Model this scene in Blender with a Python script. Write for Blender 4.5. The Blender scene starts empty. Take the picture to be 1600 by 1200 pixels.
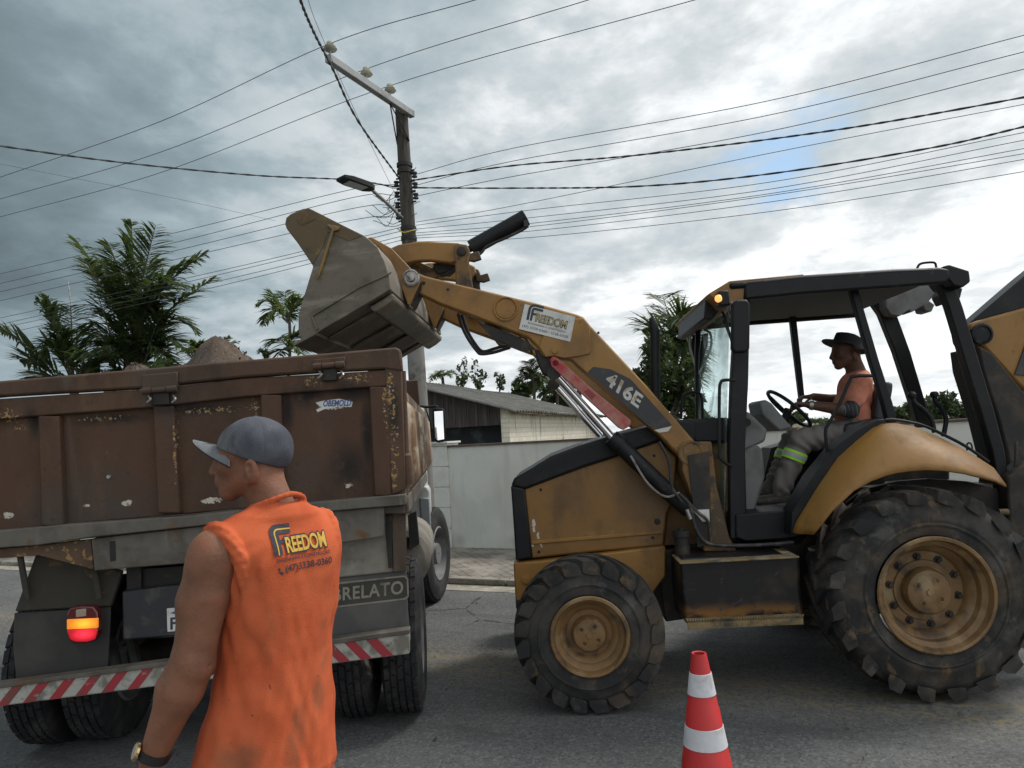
import bpy, bmesh, math, random
import numpy as np
from mathutils import Vector, Matrix
from mathutils.bvhtree import BVHTree
from mathutils import noise as mnoise
random.seed(7); RNG = np.random.default_rng(7)
R = math.radians
C = bpy.context.scene.collection

# ------------------------------------------------------------------ camera
F = 1150.0; CAMH = 1.70
PITCH = math.atan(83 / F); ROLL = 0.055
CAM = Vector((0, 0, CAMH))
fw = Vector((0, math.cos(PITCH), math.sin(PITCH)))
up0 = Vector((0, -math.sin(PITCH), math.cos(PITCH)))
rx0 = Vector((1, 0, 0))
cr = rx0 * math.cos(ROLL) - up0 * math.sin(ROLL)
cu = rx0 * math.sin(ROLL) + up0 * math.cos(ROLL)
cam_d = bpy.data.cameras.new('camera')
cam_d.sensor_width = 36.0
cam_d.lens = 36.0 * F / 1600.0
cam_d.clip_start = 0.05; cam_d.clip_end = 2000
cam = bpy.data.objects.new('camera', cam_d); C.objects.link(cam)
m = Matrix((cr, cu, -fw)).transposed().to_4x4(); m.translation = CAM
cam.matrix_world = m
bpy.context.scene.camera = cam
cam_d.dof.use_dof = False

# ------------------------------------------------------------------ light
SUN_EL = R(52); SUN_AZ = R(62)          # azimuth from +Y towards +X
EXPO = 0.85
sc = bpy.context.scene
sc.view_settings.view_transform = 'Standard'; sc.view_settings.look = 'None'
sc.view_settings.gamma = 1.0; sc.view_settings.exposure = EXPO
sun_d = bpy.data.lights.new('sun', 'SUN'); sun_d.energy = 1.5; sun_d.angle = R(14)
sun_d.color = (1.0, 0.96, 0.9)
sun = bpy.data.objects.new('sun', sun_d); C.objects.link(sun)
sd = Vector((math.sin(SUN_AZ) * math.cos(SUN_EL), math.cos(SUN_AZ) * math.cos(SUN_EL), math.sin(SUN_EL)))
sun.rotation_euler = sd.to_track_quat('Z', 'Y').to_euler()

# ------------------------------------------------------------------ node helpers
class NT:
    def __init__(s, nt): s.nt = nt; s.n = nt.nodes; s.l = nt.links
    def add(s, t, **kw):
        nd = s.n.new(t)
        for k, v in kw.items(): setattr(nd, k, v)
        return nd
    def val(s, sock, v):
        if isinstance(v, bpy.types.NodeSocket): s.l.new(v, sock)
        elif isinstance(v, (tuple, list)) and len(v) == 3 and sock.type == 'RGBA': sock.default_value = (*v, 1)
        else: sock.default_value = v
    def math(s, op, a, b=None, clamp=False):
        nd = s.add('ShaderNodeMath', operation=op, use_clamp=clamp)
        s.val(nd.inputs[0], a)
        if b is not None: s.val(nd.inputs[1], b)
        return nd.outputs[0]
    def vmath(s, op, a, b=None):
        nd = s.add('ShaderNodeVectorMath', operation=op)
        s.val(nd.inputs[0], a)
        if b is not None: s.val(nd.inputs[1], b)
        return nd.outputs[1] if op in ('LENGTH', 'DOT_PRODUCT', 'DISTANCE') else nd.outputs[0]
    def mix(s, f, a, b):
        nd = s.add('ShaderNodeMix', data_type='RGBA')
        s.val(nd.inputs[0], f); s.val(nd.inputs[6], a); s.val(nd.inputs[7], b)
        return nd.outputs[2]
    def noise(s, vec, scale, detail=4, rough=0.55, dist=0.0):
        nd = s.add('ShaderNodeTexNoise')
        s.val(nd.inputs['Vector'], vec); nd.inputs['Scale'].default_value = scale
        nd.inputs['Detail'].default_value = detail; nd.inputs['Roughness'].default_value = rough
        nd.inputs['Distortion'].default_value = dist
        return nd.outputs[0]
    def ramp(s, v, lo, hi, a=0.0, b=1.0):
        nd = s.add('ShaderNodeMapRange', interpolation_type='SMOOTHSTEP')
        s.val(nd.inputs[0], v); nd.inputs[1].default_value = lo; nd.inputs[2].default_value = hi
        nd.inputs[3].default_value = a; nd.inputs[4].default_value = b
        return nd.outputs[0]
    def mapping(s, vec, scale=(1, 1, 1), rot=(0, 0, 0), loc=(0, 0, 0)):
        nd = s.add('ShaderNodeMapping')
        s.val(nd.inputs[0], vec); nd.inputs['Scale'].default_value = scale
        nd.inputs['Rotation'].default_value = rot; nd.inputs['Location'].default_value = loc
        return nd.outputs[0]

# ------------------------------------------------------------------ world: overcast sky with breaks
w = bpy.data.worlds.new('World'); sc.world = w; w.use_nodes = True
T = NT(w.node_tree); T.n.clear()
out = T.add('ShaderNodeOutputWorld'); bg = T.add('ShaderNodeBackground')
bg.inputs[1].default_value = 0.10
T.l.new(bg.outputs[0], out.inputs[0])
sky = T.add('ShaderNodeTexSky', sky_type='NISHITA'); sky.sun_disc = False
sky.sun_elevation = SUN_EL; sky.sun_rotation = SUN_AZ
sky.air_density = 1.0; sky.dust_density = 1.0; sky.ozone_density = 1.0
tc = T.add('ShaderNodeTexCoord'); d = tc.outputs['Generated']
sep = T.add('ShaderNodeSeparateXYZ'); T.l.new(d, sep.inputs[0])
zz = T.math('ADD', T.math('MAXIMUM', sep.outputs[2], 0.0), 0.17)
pl = T.vmath('DIVIDE', d, T.add('ShaderNodeCombineXYZ').outputs[0])
cmb = pl.node.inputs[1].links[0].from_node
for i in range(3): T.l.new(zz, cmb.inputs[i])
pm = T.mapping(pl, (0.80, 0.72, 0.0), (0, 0, R(20)), (3.1, 1.7, 0))
n1 = T.noise(pm, 1.5, 12, 0.60, 0.12)
n2 = T.noise(T.mapping(pm, (1, 1, 1), (0, 0, 0), (7.3, 2.2, 0)), 4.6, 10, 0.62, 0.15)
n3 = T.noise(T.mapping(pm, (1, 1, 1), (0, 0, 0), (1.3, 9.2, 0)), 0.55, 4, 0.5, 0.2)
puff = T.math('MULTIPLY', T.ramp(n1, 0.46, 0.56), T.ramp(n2, 0.36, 0.62))      # crisp lit edges of broken cloud
tex = T.math('ADD', T.math('MULTIPLY', n1, 0.62), T.math('MULTIPLY', n2, 0.38))
# large-scale brightness of the cloud deck: heavy rain cloud on the left, thin bright deck to the right
azg = T.ramp(sep.outputs[0], -0.75, 0.35)
low = T.ramp(sep.outputs[2], 0.02, 0.24, 1.0, 0.0)
back = T.ramp(sep.outputs[1], 0.25, -0.35)  # unseen sky behind the camera, brightened to light the sides facing it
gray = T.math('ADD', T.math('MULTIPLY', azg, 0.30), 0.142)
gray = T.math('ADD', gray, T.math('MULTIPLY', low, 0.13))
tx = T.ramp(tex, 0.34, 0.66, -0.5, 0.5)
amp = T.math('ADD', T.math('MULTIPLY', azg, 0.17), 0.06)
gray = T.math('ADD', gray, T.math('MULTIPLY', tx, amp))
gray = T.math('ADD', gray, T.math('MULTIPLY', puff, T.math('ADD', T.math('MULTIPLY', azg, 0.13), 0.012)))
gray = T.math('ADD', gray, T.math('MULTIPLY', T.math('SUBTRACT', n3, 0.5), 0.24))
gray = T.math('MAXIMUM', gray, 0.095)
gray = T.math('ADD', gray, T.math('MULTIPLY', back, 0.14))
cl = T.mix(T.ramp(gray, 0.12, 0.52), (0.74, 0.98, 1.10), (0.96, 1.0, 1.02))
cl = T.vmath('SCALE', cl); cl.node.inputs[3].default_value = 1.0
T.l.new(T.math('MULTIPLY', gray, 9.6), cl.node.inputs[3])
# break showing blue around one direction
bd = Vector((0.334, 0.883, 0.335)).normalized()
dist = T.vmath('DISTANCE', d, tuple(bd))
brk = T.ramp(T.math('ADD', dist, T.math('MULTIPLY', T.math('SUBTRACT', n2, 0.5), 0.40)), -0.03, 0.09, 1.0, 0.0)
blue = T.mix(0.62, sky.outputs[0], (2.0, 3.6, 5.4))
col = T.mix(T.math('MULTIPLY', brk, 0.74), cl, blue)
below = T.ramp(sep.outputs[2], -0.04, 0.0)
col = T.mix(below, (0.9, 0.9, 0.85), col)
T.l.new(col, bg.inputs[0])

# ------------------------------------------------------------------ projection of photo pixels onto real planes
def ray(px, py): return fw + cr * ((px - 800) / F) + cu * ((600 - py) / F)
def on_plane(px, py, pt, n):
    dd = ray(px, py); t = (Vector(pt) - CAM).dot(n) / dd.dot(n)
    return CAM + dd * t
def at_y(px, py, Y): return on_plane(px, py, (0, Y, 0), Vector((0, 1, 0)))
def at_z(px, py, z=0.0): return on_plane(px, py, (0, 0, z), Vector((0, 0, 1)))

# ------------------------------------------------------------------ object helpers
ROOT = {}
def tag(o, label=None, cat=None, group=None, kind=None):
    if label: o['label'] = label
    if cat: o['category'] = cat
    if group: o['group'] = group
    if kind: o['kind'] = kind
    return o
def thing(name, loc, label, cat, rotz=0.0, group=None):
    o = bpy.data.objects.new(name, None); C.objects.link(o)
    o.location = loc; o.rotation_euler = (0, 0, rotz); o.empty_display_size = 0.2
    ROOT[o.name] = Matrix.Translation(Vector(loc)) @ Matrix.Rotation(rotz, 4, 'Z')
    return tag(o, label, cat, group)
def rootm(o):
    return ROOT.get(o.name, Matrix.Identity(4)) if o else Matrix.Identity(4)

class MB:
    """collects shapes given in world coordinates; build() links ONE mesh object"""
    def __init__(s): s.v = []; s.f = []; s.mi = []; s.cur = 0
    def raw(s, vs, fs):
        b = len(s.v); s.v += [tuple(p) for p in vs]
        s.f += [tuple(i + b for i in f) for f in fs]; s.mi += [s.cur] * len(fs); return s
    def prism(s, poly, off):
        n = len(poly); off = Vector(off)
        a = [Vector(p) for p in poly]; bq = [p + off for p in a]
        fs = [tuple(range(n - 1, -1, -1)), tuple(range(n, 2 * n))]
        fs += [(i, (i + 1) % n, n + (i + 1) % n, n + i) for i in range(n)]
        return s.raw(a + bq, fs)
    def loft(s, rings, cap=True, closed=True):
        n = len(rings[0]); vs = [p for r in rings for p in r]; fs = []
        for k in range(len(rings) - 1):
            for i in range(n if closed else n - 1):
                j = (i + 1) % n
                fs.append((k * n + i, k * n + j, (k + 1) * n + j, (k + 1) * n + i))
        if cap:
            fs.append(tuple(range(n - 1, -1, -1))); fs.append(tuple(range((len(rings) - 1) * n, len(rings) * n)))
        return s.raw(vs, fs)
    def box(s, c, size, M=None):
        hx, hy, hz = size[0] / 2, size[1] / 2, size[2] / 2
        M = M or Matrix.Identity(3)
        vs = [Vector(c) + M @ Vector((x, y, z)) for z in (-hz, hz) for x, y in ((-hx, -hy), (hx, -hy), (hx, hy), (-hx, hy))]
        return s.raw(vs, [(3, 2, 1, 0), (4, 5, 6, 7), (0, 1, 5, 4), (1, 2, 6, 5), (2, 3, 7, 6), (3, 0, 4, 7)])
    def tube(s, pts, r, n=8, cap=True):
        pts = [Vector(p) for p in pts]; rings = []; u = None
        for i, p in enumerate(pts):
            t = (pts[min(i + 1, len(pts) - 1)] - pts[max(i - 1, 0)]).normalized()
            if u is None:
                u = t.orthogonal().normalized()
            else:
                u = (u - t * u.dot(t)).normalized()
            v2 = t.cross(u); rr = r[i] if isinstance(r, (list, tuple)) else r
            rings.append([p + (u * math.cos(a) + v2 * math.sin(a)) * rr for a in [2 * math.pi * k / n for k in range(n)]])
        return s.loft(rings, cap)
    def bar(s, a, b, wd, ht, side=None):
        a, b = Vector(a), Vector(b); t = (b - a).normalized()
        u = Vector(side) if side is not None else Vector((0, 1, 0))
        u = (u - t * u.dot(t)).normalized(); v2 = t.cross(u)
        q = [u * wd / 2 + v2 * ht / 2, -u * wd / 2 + v2 * ht / 2, -u * wd / 2 - v2 * ht / 2, u * wd / 2 - v2 * ht / 2]
        return s.loft([[a + k for k in q], [b + k for k in q]])
    def lathe(s, c, axis, prof, n=32, closed=False, cap=True):
        """prof: list of (along axis, radius)"""
        c = Vector(c); axis = Vector(axis).normalized(); u = axis.orthogonal().normalized(); v2 = axis.cross(u)
        rings = [[c + axis * h + (u * math.cos(a) + v2 * math.sin(a)) * max(r, 1e-4)
                  for a in [2 * math.pi * k / n for k in range(n)]] for h, r in prof]
        if closed: rings.append(rings[0])
        return s.loft(rings, cap=cap and not closed)
    def build(s, name, mat, parent=None, bevel=0.0, smooth=True, ang=32, M=None, seg=2):
        me = bpy.data.meshes.new(name)
        inv = rootm(parent_root(parent)).inverted()
        if M is not None: inv = inv @ M
        me.from_pydata([inv @ Vector(p) for p in s.v], [], s.f)
        mats = mat if isinstance(mat, (list, tuple)) else [mat]
        for q in mats: me.materials.append(q)
        if len(mats) > 1: me.polygons.foreach_set('material_index', s.mi)
        bm = bmesh.new(); bm.from_mesh(me); bmesh.ops.recalc_face_normals(bm, faces=bm.faces); bm.to_mesh(me); bm.free()
        if smooth:
            me.polygons.foreach_set('use_smooth', [True] * len(me.polygons))
            me.set_sharp_from_angle(angle=R(ang))
        o = bpy.data.objects.new(name, me); C.objects.link(o)
        if parent is not None: o.parent = parent
        if bevel > 0:
            b = o.modifiers.new('bevel', 'BEVEL'); b.width = bevel; b.segments = seg; b.limit_method = 'ANGLE'; b.angle_limit = R(40)
            b.harden_normals = False
        return o
def parent_root(p):
    while p is not None and p.parent is not None: p = p.parent
    return p

# text as flat mesh (u right, v up), built-in font
def text_mesh(txt, size=1.0, bold=0.0, shear=0.0, space=1.0):
    cd = bpy.data.curves.new('lettering', 'FONT'); cd.body = txt; cd.size = size; cd.offset = bold
    cd.shear = shear; cd.space_character = space; cd.resolution_u = 4; cd.fill_mode = 'FRONT'
    o = bpy.data.objects.new('lettering', cd); C.objects.link(o)
    bpy.context.view_layer.update()
    dg = bpy.context.evaluated_depsgraph_get()
    me = bpy.data.meshes.new_from_object(o.evaluated_get(dg))
    vs = [(v.co.x, v.co.y) for v in me.vertices]; fs = [tuple(p.vertices) for p in me.polygons]
    bpy.data.objects.remove(o); bpy.data.curves.remove(cd); bpy.data.meshes.remove(me)
    return vs, fs
def text_fit(txt, w_, h_, bold=0.0, shear=0.0, space=1.0):
    """text scaled to fill a box w_ x h_ with origin lower-left"""
    vs, fs = text_mesh(txt, 1.0, bold, shear, space)
    x0 = min(p[0] for p in vs); x1 = max(p[0] for p in vs); y0 = min(p[1] for p in vs); y1 = max(p[1] for p in vs)
    return [((x - x0) / (x1 - x0) * w_, (y - y0) / (y1 - y0) * h_) for x, y in vs], fs

# ------------------------------------------------------------------ materials
def material(name, base, rough=0.6, metal=0.0, layers=(), bump=0.0, bscale=40, spec=0.5, rvar=0.0, coat=0.0, trans=0.0, coord='Object', emit=None, estr=0.0, bdetail=5, dent=0.0):
    """layers: dicts(c, s, lo, hi, stretch, detail, amt, off, spots=[(center, radii)], r)"""
    mt = bpy.data.materials.new(name); mt.use_nodes = True
    T = NT(mt.node_tree); T.n.clear()
    o = T.add('ShaderNodeOutputMaterial'); p = T.add('ShaderNodeBsdfPrincipled'); T.l.new(p.outputs[0], o.inputs[0])
    tcn = T.add('ShaderNodeTexCoord'); vec = tcn.outputs[coord]
    col = T.add('ShaderNodeRGB').outputs[0]; col.default_value = (*base, 1)
    rg = None
    for k, L in enumerate(layers):
        v = T.mapping(vec, L.get('stretch', (1, 1, 1)), L.get('rot', (0, 0, 0)), (k * 3.7 + L.get('off', 0), k * 1.9, k * 5.3))
        f = T.ramp(T.noise(v, L['s'], L.get('detail', 5), L.get('rough', 0.6), L.get('dist', 0.3)), L['lo'], L['hi'])
        if 'm' in L:      # second, larger noise that limits where the layer shows
            f2 = T.ramp(T.noise(T.mapping(vec, (1, 1, 1), (0, 0, 0), (k * 8.1 + 2, 4, k)), L['m'], 2), L.get('mlo', 0.48), L.get('mhi', 0.6))
            f = T.math('MULTIPLY', f, f2)
        if 'spots' in L:
            acc = None
            for (cc, rr) in L['spots']:
                q = T.vmath('LENGTH', T.vmath('DIVIDE', T.vmath('SUBTRACT', vec, tuple(cc)), tuple(rr)))
                g = T.ramp(q, L.get('slo', 0.35), 1.0, 1.0, 0.0)
                acc = g if acc is None else T.math('MAXIMUM', acc, g)
            if L.get('hard'):
                f = T.ramp(T.math('MULTIPLY', f, acc), L['hard'] - 0.06, L['hard'] + 0.06)
            else:
                f = T.math('MULTIPLY', f, acc)
        if 'axis' in L:   # fade along a coordinate: (index, lo, hi)
            sp = T.add('ShaderNodeSeparateXYZ'); T.l.new(vec, sp.inputs[0])
            f = T.math('MULTIPLY', f, T.ramp(sp.outputs[L['axis'][0]], L['axis'][1], L['axis'][2]))
        f = T.math('MULTIPLY', f, L.get('amt', 1.0))
        col = T.mix(f, col, L['c'])
        if 'r' in L:
            rg = T.math('ADD', T.math('MULTIPLY', T.math('SUBTRACT', L['r'], rough), f), rg if rg is not None else rough)
    T.l.new(col, p.inputs['Base Color'])
    if rg is not None: T.l.new(rg, p.inputs['Roughness'])
    else: p.inputs['Roughness'].default_value = rough
    p.inputs['Metallic'].default_value = metal
    p.inputs['Specular IOR Level'].default_value = spec
    p.inputs['Coat Weight'].default_value = coat
    p.inputs['Transmission Weight'].default_value = trans
    if emit: p.inputs['Emission Color'].default_value = (*emit, 1); p.inputs['Emission Strength'].default_value = estr
    if bump > 0:
        b = T.add('ShaderNodeBump'); b.inputs['Strength'].default_value = min(1, bump); b.inputs['Distance'].default_value = 0.01
        hgt = T.noise(vec, bscale, bdetail, 0.6)
        if dent: hgt = T.math('ADD', hgt, T.math('MULTIPLY', T.noise(vec, 2.6, 2, .4), dent))
        T.l.new(hgt, b.inputs['Height']); T.l.new(b.outputs[0], p.inputs['Normal'])
    return mt

DUST = (0.20, 0.165, 0.12)
M = {}
M['yellow'] = material('loader_paint', (0.285, 0.142, 0.030), 0.5, 0, [
    dict(c=(0.185, 0.090, 0.022), s=2.2, lo=0.42, hi=0.65), dict(c=(0.13, 0.075, 0.028), s=5, lo=0.54, hi=0.72, amt=0.75, stretch=(1, 1, .45), r=0.75),
    dict(c=(0.08, 0.055, 0.035), s=26, lo=0.62, hi=0.70, m=2.5, amt=0.8), dict(c=(0.30, 0.19, 0.075), s=1.4, lo=0.5, hi=0.7, amt=0.5),
    dict(c=(0.42, 0.36, 0.27), s=38, lo=0.70, hi=0.75, m=3.5, amt=0.6)], bump=0.16, bscale=30, rvar=.2, dent=5)
M['yellow_dirty'] = material('worn_yellow_paint', (0.165, 0.092, 0.03), 0.65, 0, [
    dict(c=(0.06, 0.04, 0.022), s=3.2, lo=0.45, hi=0.62), dict(c=(0.028, 0.024, 0.02), s=6, lo=0.54, hi=0.66, amt=0.9),
    dict(c=(0.30, 0.19, 0.07), s=18, lo=0.6, hi=0.7, amt=0.5)], bump=0.2, bscale=35)
M['black'] = material('black_paint', (0.008, 0.009, 0.011), 0.5, 0, [
    dict(c=(0.018, 0.018, 0.018), s=3, lo=0.45, hi=0.7), dict(c=(0.10, 0.09, 0.075), s=14, lo=0.6, hi=0.75, m=2, amt=0.5, r=.8)], bump=0.06, bscale=60, spec=.28)
M['dark_metal'] = material('oily_dark_metal', (0.018, 0.017, 0.016), 0.6, 0.2, [
    dict(c=(0.055, 0.042, 0.03), s=5, lo=0.48, hi=0.68), dict(c=(0.11, 0.075, 0.04), s=13, lo=0.62, hi=0.74, amt=0.6)], bump=0.2, bscale=30)
M['bucket'] = material('worn_bucket_steel', (0.155, 0.135, 0.108), 0.62, 0.25, [
    dict(c=(0.085, 0.071, 0.053), s=1.9, lo=0.42, hi=0.62, stretch=(1, .5, 1)), dict(c=(0.25, 0.225, 0.185), s=4, lo=0.52, hi=0.7, stretch=(.5, 1, 2.2), amt=0.8),
    dict(c=(0.085, 0.07, 0.05), s=24, lo=0.58, hi=0.72, amt=0.6), dict(c=(0.22, 0.115, 0.035), s=3.1, lo=0.6, hi=0.68, amt=0.5)], bump=0.18, bscale=28)
M['bucket_tip'] = material('scuffed_brown_bucket_paint', (0.11, 0.075, 0.036), 0.6, 0.1, [
    dict(c=(0.05, 0.038, 0.026), s=3, lo=0.42, hi=0.62), dict(c=(0.20, 0.125, 0.04), s=9, lo=0.56, hi=0.7, amt=0.7), dict(c=(0.2, .17, .13), s=30, lo=.62, hi=.72, amt=.6)], bump=0.15, bscale=30)
M['rubber'] = material('dusty_tyre_rubber', (0.024, 0.024, 0.025), 0.85, 0, [
    dict(c=(0.062, 0.057, 0.050), s=4.5, lo=0.40, hi=0.68), dict(c=(0.105, 0.075, 0.048), s=2.6, lo=0.48, hi=0.70, amt=0.75), dict(c=(0.15, 0.10, 0.055), s=9, lo=0.58, hi=0.72, amt=0.7), dict(c=(0.12, 0.115, 0.105), s=6, lo=.56, hi=.72, amt=.6, off=4), dict(c=(0.02, 0.02, 0.02), s=22, lo=0.58, hi=0.7, amt=.6)], bump=0.25, bscale=45, spec=.3)
M['tread'] = material('black_tyre_rubber', (0.022, 0.022, 0.024), 0.8, 0, [
    dict(c=(0.055, 0.053, 0.05), s=7, lo=0.45, hi=0.7), dict(c=(0.3, 0.29, 0.26), s=60, lo=0.72, hi=0.76, amt=.7)], bump=0.2, bscale=60, spec=.3)
M['rim'] = material('rim_paint', (0.20, 0.112, 0.042), 0.55, 0, [
    dict(c=(0.13, 0.075, 0.03), s=6, lo=0.42, hi=0.66), dict(c=(0.05, 0.035, 0.022), s=7, lo=0.50, hi=0.68, amt=.85), dict(c=(0.36, 0.27, 0.15), s=3.5, lo=0.5, hi=0.7, amt=0.6)], bump=0.1, bscale=50)
M['chrome'] = material('chrome_rod', (0.75, 0.76, 0.78), 0.12, 1.0)
M['steel'] = material('bare_steel', (0.35, 0.34, 0.33), 0.4, 0.8, [dict(c=(0.12, 0.09, 0.06), s=20, lo=.5, hi=.7)])
M['red_faded'] = material('faded_red_paint', (0.36, 0.035, 0.042), 0.6, 0, [
    dict(c=(0.36, 0.20, 0.16), s=3.4, lo=0.40, hi=0.60, amt=.9, off=2), dict(c=(0.30, 0.23, 0.15), s=6, lo=0.52, hi=0.68, amt=.7)], bump=.05)
M['hose'] = material('hose_rubber', (0.02, 0.02, 0.021), 0.6, 0, [dict(c=(0.09, 0.075, 0.055), s=12, lo=.5, hi=.7)])
M['decal_black'] = material('black_decal', (0.02, 0.022, 0.028), 0.4, 0, [dict(c=(0.05, .045, .04), s=8, lo=.5, hi=.7)])
M['decal_white'] = material('white_decal', (0.52, 0.51, 0.48), 0.5, 0, [dict(c=(0.26, .15, .05), s=13, lo=.50, hi=.58, amt=.85), dict(c=(.4, .38, .34), s=5, lo=.45, hi=.7)])
M['sticker'] = material('sticker_white', (0.60, 0.61, 0.60), 0.45, 0, [dict(c=(0.42, .41, .38), s=7, lo=.45, hi=.7)])
M['ink'] = material('dark_ink', (0.035, 0.037, 0.05), 0.6)
M['ink_gray'] = material('grey_ink', (0.13, 0.125, 0.12), 0.6)
M['ink_yellow'] = material('faded_yellow_ink', (0.55, 0.42, 0.16), 0.6)
M['glass'] = material('greenish_glass', (0.62, 0.85, 0.80), 0.03, 0, trans=1.0, spec=.5)
def thin_glass():
    mt = bpy.data.materials.new('windscreen_glass'); mt.use_nodes = True
    T = NT(mt.node_tree); T.n.clear()
    o = T.add('ShaderNodeOutputMaterial'); mx = T.add('ShaderNodeMixShader'); tr = T.add('ShaderNodeBsdfTransparent'); gl = T.add('ShaderNodeBsdfPrincipled')
    gl.inputs['Base Color'].default_value = (.50, .60, .58, 1); gl.inputs['Roughness'].default_value = .1
    tr.inputs[0].default_value = (.86, .95, .94, 1)
    tcn = T.add('ShaderNodeTexCoord')
    nz = T.noise(tcn.outputs['Object'], 4.0, 4, .6, .8)
    f = T.ramp(nz, .42, .68, .10, .42)
    T.l.new(f, mx.inputs[0]); T.l.new(tr.outputs[0], mx.inputs[1]); T.l.new(gl.outputs[0], mx.inputs[2]); T.l.new(mx.outputs[0], o.inputs[0])
    return mt
M['windscreen'] = thin_glass()
M['plastic_grey'] = material('cab_grey_plastic', (0.16, 0.165, 0.165), 0.6, 0, [dict(c=(0.09, .085, .08), s=4, lo=.45, hi=.7)])
M['floor_mat'] = material('dusty_cab_floor', (0.2, 0.185, 0.15), 0.8, 0, [dict(c=(0.1, .09, .08), s=6, lo=.45, hi=.7)])
M['amber'] = material('lit_amber_lens', (0.8, 0.35, 0.08), 0.3, 0, emit=(1.0, 0.42, 0.12), estr=.75)
M['mirror'] = material('mirror_glass', (0.8, 0.8, 0.8), 0.03, 1.0)
# ================================================================== SETTING
K0 = at_z(60, 886); K1 = at_z(790, 916.5)
kd = (K1 - K0); kd.z = 0; kd.normalize()          # along the road, left -> right
kn = Vector((-kd.y, kd.x, 0))                       # away from the camera
def road_pt(s, t, z=0.0):                           # s along kerb from K1, t across (+ = away)
    p = K1 + kd * s + kn * t; return Vector((p.x, p.y, z))
def strip(name, t0, t1, z, mat, s0=-90, s1=90, ns=1):
    b = MB(); vs = []; fs = []
    for i in range(ns + 1):
        s_ = s0 + (s1 - s0) * i / ns
        vs += [road_pt(s_, t0, z), road_pt(s_, t1, z)]
    for i in range(ns): fs.append((2 * i, 2 * i + 2, 2 * i + 3, 2 * i + 1))
    b.raw(vs, fs); o = b.build(name, mat, smooth=False); tag(o, kind='structure'); return o

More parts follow.
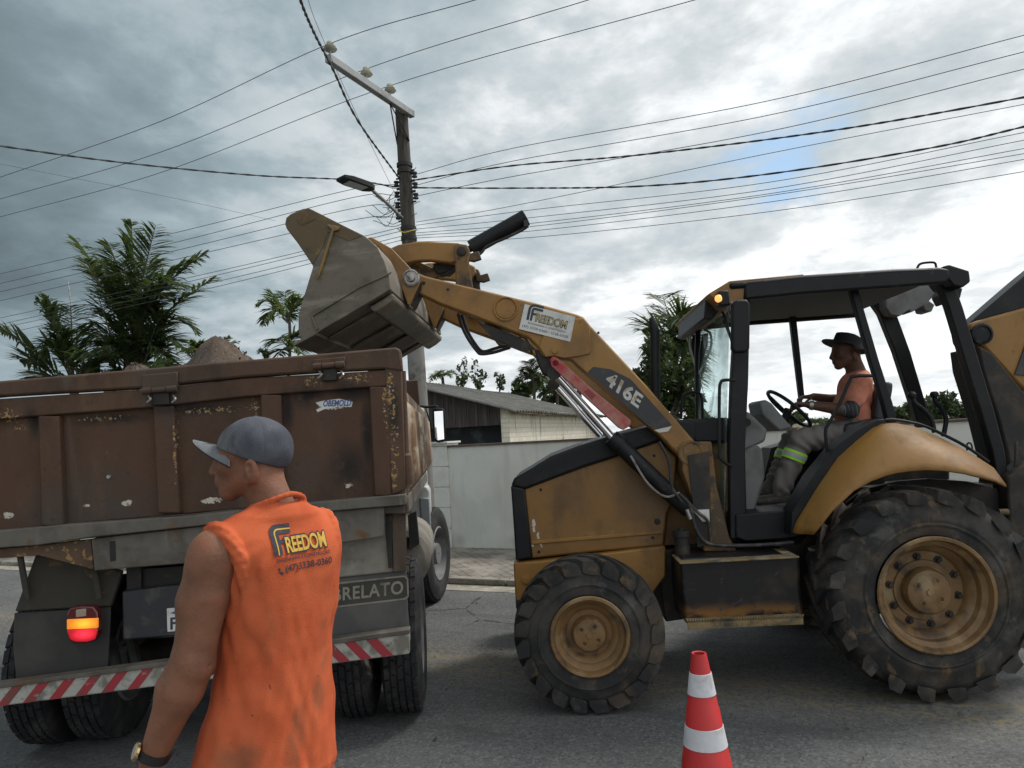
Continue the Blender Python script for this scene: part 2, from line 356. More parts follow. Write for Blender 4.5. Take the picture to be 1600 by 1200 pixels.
def asphalt():
    mt = bpy.data.materials.new('asphalt'); mt.use_nodes = True
    T = NT(mt.node_tree); T.n.clear()
    o = T.add('ShaderNodeOutputMaterial'); p = T.add('ShaderNodeBsdfPrincipled'); T.l.new(p.outputs[0], o.inputs[0])
    tcn = T.add('ShaderNodeTexCoord'); g = tcn.outputs['Object']
    v = T.mapping(g, (1, 1, 1), (0, 0, math.atan2(-kd.y, kd.x)))
    col = T.mix(T.ramp(T.noise(v, 1.1, 6, .6), .35, .68), (0.090, 0.093, 0.095), (0.130, 0.132, 0.132))
    grain = T.noise(v, 110, 4, .8)
    vor = T.add('ShaderNodeTexVoronoi'); T.l.new(v, vor.inputs['Vector']); vor.inputs['Scale'].default_value = 70
    chip = T.ramp(vor.outputs['Color'], .0, 1.0)
    col = T.mix(T.math('MULTIPLY', T.ramp(chip, .66, .95), .5), col, (0.21, 0.21, 0.205))
    col = T.mix(T.math('MULTIPLY', T.ramp(chip, .28, .05), .5), col, (0.035, 0.036, 0.037))
    col = T.mix(T.math('MULTIPLY', T.ramp(grain, .52, .70), .7), col, (0.165, 0.165, 0.16))
    col = T.mix(T.ramp(T.noise(v, 60, 4, .75), .60, .68), col, (0.026, 0.026, 0.026))
    vc = T.add('ShaderNodeTexVoronoi', feature='DISTANCE_TO_EDGE'); T.l.new(T.vmath('ADD', v, T.mapping(T.vmath('SCALE', v), (1, 1, 1))), vc.inputs['Vector'])
    vc.inputs['Vector'].links[0].from_node.inputs[1].links[0].from_node.inputs[0].links[0].from_node.inputs[3].default_value = 0.0
    vc.inputs['Scale'].default_value = .42
    ck = T.math('MULTIPLY', T.ramp(T.math('ADD', vc.outputs['Distance'], T.math('MULTIPLY', T.math('SUBTRACT', T.noise(v, 5, 5, .7), .5), .06)), .002, .007, 1, 0), T.ramp(T.noise(v, .5, 2), .50, .60))
    col = T.mix(T.math('MULTIPLY', ck, .8), col, (0.018, 0.018, 0.018))
    col = T.mix(T.math('MULTIPLY', T.ramp(T.noise(T.mapping(v, (.12, 1.6, 1)), 2.2, 4, .6), .5, .7), .4), col, (0.046, 0.046, 0.046))
    # sand spilled along the middle of the road
    ctr = road_pt(0, -2.6)
    rel = T.vmath('DOT_PRODUCT', g, tuple(kn)); off = ctr.dot(kn)
    dd = T.math('ABSOLUTE', T.math('SUBTRACT', rel, off))
    dd = T.math('ADD', dd, T.math('MULTIPLY', T.math('SUBTRACT', T.noise(v, 2.2, 5, .6), .5), 1.0))
    band = T.math('MULTIPLY', T.ramp(dd, 0.05, 0.75, 1, 0), T.ramp(T.noise(v, 22, 5, .7), .38, .62))
    col = T.mix(T.math('MULTIPLY', band, .55), col, (0.23, 0.205, 0.155))
    # worn yellow centre line
    ln = T.math('MULTIPLY', T.ramp(T.math('ABSOLUTE', T.math('SUBTRACT', rel, off + .05)), .05, .075, 1, 0), T.ramp(T.noise(v, 14, 5, .7), .42, .6))
    ln2 = T.math('MULTIPLY', T.ramp(T.math('ABSOLUTE', T.math('SUBTRACT', rel, off - .19)), .05, .075, 1, 0), T.ramp(T.noise(v, 11, 5, .7), .46, .62))
    col = T.mix(T.math('MULTIPLY', T.math('MAXIMUM', ln, ln2), .45), col, (0.27, 0.20, 0.09))
    # tan dust patches
    dust = T.math('MULTIPLY', T.ramp(T.noise(v, .8, 5, .65, .5), .52, .72), T.ramp(T.noise(v, 30, 4, .7), .35, .6))
    col = T.mix(T.math('MULTIPLY', dust, .35), col, (0.19, 0.175, 0.145))
    T.l.new(col, p.inputs['Base Color']); p.inputs['Roughness'].default_value = .88; p.inputs['Specular IOR Level'].default_value = .35
    b = T.add('ShaderNodeBump'); b.inputs['Strength'].default_value = .55; b.inputs['Distance'].default_value = .012
    T.l.new(T.math('ADD', grain, T.math('MULTIPLY', T.noise(v, 9, 4), .6)), b.inputs['Height']); T.l.new(b.outputs[0], p.inputs['Normal'])
    return mt
M['asphalt'] = asphalt()
M['soil'] = material('grassy_soil', (0.09, 0.085, 0.05), .95, 0, [dict(c=(0.05, 0.07, 0.02), s=.6, lo=.4, hi=.6), dict(c=(.16, .13, .09), s=3, lo=.5, hi=.7)], bump=.5, bscale=12)
M['gutter'] = material('sandy_gutter_concrete', (0.30, 0.28, 0.235), .9, 0, [dict(c=(0.20, .175, .135), s=3, lo=.42, hi=.66), dict(c=(.40, .37, .31), s=9, lo=.5, hi=.7), dict(c=(.07, .065, .055), s=30, lo=.64, hi=.72)], bump=.3, bscale=60)
M['kerb'] = material('worn_kerb_concrete', (0.25, 0.235, 0.20), .9, 0, [dict(c=(0.12, .11, .09), s=5, lo=.42, hi=.66), dict(c=(.36, .33, .28), s=14, lo=.52, hi=.7)], bump=.4, bscale=30)
def paving():
    mt = bpy.data.materials.new('worn_brick_paving'); mt.use_nodes = True
    T = NT(mt.node_tree); T.n.clear()
    o = T.add('ShaderNodeOutputMaterial'); p = T.add('ShaderNodeBsdfPrincipled'); T.l.new(p.outputs[0], o.inputs[0])
    tcn = T.add('ShaderNodeTexCoord'); g = tcn.outputs['Object']
    v = T.mapping(g, (1, 1, 1), (0, 0, math.atan2(-kd.y, kd.x) + R(45)))
    br = T.add('ShaderNodeTexBrick'); T.l.new(v, br.inputs[0]); br.inputs['Scale'].default_value = 1.0
    br.inputs['Brick Width'].default_value = .22; br.inputs['Row Height'].default_value = .11; br.inputs['Mortar Size'].default_value = .008
    br.inputs['Color1'].default_value = (.22, .19, .165, 1); br.inputs['Color2'].default_value = (.15, .135, .12, 1); br.inputs['Mortar'].default_value = (.07, .06, .05, 1)
    col = T.mix(T.ramp(T.noise(v, 2.2, 5), .4, .65), br.outputs[0], (.29, .265, .225))
    col = T.mix(T.math('MULTIPLY', T.ramp(T.noise(v, 8, 5), .5, .7), .6), col, (.12, .105, .085))
    T.l.new(col, p.inputs['Base Color']); p.inputs['Roughness'].default_value = .9
    b = T.add('ShaderNodeBump'); b.inputs['Strength'].default_value = .6; b.inputs['Distance'].default_value = .01
    T.l.new(T.math('SUBTRACT', T.noise(v, 30, 4), br.outputs['Fac']), b.inputs['Height']); T.l.new(b.outputs[0], p.inputs['Normal'])
    return mt
M['paving'] = paving()

g = MB(); g.raw([(-900, -900, -0.012), (900, -900, -0.012), (900, 900, -0.012), (-900, 900, -0.012)], [(0, 1, 2, 3)])
tag(g.build('ground', M['soil'], smooth=False), kind='structure')
strip('road', -9.5, -0.30, 0.0, M['asphalt'])
# gutter, kerb, pavement
strip('gutter', -0.30, 0.0, 0.004, M['gutter'], ns=1)
b = MB()
for i in range(-60, 60):          # kerb stones
    jz = random.uniform(-.004, .004)
    q = [road_pt(i * 1.0 + .006, 0 + random.uniform(-.005, .005), 0), road_pt(i + .994, 0, 0), road_pt(i + .994, .13, 0), road_pt(i + .006, .13, 0)]
    b.prism(q, (0, 0, .072 + jz))
tag(b.build('kerb', M['kerb'], bevel=.015), kind='structure')
strip('pavement', .13, 2.35, .066, M['paving'])

# boundary wall and gate pillar
WALL_T = 2.22
M['wall'] = material('painted_wall_render', (0.66, 0.665, 0.62), .85, 0, [dict(c=(.58, .59, .55), s=1.2, lo=.4, hi=.65), dict(c=(.27, .25, .2), s=1.6, lo=.50, hi=.75, axis=(2, .22, .02), stretch=(1, 1, .6), amt=.7), dict(c=(.50, .49, .45), s=6, lo=.52, hi=.7, stretch=(1, 1, .15), amt=.5)], bump=.08, bscale=80)
M['coping'] = material('brown_coping', (0.10, 0.068, 0.058), .7, 0, [dict(c=(.15, .12, .1), s=4, lo=.5, hi=.7)])
M['pillar'] = material('pillar_render', (0.66, 0.665, 0.63), .85, 0, [dict(c=(.52, .52, .48), s=2.2, lo=.45, hi=.68)], bump=.08, bscale=80)
def s_of(px, py, t):
    p = on_plane(px, py, road_pt(0, t), kn); return (p - K1).dot(kd), p.z
s_p1, z_p1 = s_of(698, 690, WALL_T - .02)
_, ztop = s_of(760, 693, WALL_T)
print('wall top', ztop, 'pillar s', s_p1)
wl = thing('boundary_wall', road_pt(s_p1 + 4, WALL_T, .118), 'long pale rendered garden wall with thin dark brown coping behind the loader', 'wall')
b = MB(); b.prism([road_pt(s_p1, WALL_T, .05), road_pt(40, WALL_T, .05), road_pt(40, WALL_T + .15, .05), road_pt(s_p1, WALL_T + .15, .05)], (0, 0, ztop - .05 - .03)); b.build('wall_face', M['wall'], wl)
b = MB(); b.prism([road_pt(s_p1, WALL_T - .03, ztop - .03), road_pt(40, WALL_T - .03, ztop - .03), road_pt(40, WALL_T + .18, ztop - .03), road_pt(s_p1, WALL_T + .18, ztop - .03)], (0, 0, .032)); b.build('coping', M['coping'], wl, bevel=.006)
pw = .33
pl_ = thing('gate_pillar', road_pt(s_p1 - pw / 2, WALL_T, .118), 'pale grooved block pillar with a stepped white cap at the left end of the garden wall', 'pillar')
b = MB(); nb = 5; hh = (ztop - .05) / nb
for i in range(nb):
    z0 = .05 + i * hh
    b.prism([road_pt(s_p1 - pw, WALL_T - .05, z0), road_pt(s_p1 - .002, WALL_T - .05, z0), road_pt(s_p1 - .002, WALL_T + .28, z0), road_pt(s_p1 - pw, WALL_T + .28, z0)], (0, 0, hh - .012))
    b.prism([road_pt(s_p1 - pw + .012, WALL_T - .038, z0 + hh - .012), road_pt(s_p1 - .014, WALL_T - .038, z0 + hh - .012), road_pt(s_p1 - .014, WALL_T + .26, z0 + hh - .012), road_pt(s_p1 - pw + .012, WALL_T + .26, z0 + hh - .012)], (0, 0, .012))
b.build('shaft', M['pillar'], pl_, bevel=.004)
b = MB()
for k, (ex, z0, h_) in enumerate(((.02, ztop + .0, .035), (.05, ztop + .035, .03))):
    b.prism([road_pt(s_p1 - pw - ex, WALL_T - .05 - ex, z0), road_pt(s_p1 + ex, WALL_T - .05 - ex, z0), road_pt(s_p1 + ex, WALL_T + .28 + ex, z0), road_pt(s_p1 - pw - ex, WALL_T + .28 + ex, z0)], (0, 0, h_))
b.build('cap', M['pillar'], pl_, bevel=.004)
wl2 = thing('boundary_wall', road_pt(s_p1 - 8, WALL_T, .118), 'pale garden wall behind the dump truck, left of the grooved pillar', 'wall')
b = MB(); b.prism([road_pt(-40, WALL_T, .05), road_pt(s_p1 - 4.2, WALL_T, .05), road_pt(s_p1 - 4.2, WALL_T + .15, .05), road_pt(-40, WALL_T + .15, .05)], (0, 0, ztop - .25)); b.build('wall_face', M['wall'], wl2)

# ---------------------------------------------------------------- shed behind the wall
M['old_brick'] = None
def whitewashed():
    mt = bpy.data.materials.new('peeling_whitewashed_brick'); mt.use_nodes = True
    T = NT(mt.node_tree); T.n.clear()
    o = T.add('ShaderNodeOutputMaterial'); p = T.add('ShaderNodeBsdfPrincipled'); T.l.new(p.outputs[0], o.inputs[0])
    tcn = T.add('ShaderNodeTexCoord'); uv = tcn.outputs['UV']; g = tcn.outputs['Object']
    br = T.add('ShaderNodeTexBrick'); T.l.new(uv, br.inputs[0]); br.inputs['Scale'].default_value = 1
    br.inputs['Brick Width'].default_value = .26; br.inputs['Row Height'].default_value = .085; br.inputs['Mortar Size'].default_value = .008
    br.inputs['Color1'].default_value = (.66, .62, .53, 1); br.inputs['Color2'].default_value = (.60, .56, .475, 1); br.inputs['Mortar'].default_value = (.49, .45, .375, 1)
    col = T.mix(T.ramp(T.noise(uv, 3, 6, .65), .56, .66), br.outputs[0], (.58, .55, .47))
    col = T.mix(T.math('MULTIPLY', T.ramp(T.noise(T.mapping(uv, (5, .6, 1)), 1.2, 5, .6), .56, .68), .7), col, (.17, .14, .11))
    col = T.mix(T.math('MULTIPLY', T.ramp(T.noise(uv, 2.1, 3, .6), .62, .68), .8), col, (.33, .14, .08))
    sp = T.add('ShaderNodeSeparateXYZ'); T.l.new(uv, sp.inputs[0])
    col = T.mix(T.math('MULTIPLY', T.ramp(T.math('ADD', sp.outputs[1], T.math('MULTIPLY', T.noise(T.mapping(uv, (4, .7, 1)), 1.6, 5, .7), .5)), 2.25, 2.5), .7), col, (.22, .17, .12))
    T.l.new(col, p.inputs['Base Color']); p.inputs['Roughness'].default_value = .95
    return mt
M['old_brick'] = whitewashed()
M['dark_wood'] = material('weathered_dark_boards', (0.045, 0.038, 0.034), .85, 0, [dict(c=(.085, .075, .068), s=3, lo=.45, hi=.7, stretch=(6, 6, .3)), dict(c=(.02, .018, .018), s=9, lo=.5, hi=.7, stretch=(5, 5, .2))])
M['bay_shade'] = material('dark_bay_shade', (0.012, 0.015, 0.018), .9, 0, [dict(c=(.05, .06, .065), s=2.2, lo=.55, hi=.75)])
M['cement_roof'] = material('mossy_fibre_cement', (0.088, 0.088, 0.082), .95, 0, [dict(c=(.06, .062, .055), s=2, lo=.42, hi=.64), dict(c=(.14, .137, .125), s=7, lo=.5, hi=.7), dict(c=(.035, .036, .03), s=16, lo=.55, hi=.7)], bump=.3, bscale=30)
A = Vector((-.09, 13.0, 0)); ud = Vector((.294, .956, 0)).normalized(); vd = Vector((-.956, .294, 0)).normalized()
def shed_pt(u, v, z): q = A + ud * u + vd * v; return Vector((q.x, q.y, z))
sh = thing('shed', shed_pt(4, 4, 0), 'low old shed with mossy grey corrugated roof and peeling whitewashed brick side behind the wall', 'shed')
ez = 2.22; sl = .29; LEN = 8.4; RID = 2.7
b = MB(); b.raw([shed_pt(0, 0, 0), shed_pt(LEN, 0, 0), shed_pt(LEN, 0, ez - .02), shed_pt(0, 0, ez - .02)], [(0, 1, 2, 3)])
b.raw([shed_pt(0, .15, 0), shed_pt(LEN, .15, 0), shed_pt(LEN, .15, ez), shed_pt(0, .15, ez)], [(3, 2, 1, 0)])
b.raw([shed_pt(0, 0, 0), shed_pt(0, .15, 0), shed_pt(0, .15, ez), shed_pt(0, 0, ez - .02)], [(0, 3, 2, 1)])
ob = b.build('brick_wall', M['old_brick'], sh, smooth=False)
uvl = ob.data.uv_layers.new(name='UVMap')
for lp in ob.data.loops:
    co = rootm(sh) @ ob.data.vertices[lp.vertex_index].co
    uvl.data[lp.index].uv = ((co - A).dot(ud) - (co - A).dot(vd), co.z)
b = MB()   # gable boards above, open dark bay below
zb = 1.93
for i in range(44):
    v0 = .16 + i * .22; v1 = v0 + .212
    if v1 > 2 * RID: break
    zt = lambda v: ez + sl * (v if v < RID else 2 * RID - v) - .03
    b.prism([shed_pt(.06 + random.uniform(0, .012), v0, zb), shed_pt(.06, v1, zb), shed_pt(.06, v1, zt(v1)), shed_pt(.06, v0, zt(v0))], ud * .025)
b.build('gable_boards', M['dark_wood'], sh, smooth=False)
b = MB(); b.raw([shed_pt(.35, .16, 0), shed_pt(.35, 2 * RID, 0), shed_pt(.35, 2 * RID, zb + .02), shed_pt(.35, .16, zb + .02)], [(0, 1, 2, 3)]); b.build('bay_shade_sheet', M['bay_shade'], sh, smooth=False)  # dark sheet standing in for the shade inside the open bay
b = MB(); b.prism([shed_pt(LEN, .1, 0), shed_pt(LEN, 2 * RID, 0), shed_pt(LEN, 2 * RID, ez), shed_pt(LEN, RID, ez + sl * RID - .05), shed_pt(LEN, .1, ez - .02)], ud * .12); b.build('rear_wall', M['dark_wood'], sh, smooth=False)
b = MB(); b.prism([shed_pt(.0, 2 * RID, 0), shed_pt(LEN, 2 * RID, 0), shed_pt(LEN, 2 * RID, ez - .02), shed_pt(0, 2 * RID, ez - .02)], vd * .12); b.build('side_wall', M['dark_wood'], sh, smooth=False)
for side in (0, 1):                       # corrugated slopes
    b = MB(); nu = 240; rows = 4; vs = []; fs = []
    for j in range(rows):
        v = -.22 + (RID + .22) * j / (rows - 1)
        for i in range(nu + 1):
            u = -.25 + (LEN + .5) * i / nu
            z = ez + sl * v + .022 * math.cos(2 * math.pi * u / .177) + .012 * math.sin(u * 1.3 + v)
            vs.append(shed_pt(u, v if side == 0 else 2 * RID - v, z))
    for j in range(rows - 1):
        for i in range(nu): fs.append((j * (nu + 1) + i, j * (nu + 1) + i + 1, (j + 1) * (nu + 1) + i + 1, (j + 1) * (nu + 1) + i))
    b.raw(vs, fs); o = b.build('roof', M['cement_roof'], sh, ang=80)
    so = o.modifiers.new('thick', 'SOLIDIFY'); so.thickness = .012
b = MB()
for i in range(9):
    u = .1 + i * .93
    b.prism([shed_pt(u, -.16, ez - .10), shed_pt(u + .9, -.16 + random.uniform(-.02, .02), ez - .11 + random.uniform(-.02, .02)), shed_pt(u + .9, -.16, ez - .03), shed_pt(u, -.16, ez - .03)], vd * .03)
b.build('fascia', material('rotten_fascia', (.30, .26, .2), .9, 0, [dict(c=(.12, .09, .06), s=4, lo=.45, hi=.65), dict(c=(.3, .1, .05), s=2, lo=.6, hi=.66)]), sh)

# ---------------------------------------------------------------- utility pole
M['pole'] = material('weathered_pole', (0.055, 0.047, 0.04), .9, 0, [dict(c=(.11, .10, .09), s=4, lo=.45, hi=.7, stretch=(3, 3, .3)), dict(c=(.02, .018, .017), s=10, lo=.5, hi=.7, stretch=(4, 4, .25)), dict(c=(.20, .195, .18), s=3, lo=.3, hi=.5, axis=(2, 3.4, 2.9), amt=.85)], bump=.4, bscale=20)
M['pole_low'] = material('grey_concrete_pole', (0.20, 0.195, 0.185), .9, 0, [dict(c=(.1, .1, .095), s=4, lo=.45, hi=.7)], bump=.3, bscale=30)
M['crossarm'] = material('grey_crossarm', (0.30, 0.31, 0.32), .7, 0, [dict(c=(.18, .18, .18), s=4, lo=.45, hi=.7)])
M['insulator'] = material('glazed_insulator', (0.52, 0.50, 0.42), .15, 0, [dict(c=(.36, .35, .30), s=5, lo=.4, hi=.6)])
M['black_poly'] = material('black_polymer', (0.018, 0.018, 0.02), .5)
PD = 9.9
pb = at_y(658, 690, PD); pt_ = at_y(627, 172, PD)
px_, py_ = pb.x, PD
pole = thing('utility_pole', (px_, py_, 0), 'tall dark weathered power pole with long grey crossarm and street lamp behind the dump truck', 'utility pole')
lean = (pt_ - pb) / (pt_.z - pb.z)
def pole_at(z): return pb + lean * (z - pb.z)
b = MB(); b.tube([pole_at(z) for z in (0, 1.5, 3, 4.5, 5.3, pt_.z)], [.145, .130, .115, .098, .09, .085], 20); b.build('shaft', M['pole'], pole)
ca_n = at_y(512, 92, 8.35); ca_f = at_y(644, 178, 9.98)
ca_f.z = ca_n.z = (ca_n.z + ca_f.z) / 2
b = MB(); b.bar(ca_n, ca_f, .085, .095, side=Vector((0, 0, 1)).cross(ca_f - ca_n)); b.build('crossarm', M['crossarm'], pole, bevel=.008)
cad = (ca_f - ca_n).normalized()
for px, py, f in ((516, 82, .03), (566, 112, .42), (603, 136, .71)):
    q = ca_n + (ca_f - ca_n) * f + Vector((0, 0, .06))
    b = MB(); b.lathe(q, (0, 0, 1), [(-.02, .010), (.05, .011), (.05, .035), (.058, .070), (.07, .082), (.078, .05), (.083, .042), (.092, .066), (.102, .069), (.11, .042), (.12, .036), (.135, .044), (.155, .04), (.165, .018)], 20); b.build('insulator', M['insulator'], pole)
b = MB()
for s_ in (-1, 1):
    b.bar(ca_n + (ca_f - ca_n) * .70 + Vector((0, 0, -.05)), pole_at(ca_f.z - .42) + cad.cross(Vector((0, 0, 1))) * .10 * s_, .04, .012)
b.build('brace', M['dark_metal'], pole)
for z in (ca_f.z - .75, 5.42, 4.62, 4.48, 3.5):
    b = MB(); b.lathe(pole_at(z), (0, 0, 1), [(-.025, .10), (-.025, .109), (.025, .109), (.025, .10)], 20)
    b.build('clamp_band', M['dark_metal'], pole)
for zi, z in enumerate((5.28, 5.13, 4.98, 4.82)):         # spool insulators both sides
    for sgn in (-1, 1):
        if sgn == 1 and zi == 3: continue
        q = pole_at(z + (.07 if sgn > 0 else 0)) + kd * .15 * sgn
        b = MB(); b.lathe(q, (0, 0, 1), [(-.04, .025), (-.036, .038), (-.016, .038), (-.008, .024), (.008, .024), (.016, .038), (.036, .038), (.04, .025)], 12)
        b.bar(q + Vector((0, 0, .07)), q - kd * .1 * sgn + Vector((0, 0, .07)), .02, .02); b.bar(q - Vector((0, 0, .07)), q - kd * .1 * sgn - Vector((0, 0, .07)), .02, .02)
        b.build('spool_insulator', M['black_poly'], pole)
# street lamp on the pole
la = pole_at(3.93 + .0); lt = at_y(577, 293, 9.0); la2 = at_y(628, 340, 9.75)
b = MB(); b.tube([la2, la2.lerp(lt, .5) + Vector((0, 0, .01)), lt], .022, 10); lam = b.build('lamp_arm', M['steel'], pole)
lh = at_y(541, 281, 8.75); hd = (lh - lt); hl = hd.length; hd.normalize(); hs = hd.cross(Vector((0, 0, 1))).normalized(); hu = hs.cross(hd)
b = MB()
rg = []
for f_, wd, th in ((-.15, .05, .03), (.1, .10, .035), (.9, .11, .032), (1.25, .09, .02)):
    cc = lt + hd * hl * f_
    rg.append([cc + hs * wd + hu * th, cc - hs * wd + hu * th, cc - hs * wd - hu * th, cc + hs * wd - hu * th])
b.loft(rg); lmh = b.build('lamp_head', M['black'], lam, bevel=.008)
b = MB(); cc = lt + hd * hl * .6 - hu * .036; b.box(cc, (hl * .8, .15, .006), Matrix((hd, hs, hu)).transposed()); b.build('lens', material('lamp_lens', (.35, .37, .37), .2), lmh)

# ---------------------------------------------------------------- overhead wires (each a thing of its own)
M['wire'] = material('dark_wire', (0.05, 0.052, 0.055), .6)
M['wire_grey'] = material('grey_wire', (0.09, 0.095, 0.1), .5, .5)
WT = (Vector((px_, py_, 0)) - K1).dot(kn)
def wpt(px, py, t): return on_plane(px, py, road_pt(0, t), kn)
def smooth_path(P, n=14):
    """Catmull-Rom through points"""
    P = [Vector(p) for p in P]
    if len(P) == 2: return [P[0].lerp(P[1], i / n) for i in range(n + 1)]
    Q = [P[0] * 2 - P[1]] + P + [P[-1] * 2 - P[-2]]; res = []
    for i in range(1, len(Q) - 2):
        p0, p1, p2, p3 = Q[i - 1:i + 3]
        for k in range(n):
            t = k / n
            res.append(.5 * ((2 * p1) + (p2 - p0) * t + (2 * p0 - 5 * p1 + 4 * p2 - p3) * t * t + (3 * p1 - p0 - 3 * p2 + p3) * t ** 3))
    res.append(P[-1]); return res
def wire(P, r_in, label, mat='wire', group='overhead wires', name='power_line', twist=0, cat='wire'):
    r = r_in * (.64 if not twist else .66); pth = smooth_path(P)
    b = MB()
    if twist:
        L = 0; fine = []
        for i in range(len(pth) - 1):
            n = max(1, int((pth[i + 1] - pth[i]).length / .06))
            fine += [pth[i].lerp(pth[i + 1], k / n) for k in range(n)]
        for ph in (0, math.pi):
            pp = []; L = 0
            for i, q in enumerate(fine):
                a = ph + i * .06 * 2 * math.pi / twist
                t = (fine[min(i + 1, len(fine) - 1)] - fine[max(i - 1, 0)]).normalized(); u = t.cross(Vector((0, 0, 1))).normalized(); v = t.cross(u)
                pp.append(q + (u * math.cos(a) + v * math.sin(a)) * r * .9)
            b.tube(pp, r, 5)
    else: b.tube(pth, r, 6)
    o = b.build(name, M[mat]); return tag(o, label, cat, group)
ins = [ca_n + (ca_f - ca_n) * f + Vector((0, 0, .20)) for f in (.03, .42, .71)]
insT = [(q - K1).dot(kn) for q in ins]
for k, (lft, rgt, lb) in enumerate((
        [((0, 277), (250, 190)), ((742, 0),), 'high thin line over the outermost insulator of the crossarm, topmost at left'],
        [((0, 311), (250, 238)), ((919, 0),), 'high thin line over the middle insulator of the crossarm'],
        [((0, 339), (250, 270)), ((1085, 0),), 'high thin line over the crossarm insulator nearest the pole'])):
    P = [wpt(*q, insT[k]) for q in lft]
    far = P[0] * 2 - P[1]; P = [P[0] + (P[0] - P[1]) * 1.2] + P
    rgp = wpt(*rgt[0], insT[k]); rdir = rgp - ins[k]
    wire(P + [ins[k], rgp, rgp + rdir * .8], .0075, lb, 'wire_grey')
tp = [pole_at(z) for z in (5.28, 5.13, 4.98, 4.82)]
def lw(pts, t=WT, ext=.35):
    P = [wpt(x, y, t) for x, y in pts]
    return P
for y0, y1, z, lb in ((428, 352, 0, 'upper of the four black lines left of the pole, just above the palm crown'), (443, 365, 1, 'second of the four black lines left of the pole, crossing behind the palm'),
                      (456, 379, 2, 'third of the four black lines left of the pole, crossing behind the palm'), (470, 392, 3, 'lowest of the four black lines left of the pole, crossing behind the palm')):
    P = lw([(-150, y0 + 34), (0, y0), (280, y0 - .235 * 280), (545, (297, 310, 327, 345)[z])]) + [tp[z] - kd * .17]
    wire(P, .007, lb)
for y0, y1, ye, lb in ((497, 402, 352, 'thin low telephone line left of the pole, upper of the bundle behind the palms'), (507, 408, 358, 'sagging low telephone cable behind the palms, second from the top'), (513, 418, 366, 'low telephone cable behind the palms, in the middle of the bundle'), (523, 426, 372, 'low telephone cable behind the palms, lower of the bundle')):
    wire(lw([(-150, y0 + 34), (0, y0), (330, y1 + 24), (640, ye)]), .0065, lb, group='telephone cables')
for (ys, ym, ye, lb) in ((262, 232, 55, 'topmost of the three thin parallel lines at the right of the sky'), (272, 252, 81, 'middle of the three thin parallel lines at the right of the sky'), (290, 276, 108, 'lowest of the three thin parallel lines at the right of the sky')):
    q = [pole_at({262: 5.35, 272: 5.20, 290: 5.05}[ys]) + kd * .15] + lw([(800, ym), (1200, ym + (ye - ym) * .42), (1600, ye), (1800, ye - 50)]); wire(q, .0065, lb)
wire([pole_at(5.28) + kd * .09] + lw([(800, 259), (1000, 242), (1300, 204), (1600, 152), (1800, 112)]), .010, 'thick black twisted cable sagging to the right of the pole, upper of two', twist=.30, name='twisted_cable', group='twisted service cables')
wire([pole_at(5.18) + kd * .09] + lw([(800, 294), (1000, 291), (1200, 272), (1450, 232), (1600, 198), (1800, 150)]), .010, 'thick black twisted cable sagging low to the right of the pole, lower of two', twist=.30, name='twisted_cable', group='twisted service cables')
for (pp, lb) in (([(650, 347), (800, 322), (1200, 240), (1600, 163)], 'faint thin line just under the upper twisted cable at right'),
                 ([(650, 352), (830, 328), (1200, 285), (1600, 207)], 'telephone line skirting the lower twisted cable at right'),
                 ([(650, 358), (830, 340), (1200, 296), (1600, 219)], 'upper telephone line of the low bundle at right'),
                 ([(650, 364), (830, 349), (1200, 303), (1600, 232)], 'middle telephone line of the low bundle at right'),
                 ([(650, 368), (830, 354), (1200, 306), (1600, 240)], 'dark telephone line in the thick of the low bundle at right'),
                 ([(650, 372), (830, 361), (1200, 316), (1600, 249)], 'lower telephone line of the low bundle at right'),
                 ([(650, 378), (830, 371), (1200, 331), (1600, 268)], 'lowest telephone line at right, just above the loader cab')):
    x3, y3 = pp[-1]
    wire(lw(pp + [(1800, y3 - 38)]), .0055, lb, group='telephone cables')
wire([pole_at(5.32) - kd * .08, at_y(560, 190, 8.0), at_y(520, 108, 7.0), at_y(490, 50, 6.2), at_y(466, -10, 5.5), at_y(430, -140, 4.4), at_y(430, -140, 4.4) + (at_y(430, -140, 4.4) - at_y(466, -10, 5.5)) * 3 + Vector((0, 0, .6))], .012, 'thick black twisted cable dropping steeply from the top edge to the pole', twist=.28, name='twisted_cable', group='twisted service cables')
wire([pole_at(5.1) - kd * .16, at_y(560, 185, 8.2), at_y(500, 50, 6.6), at_y(478, -10, 6.0), at_y(440, -120, 5), at_y(440, -120, 5) + (at_y(440, -120, 5) - at_y(478, -10, 6.0)) * 3 + Vector((0, 0, .6))], .004, 'hair-thin wire hanging beside the steep twisted cable', 'wire_grey')
wire([pole_at(5.24) - kd * .16, at_y(545, 281, 9.6), at_y(400, 274, 9.0), at_y(200, 255, 8.2), at_y(0, 228, 7.5), at_y(-200, 196, 6.8)], .010, 'black twisted cable running level to the left edge above the palm', twist=.26, name='twisted_cable', group='twisted service cables')
wire([at_y(430, 345, 12), at_y(250, 305, 11), at_y(0, 256, 10), at_y(-150, 225, 9.4)], .0035, 'faint thin wire crossing the other lines at upper left', 'wire_grey')
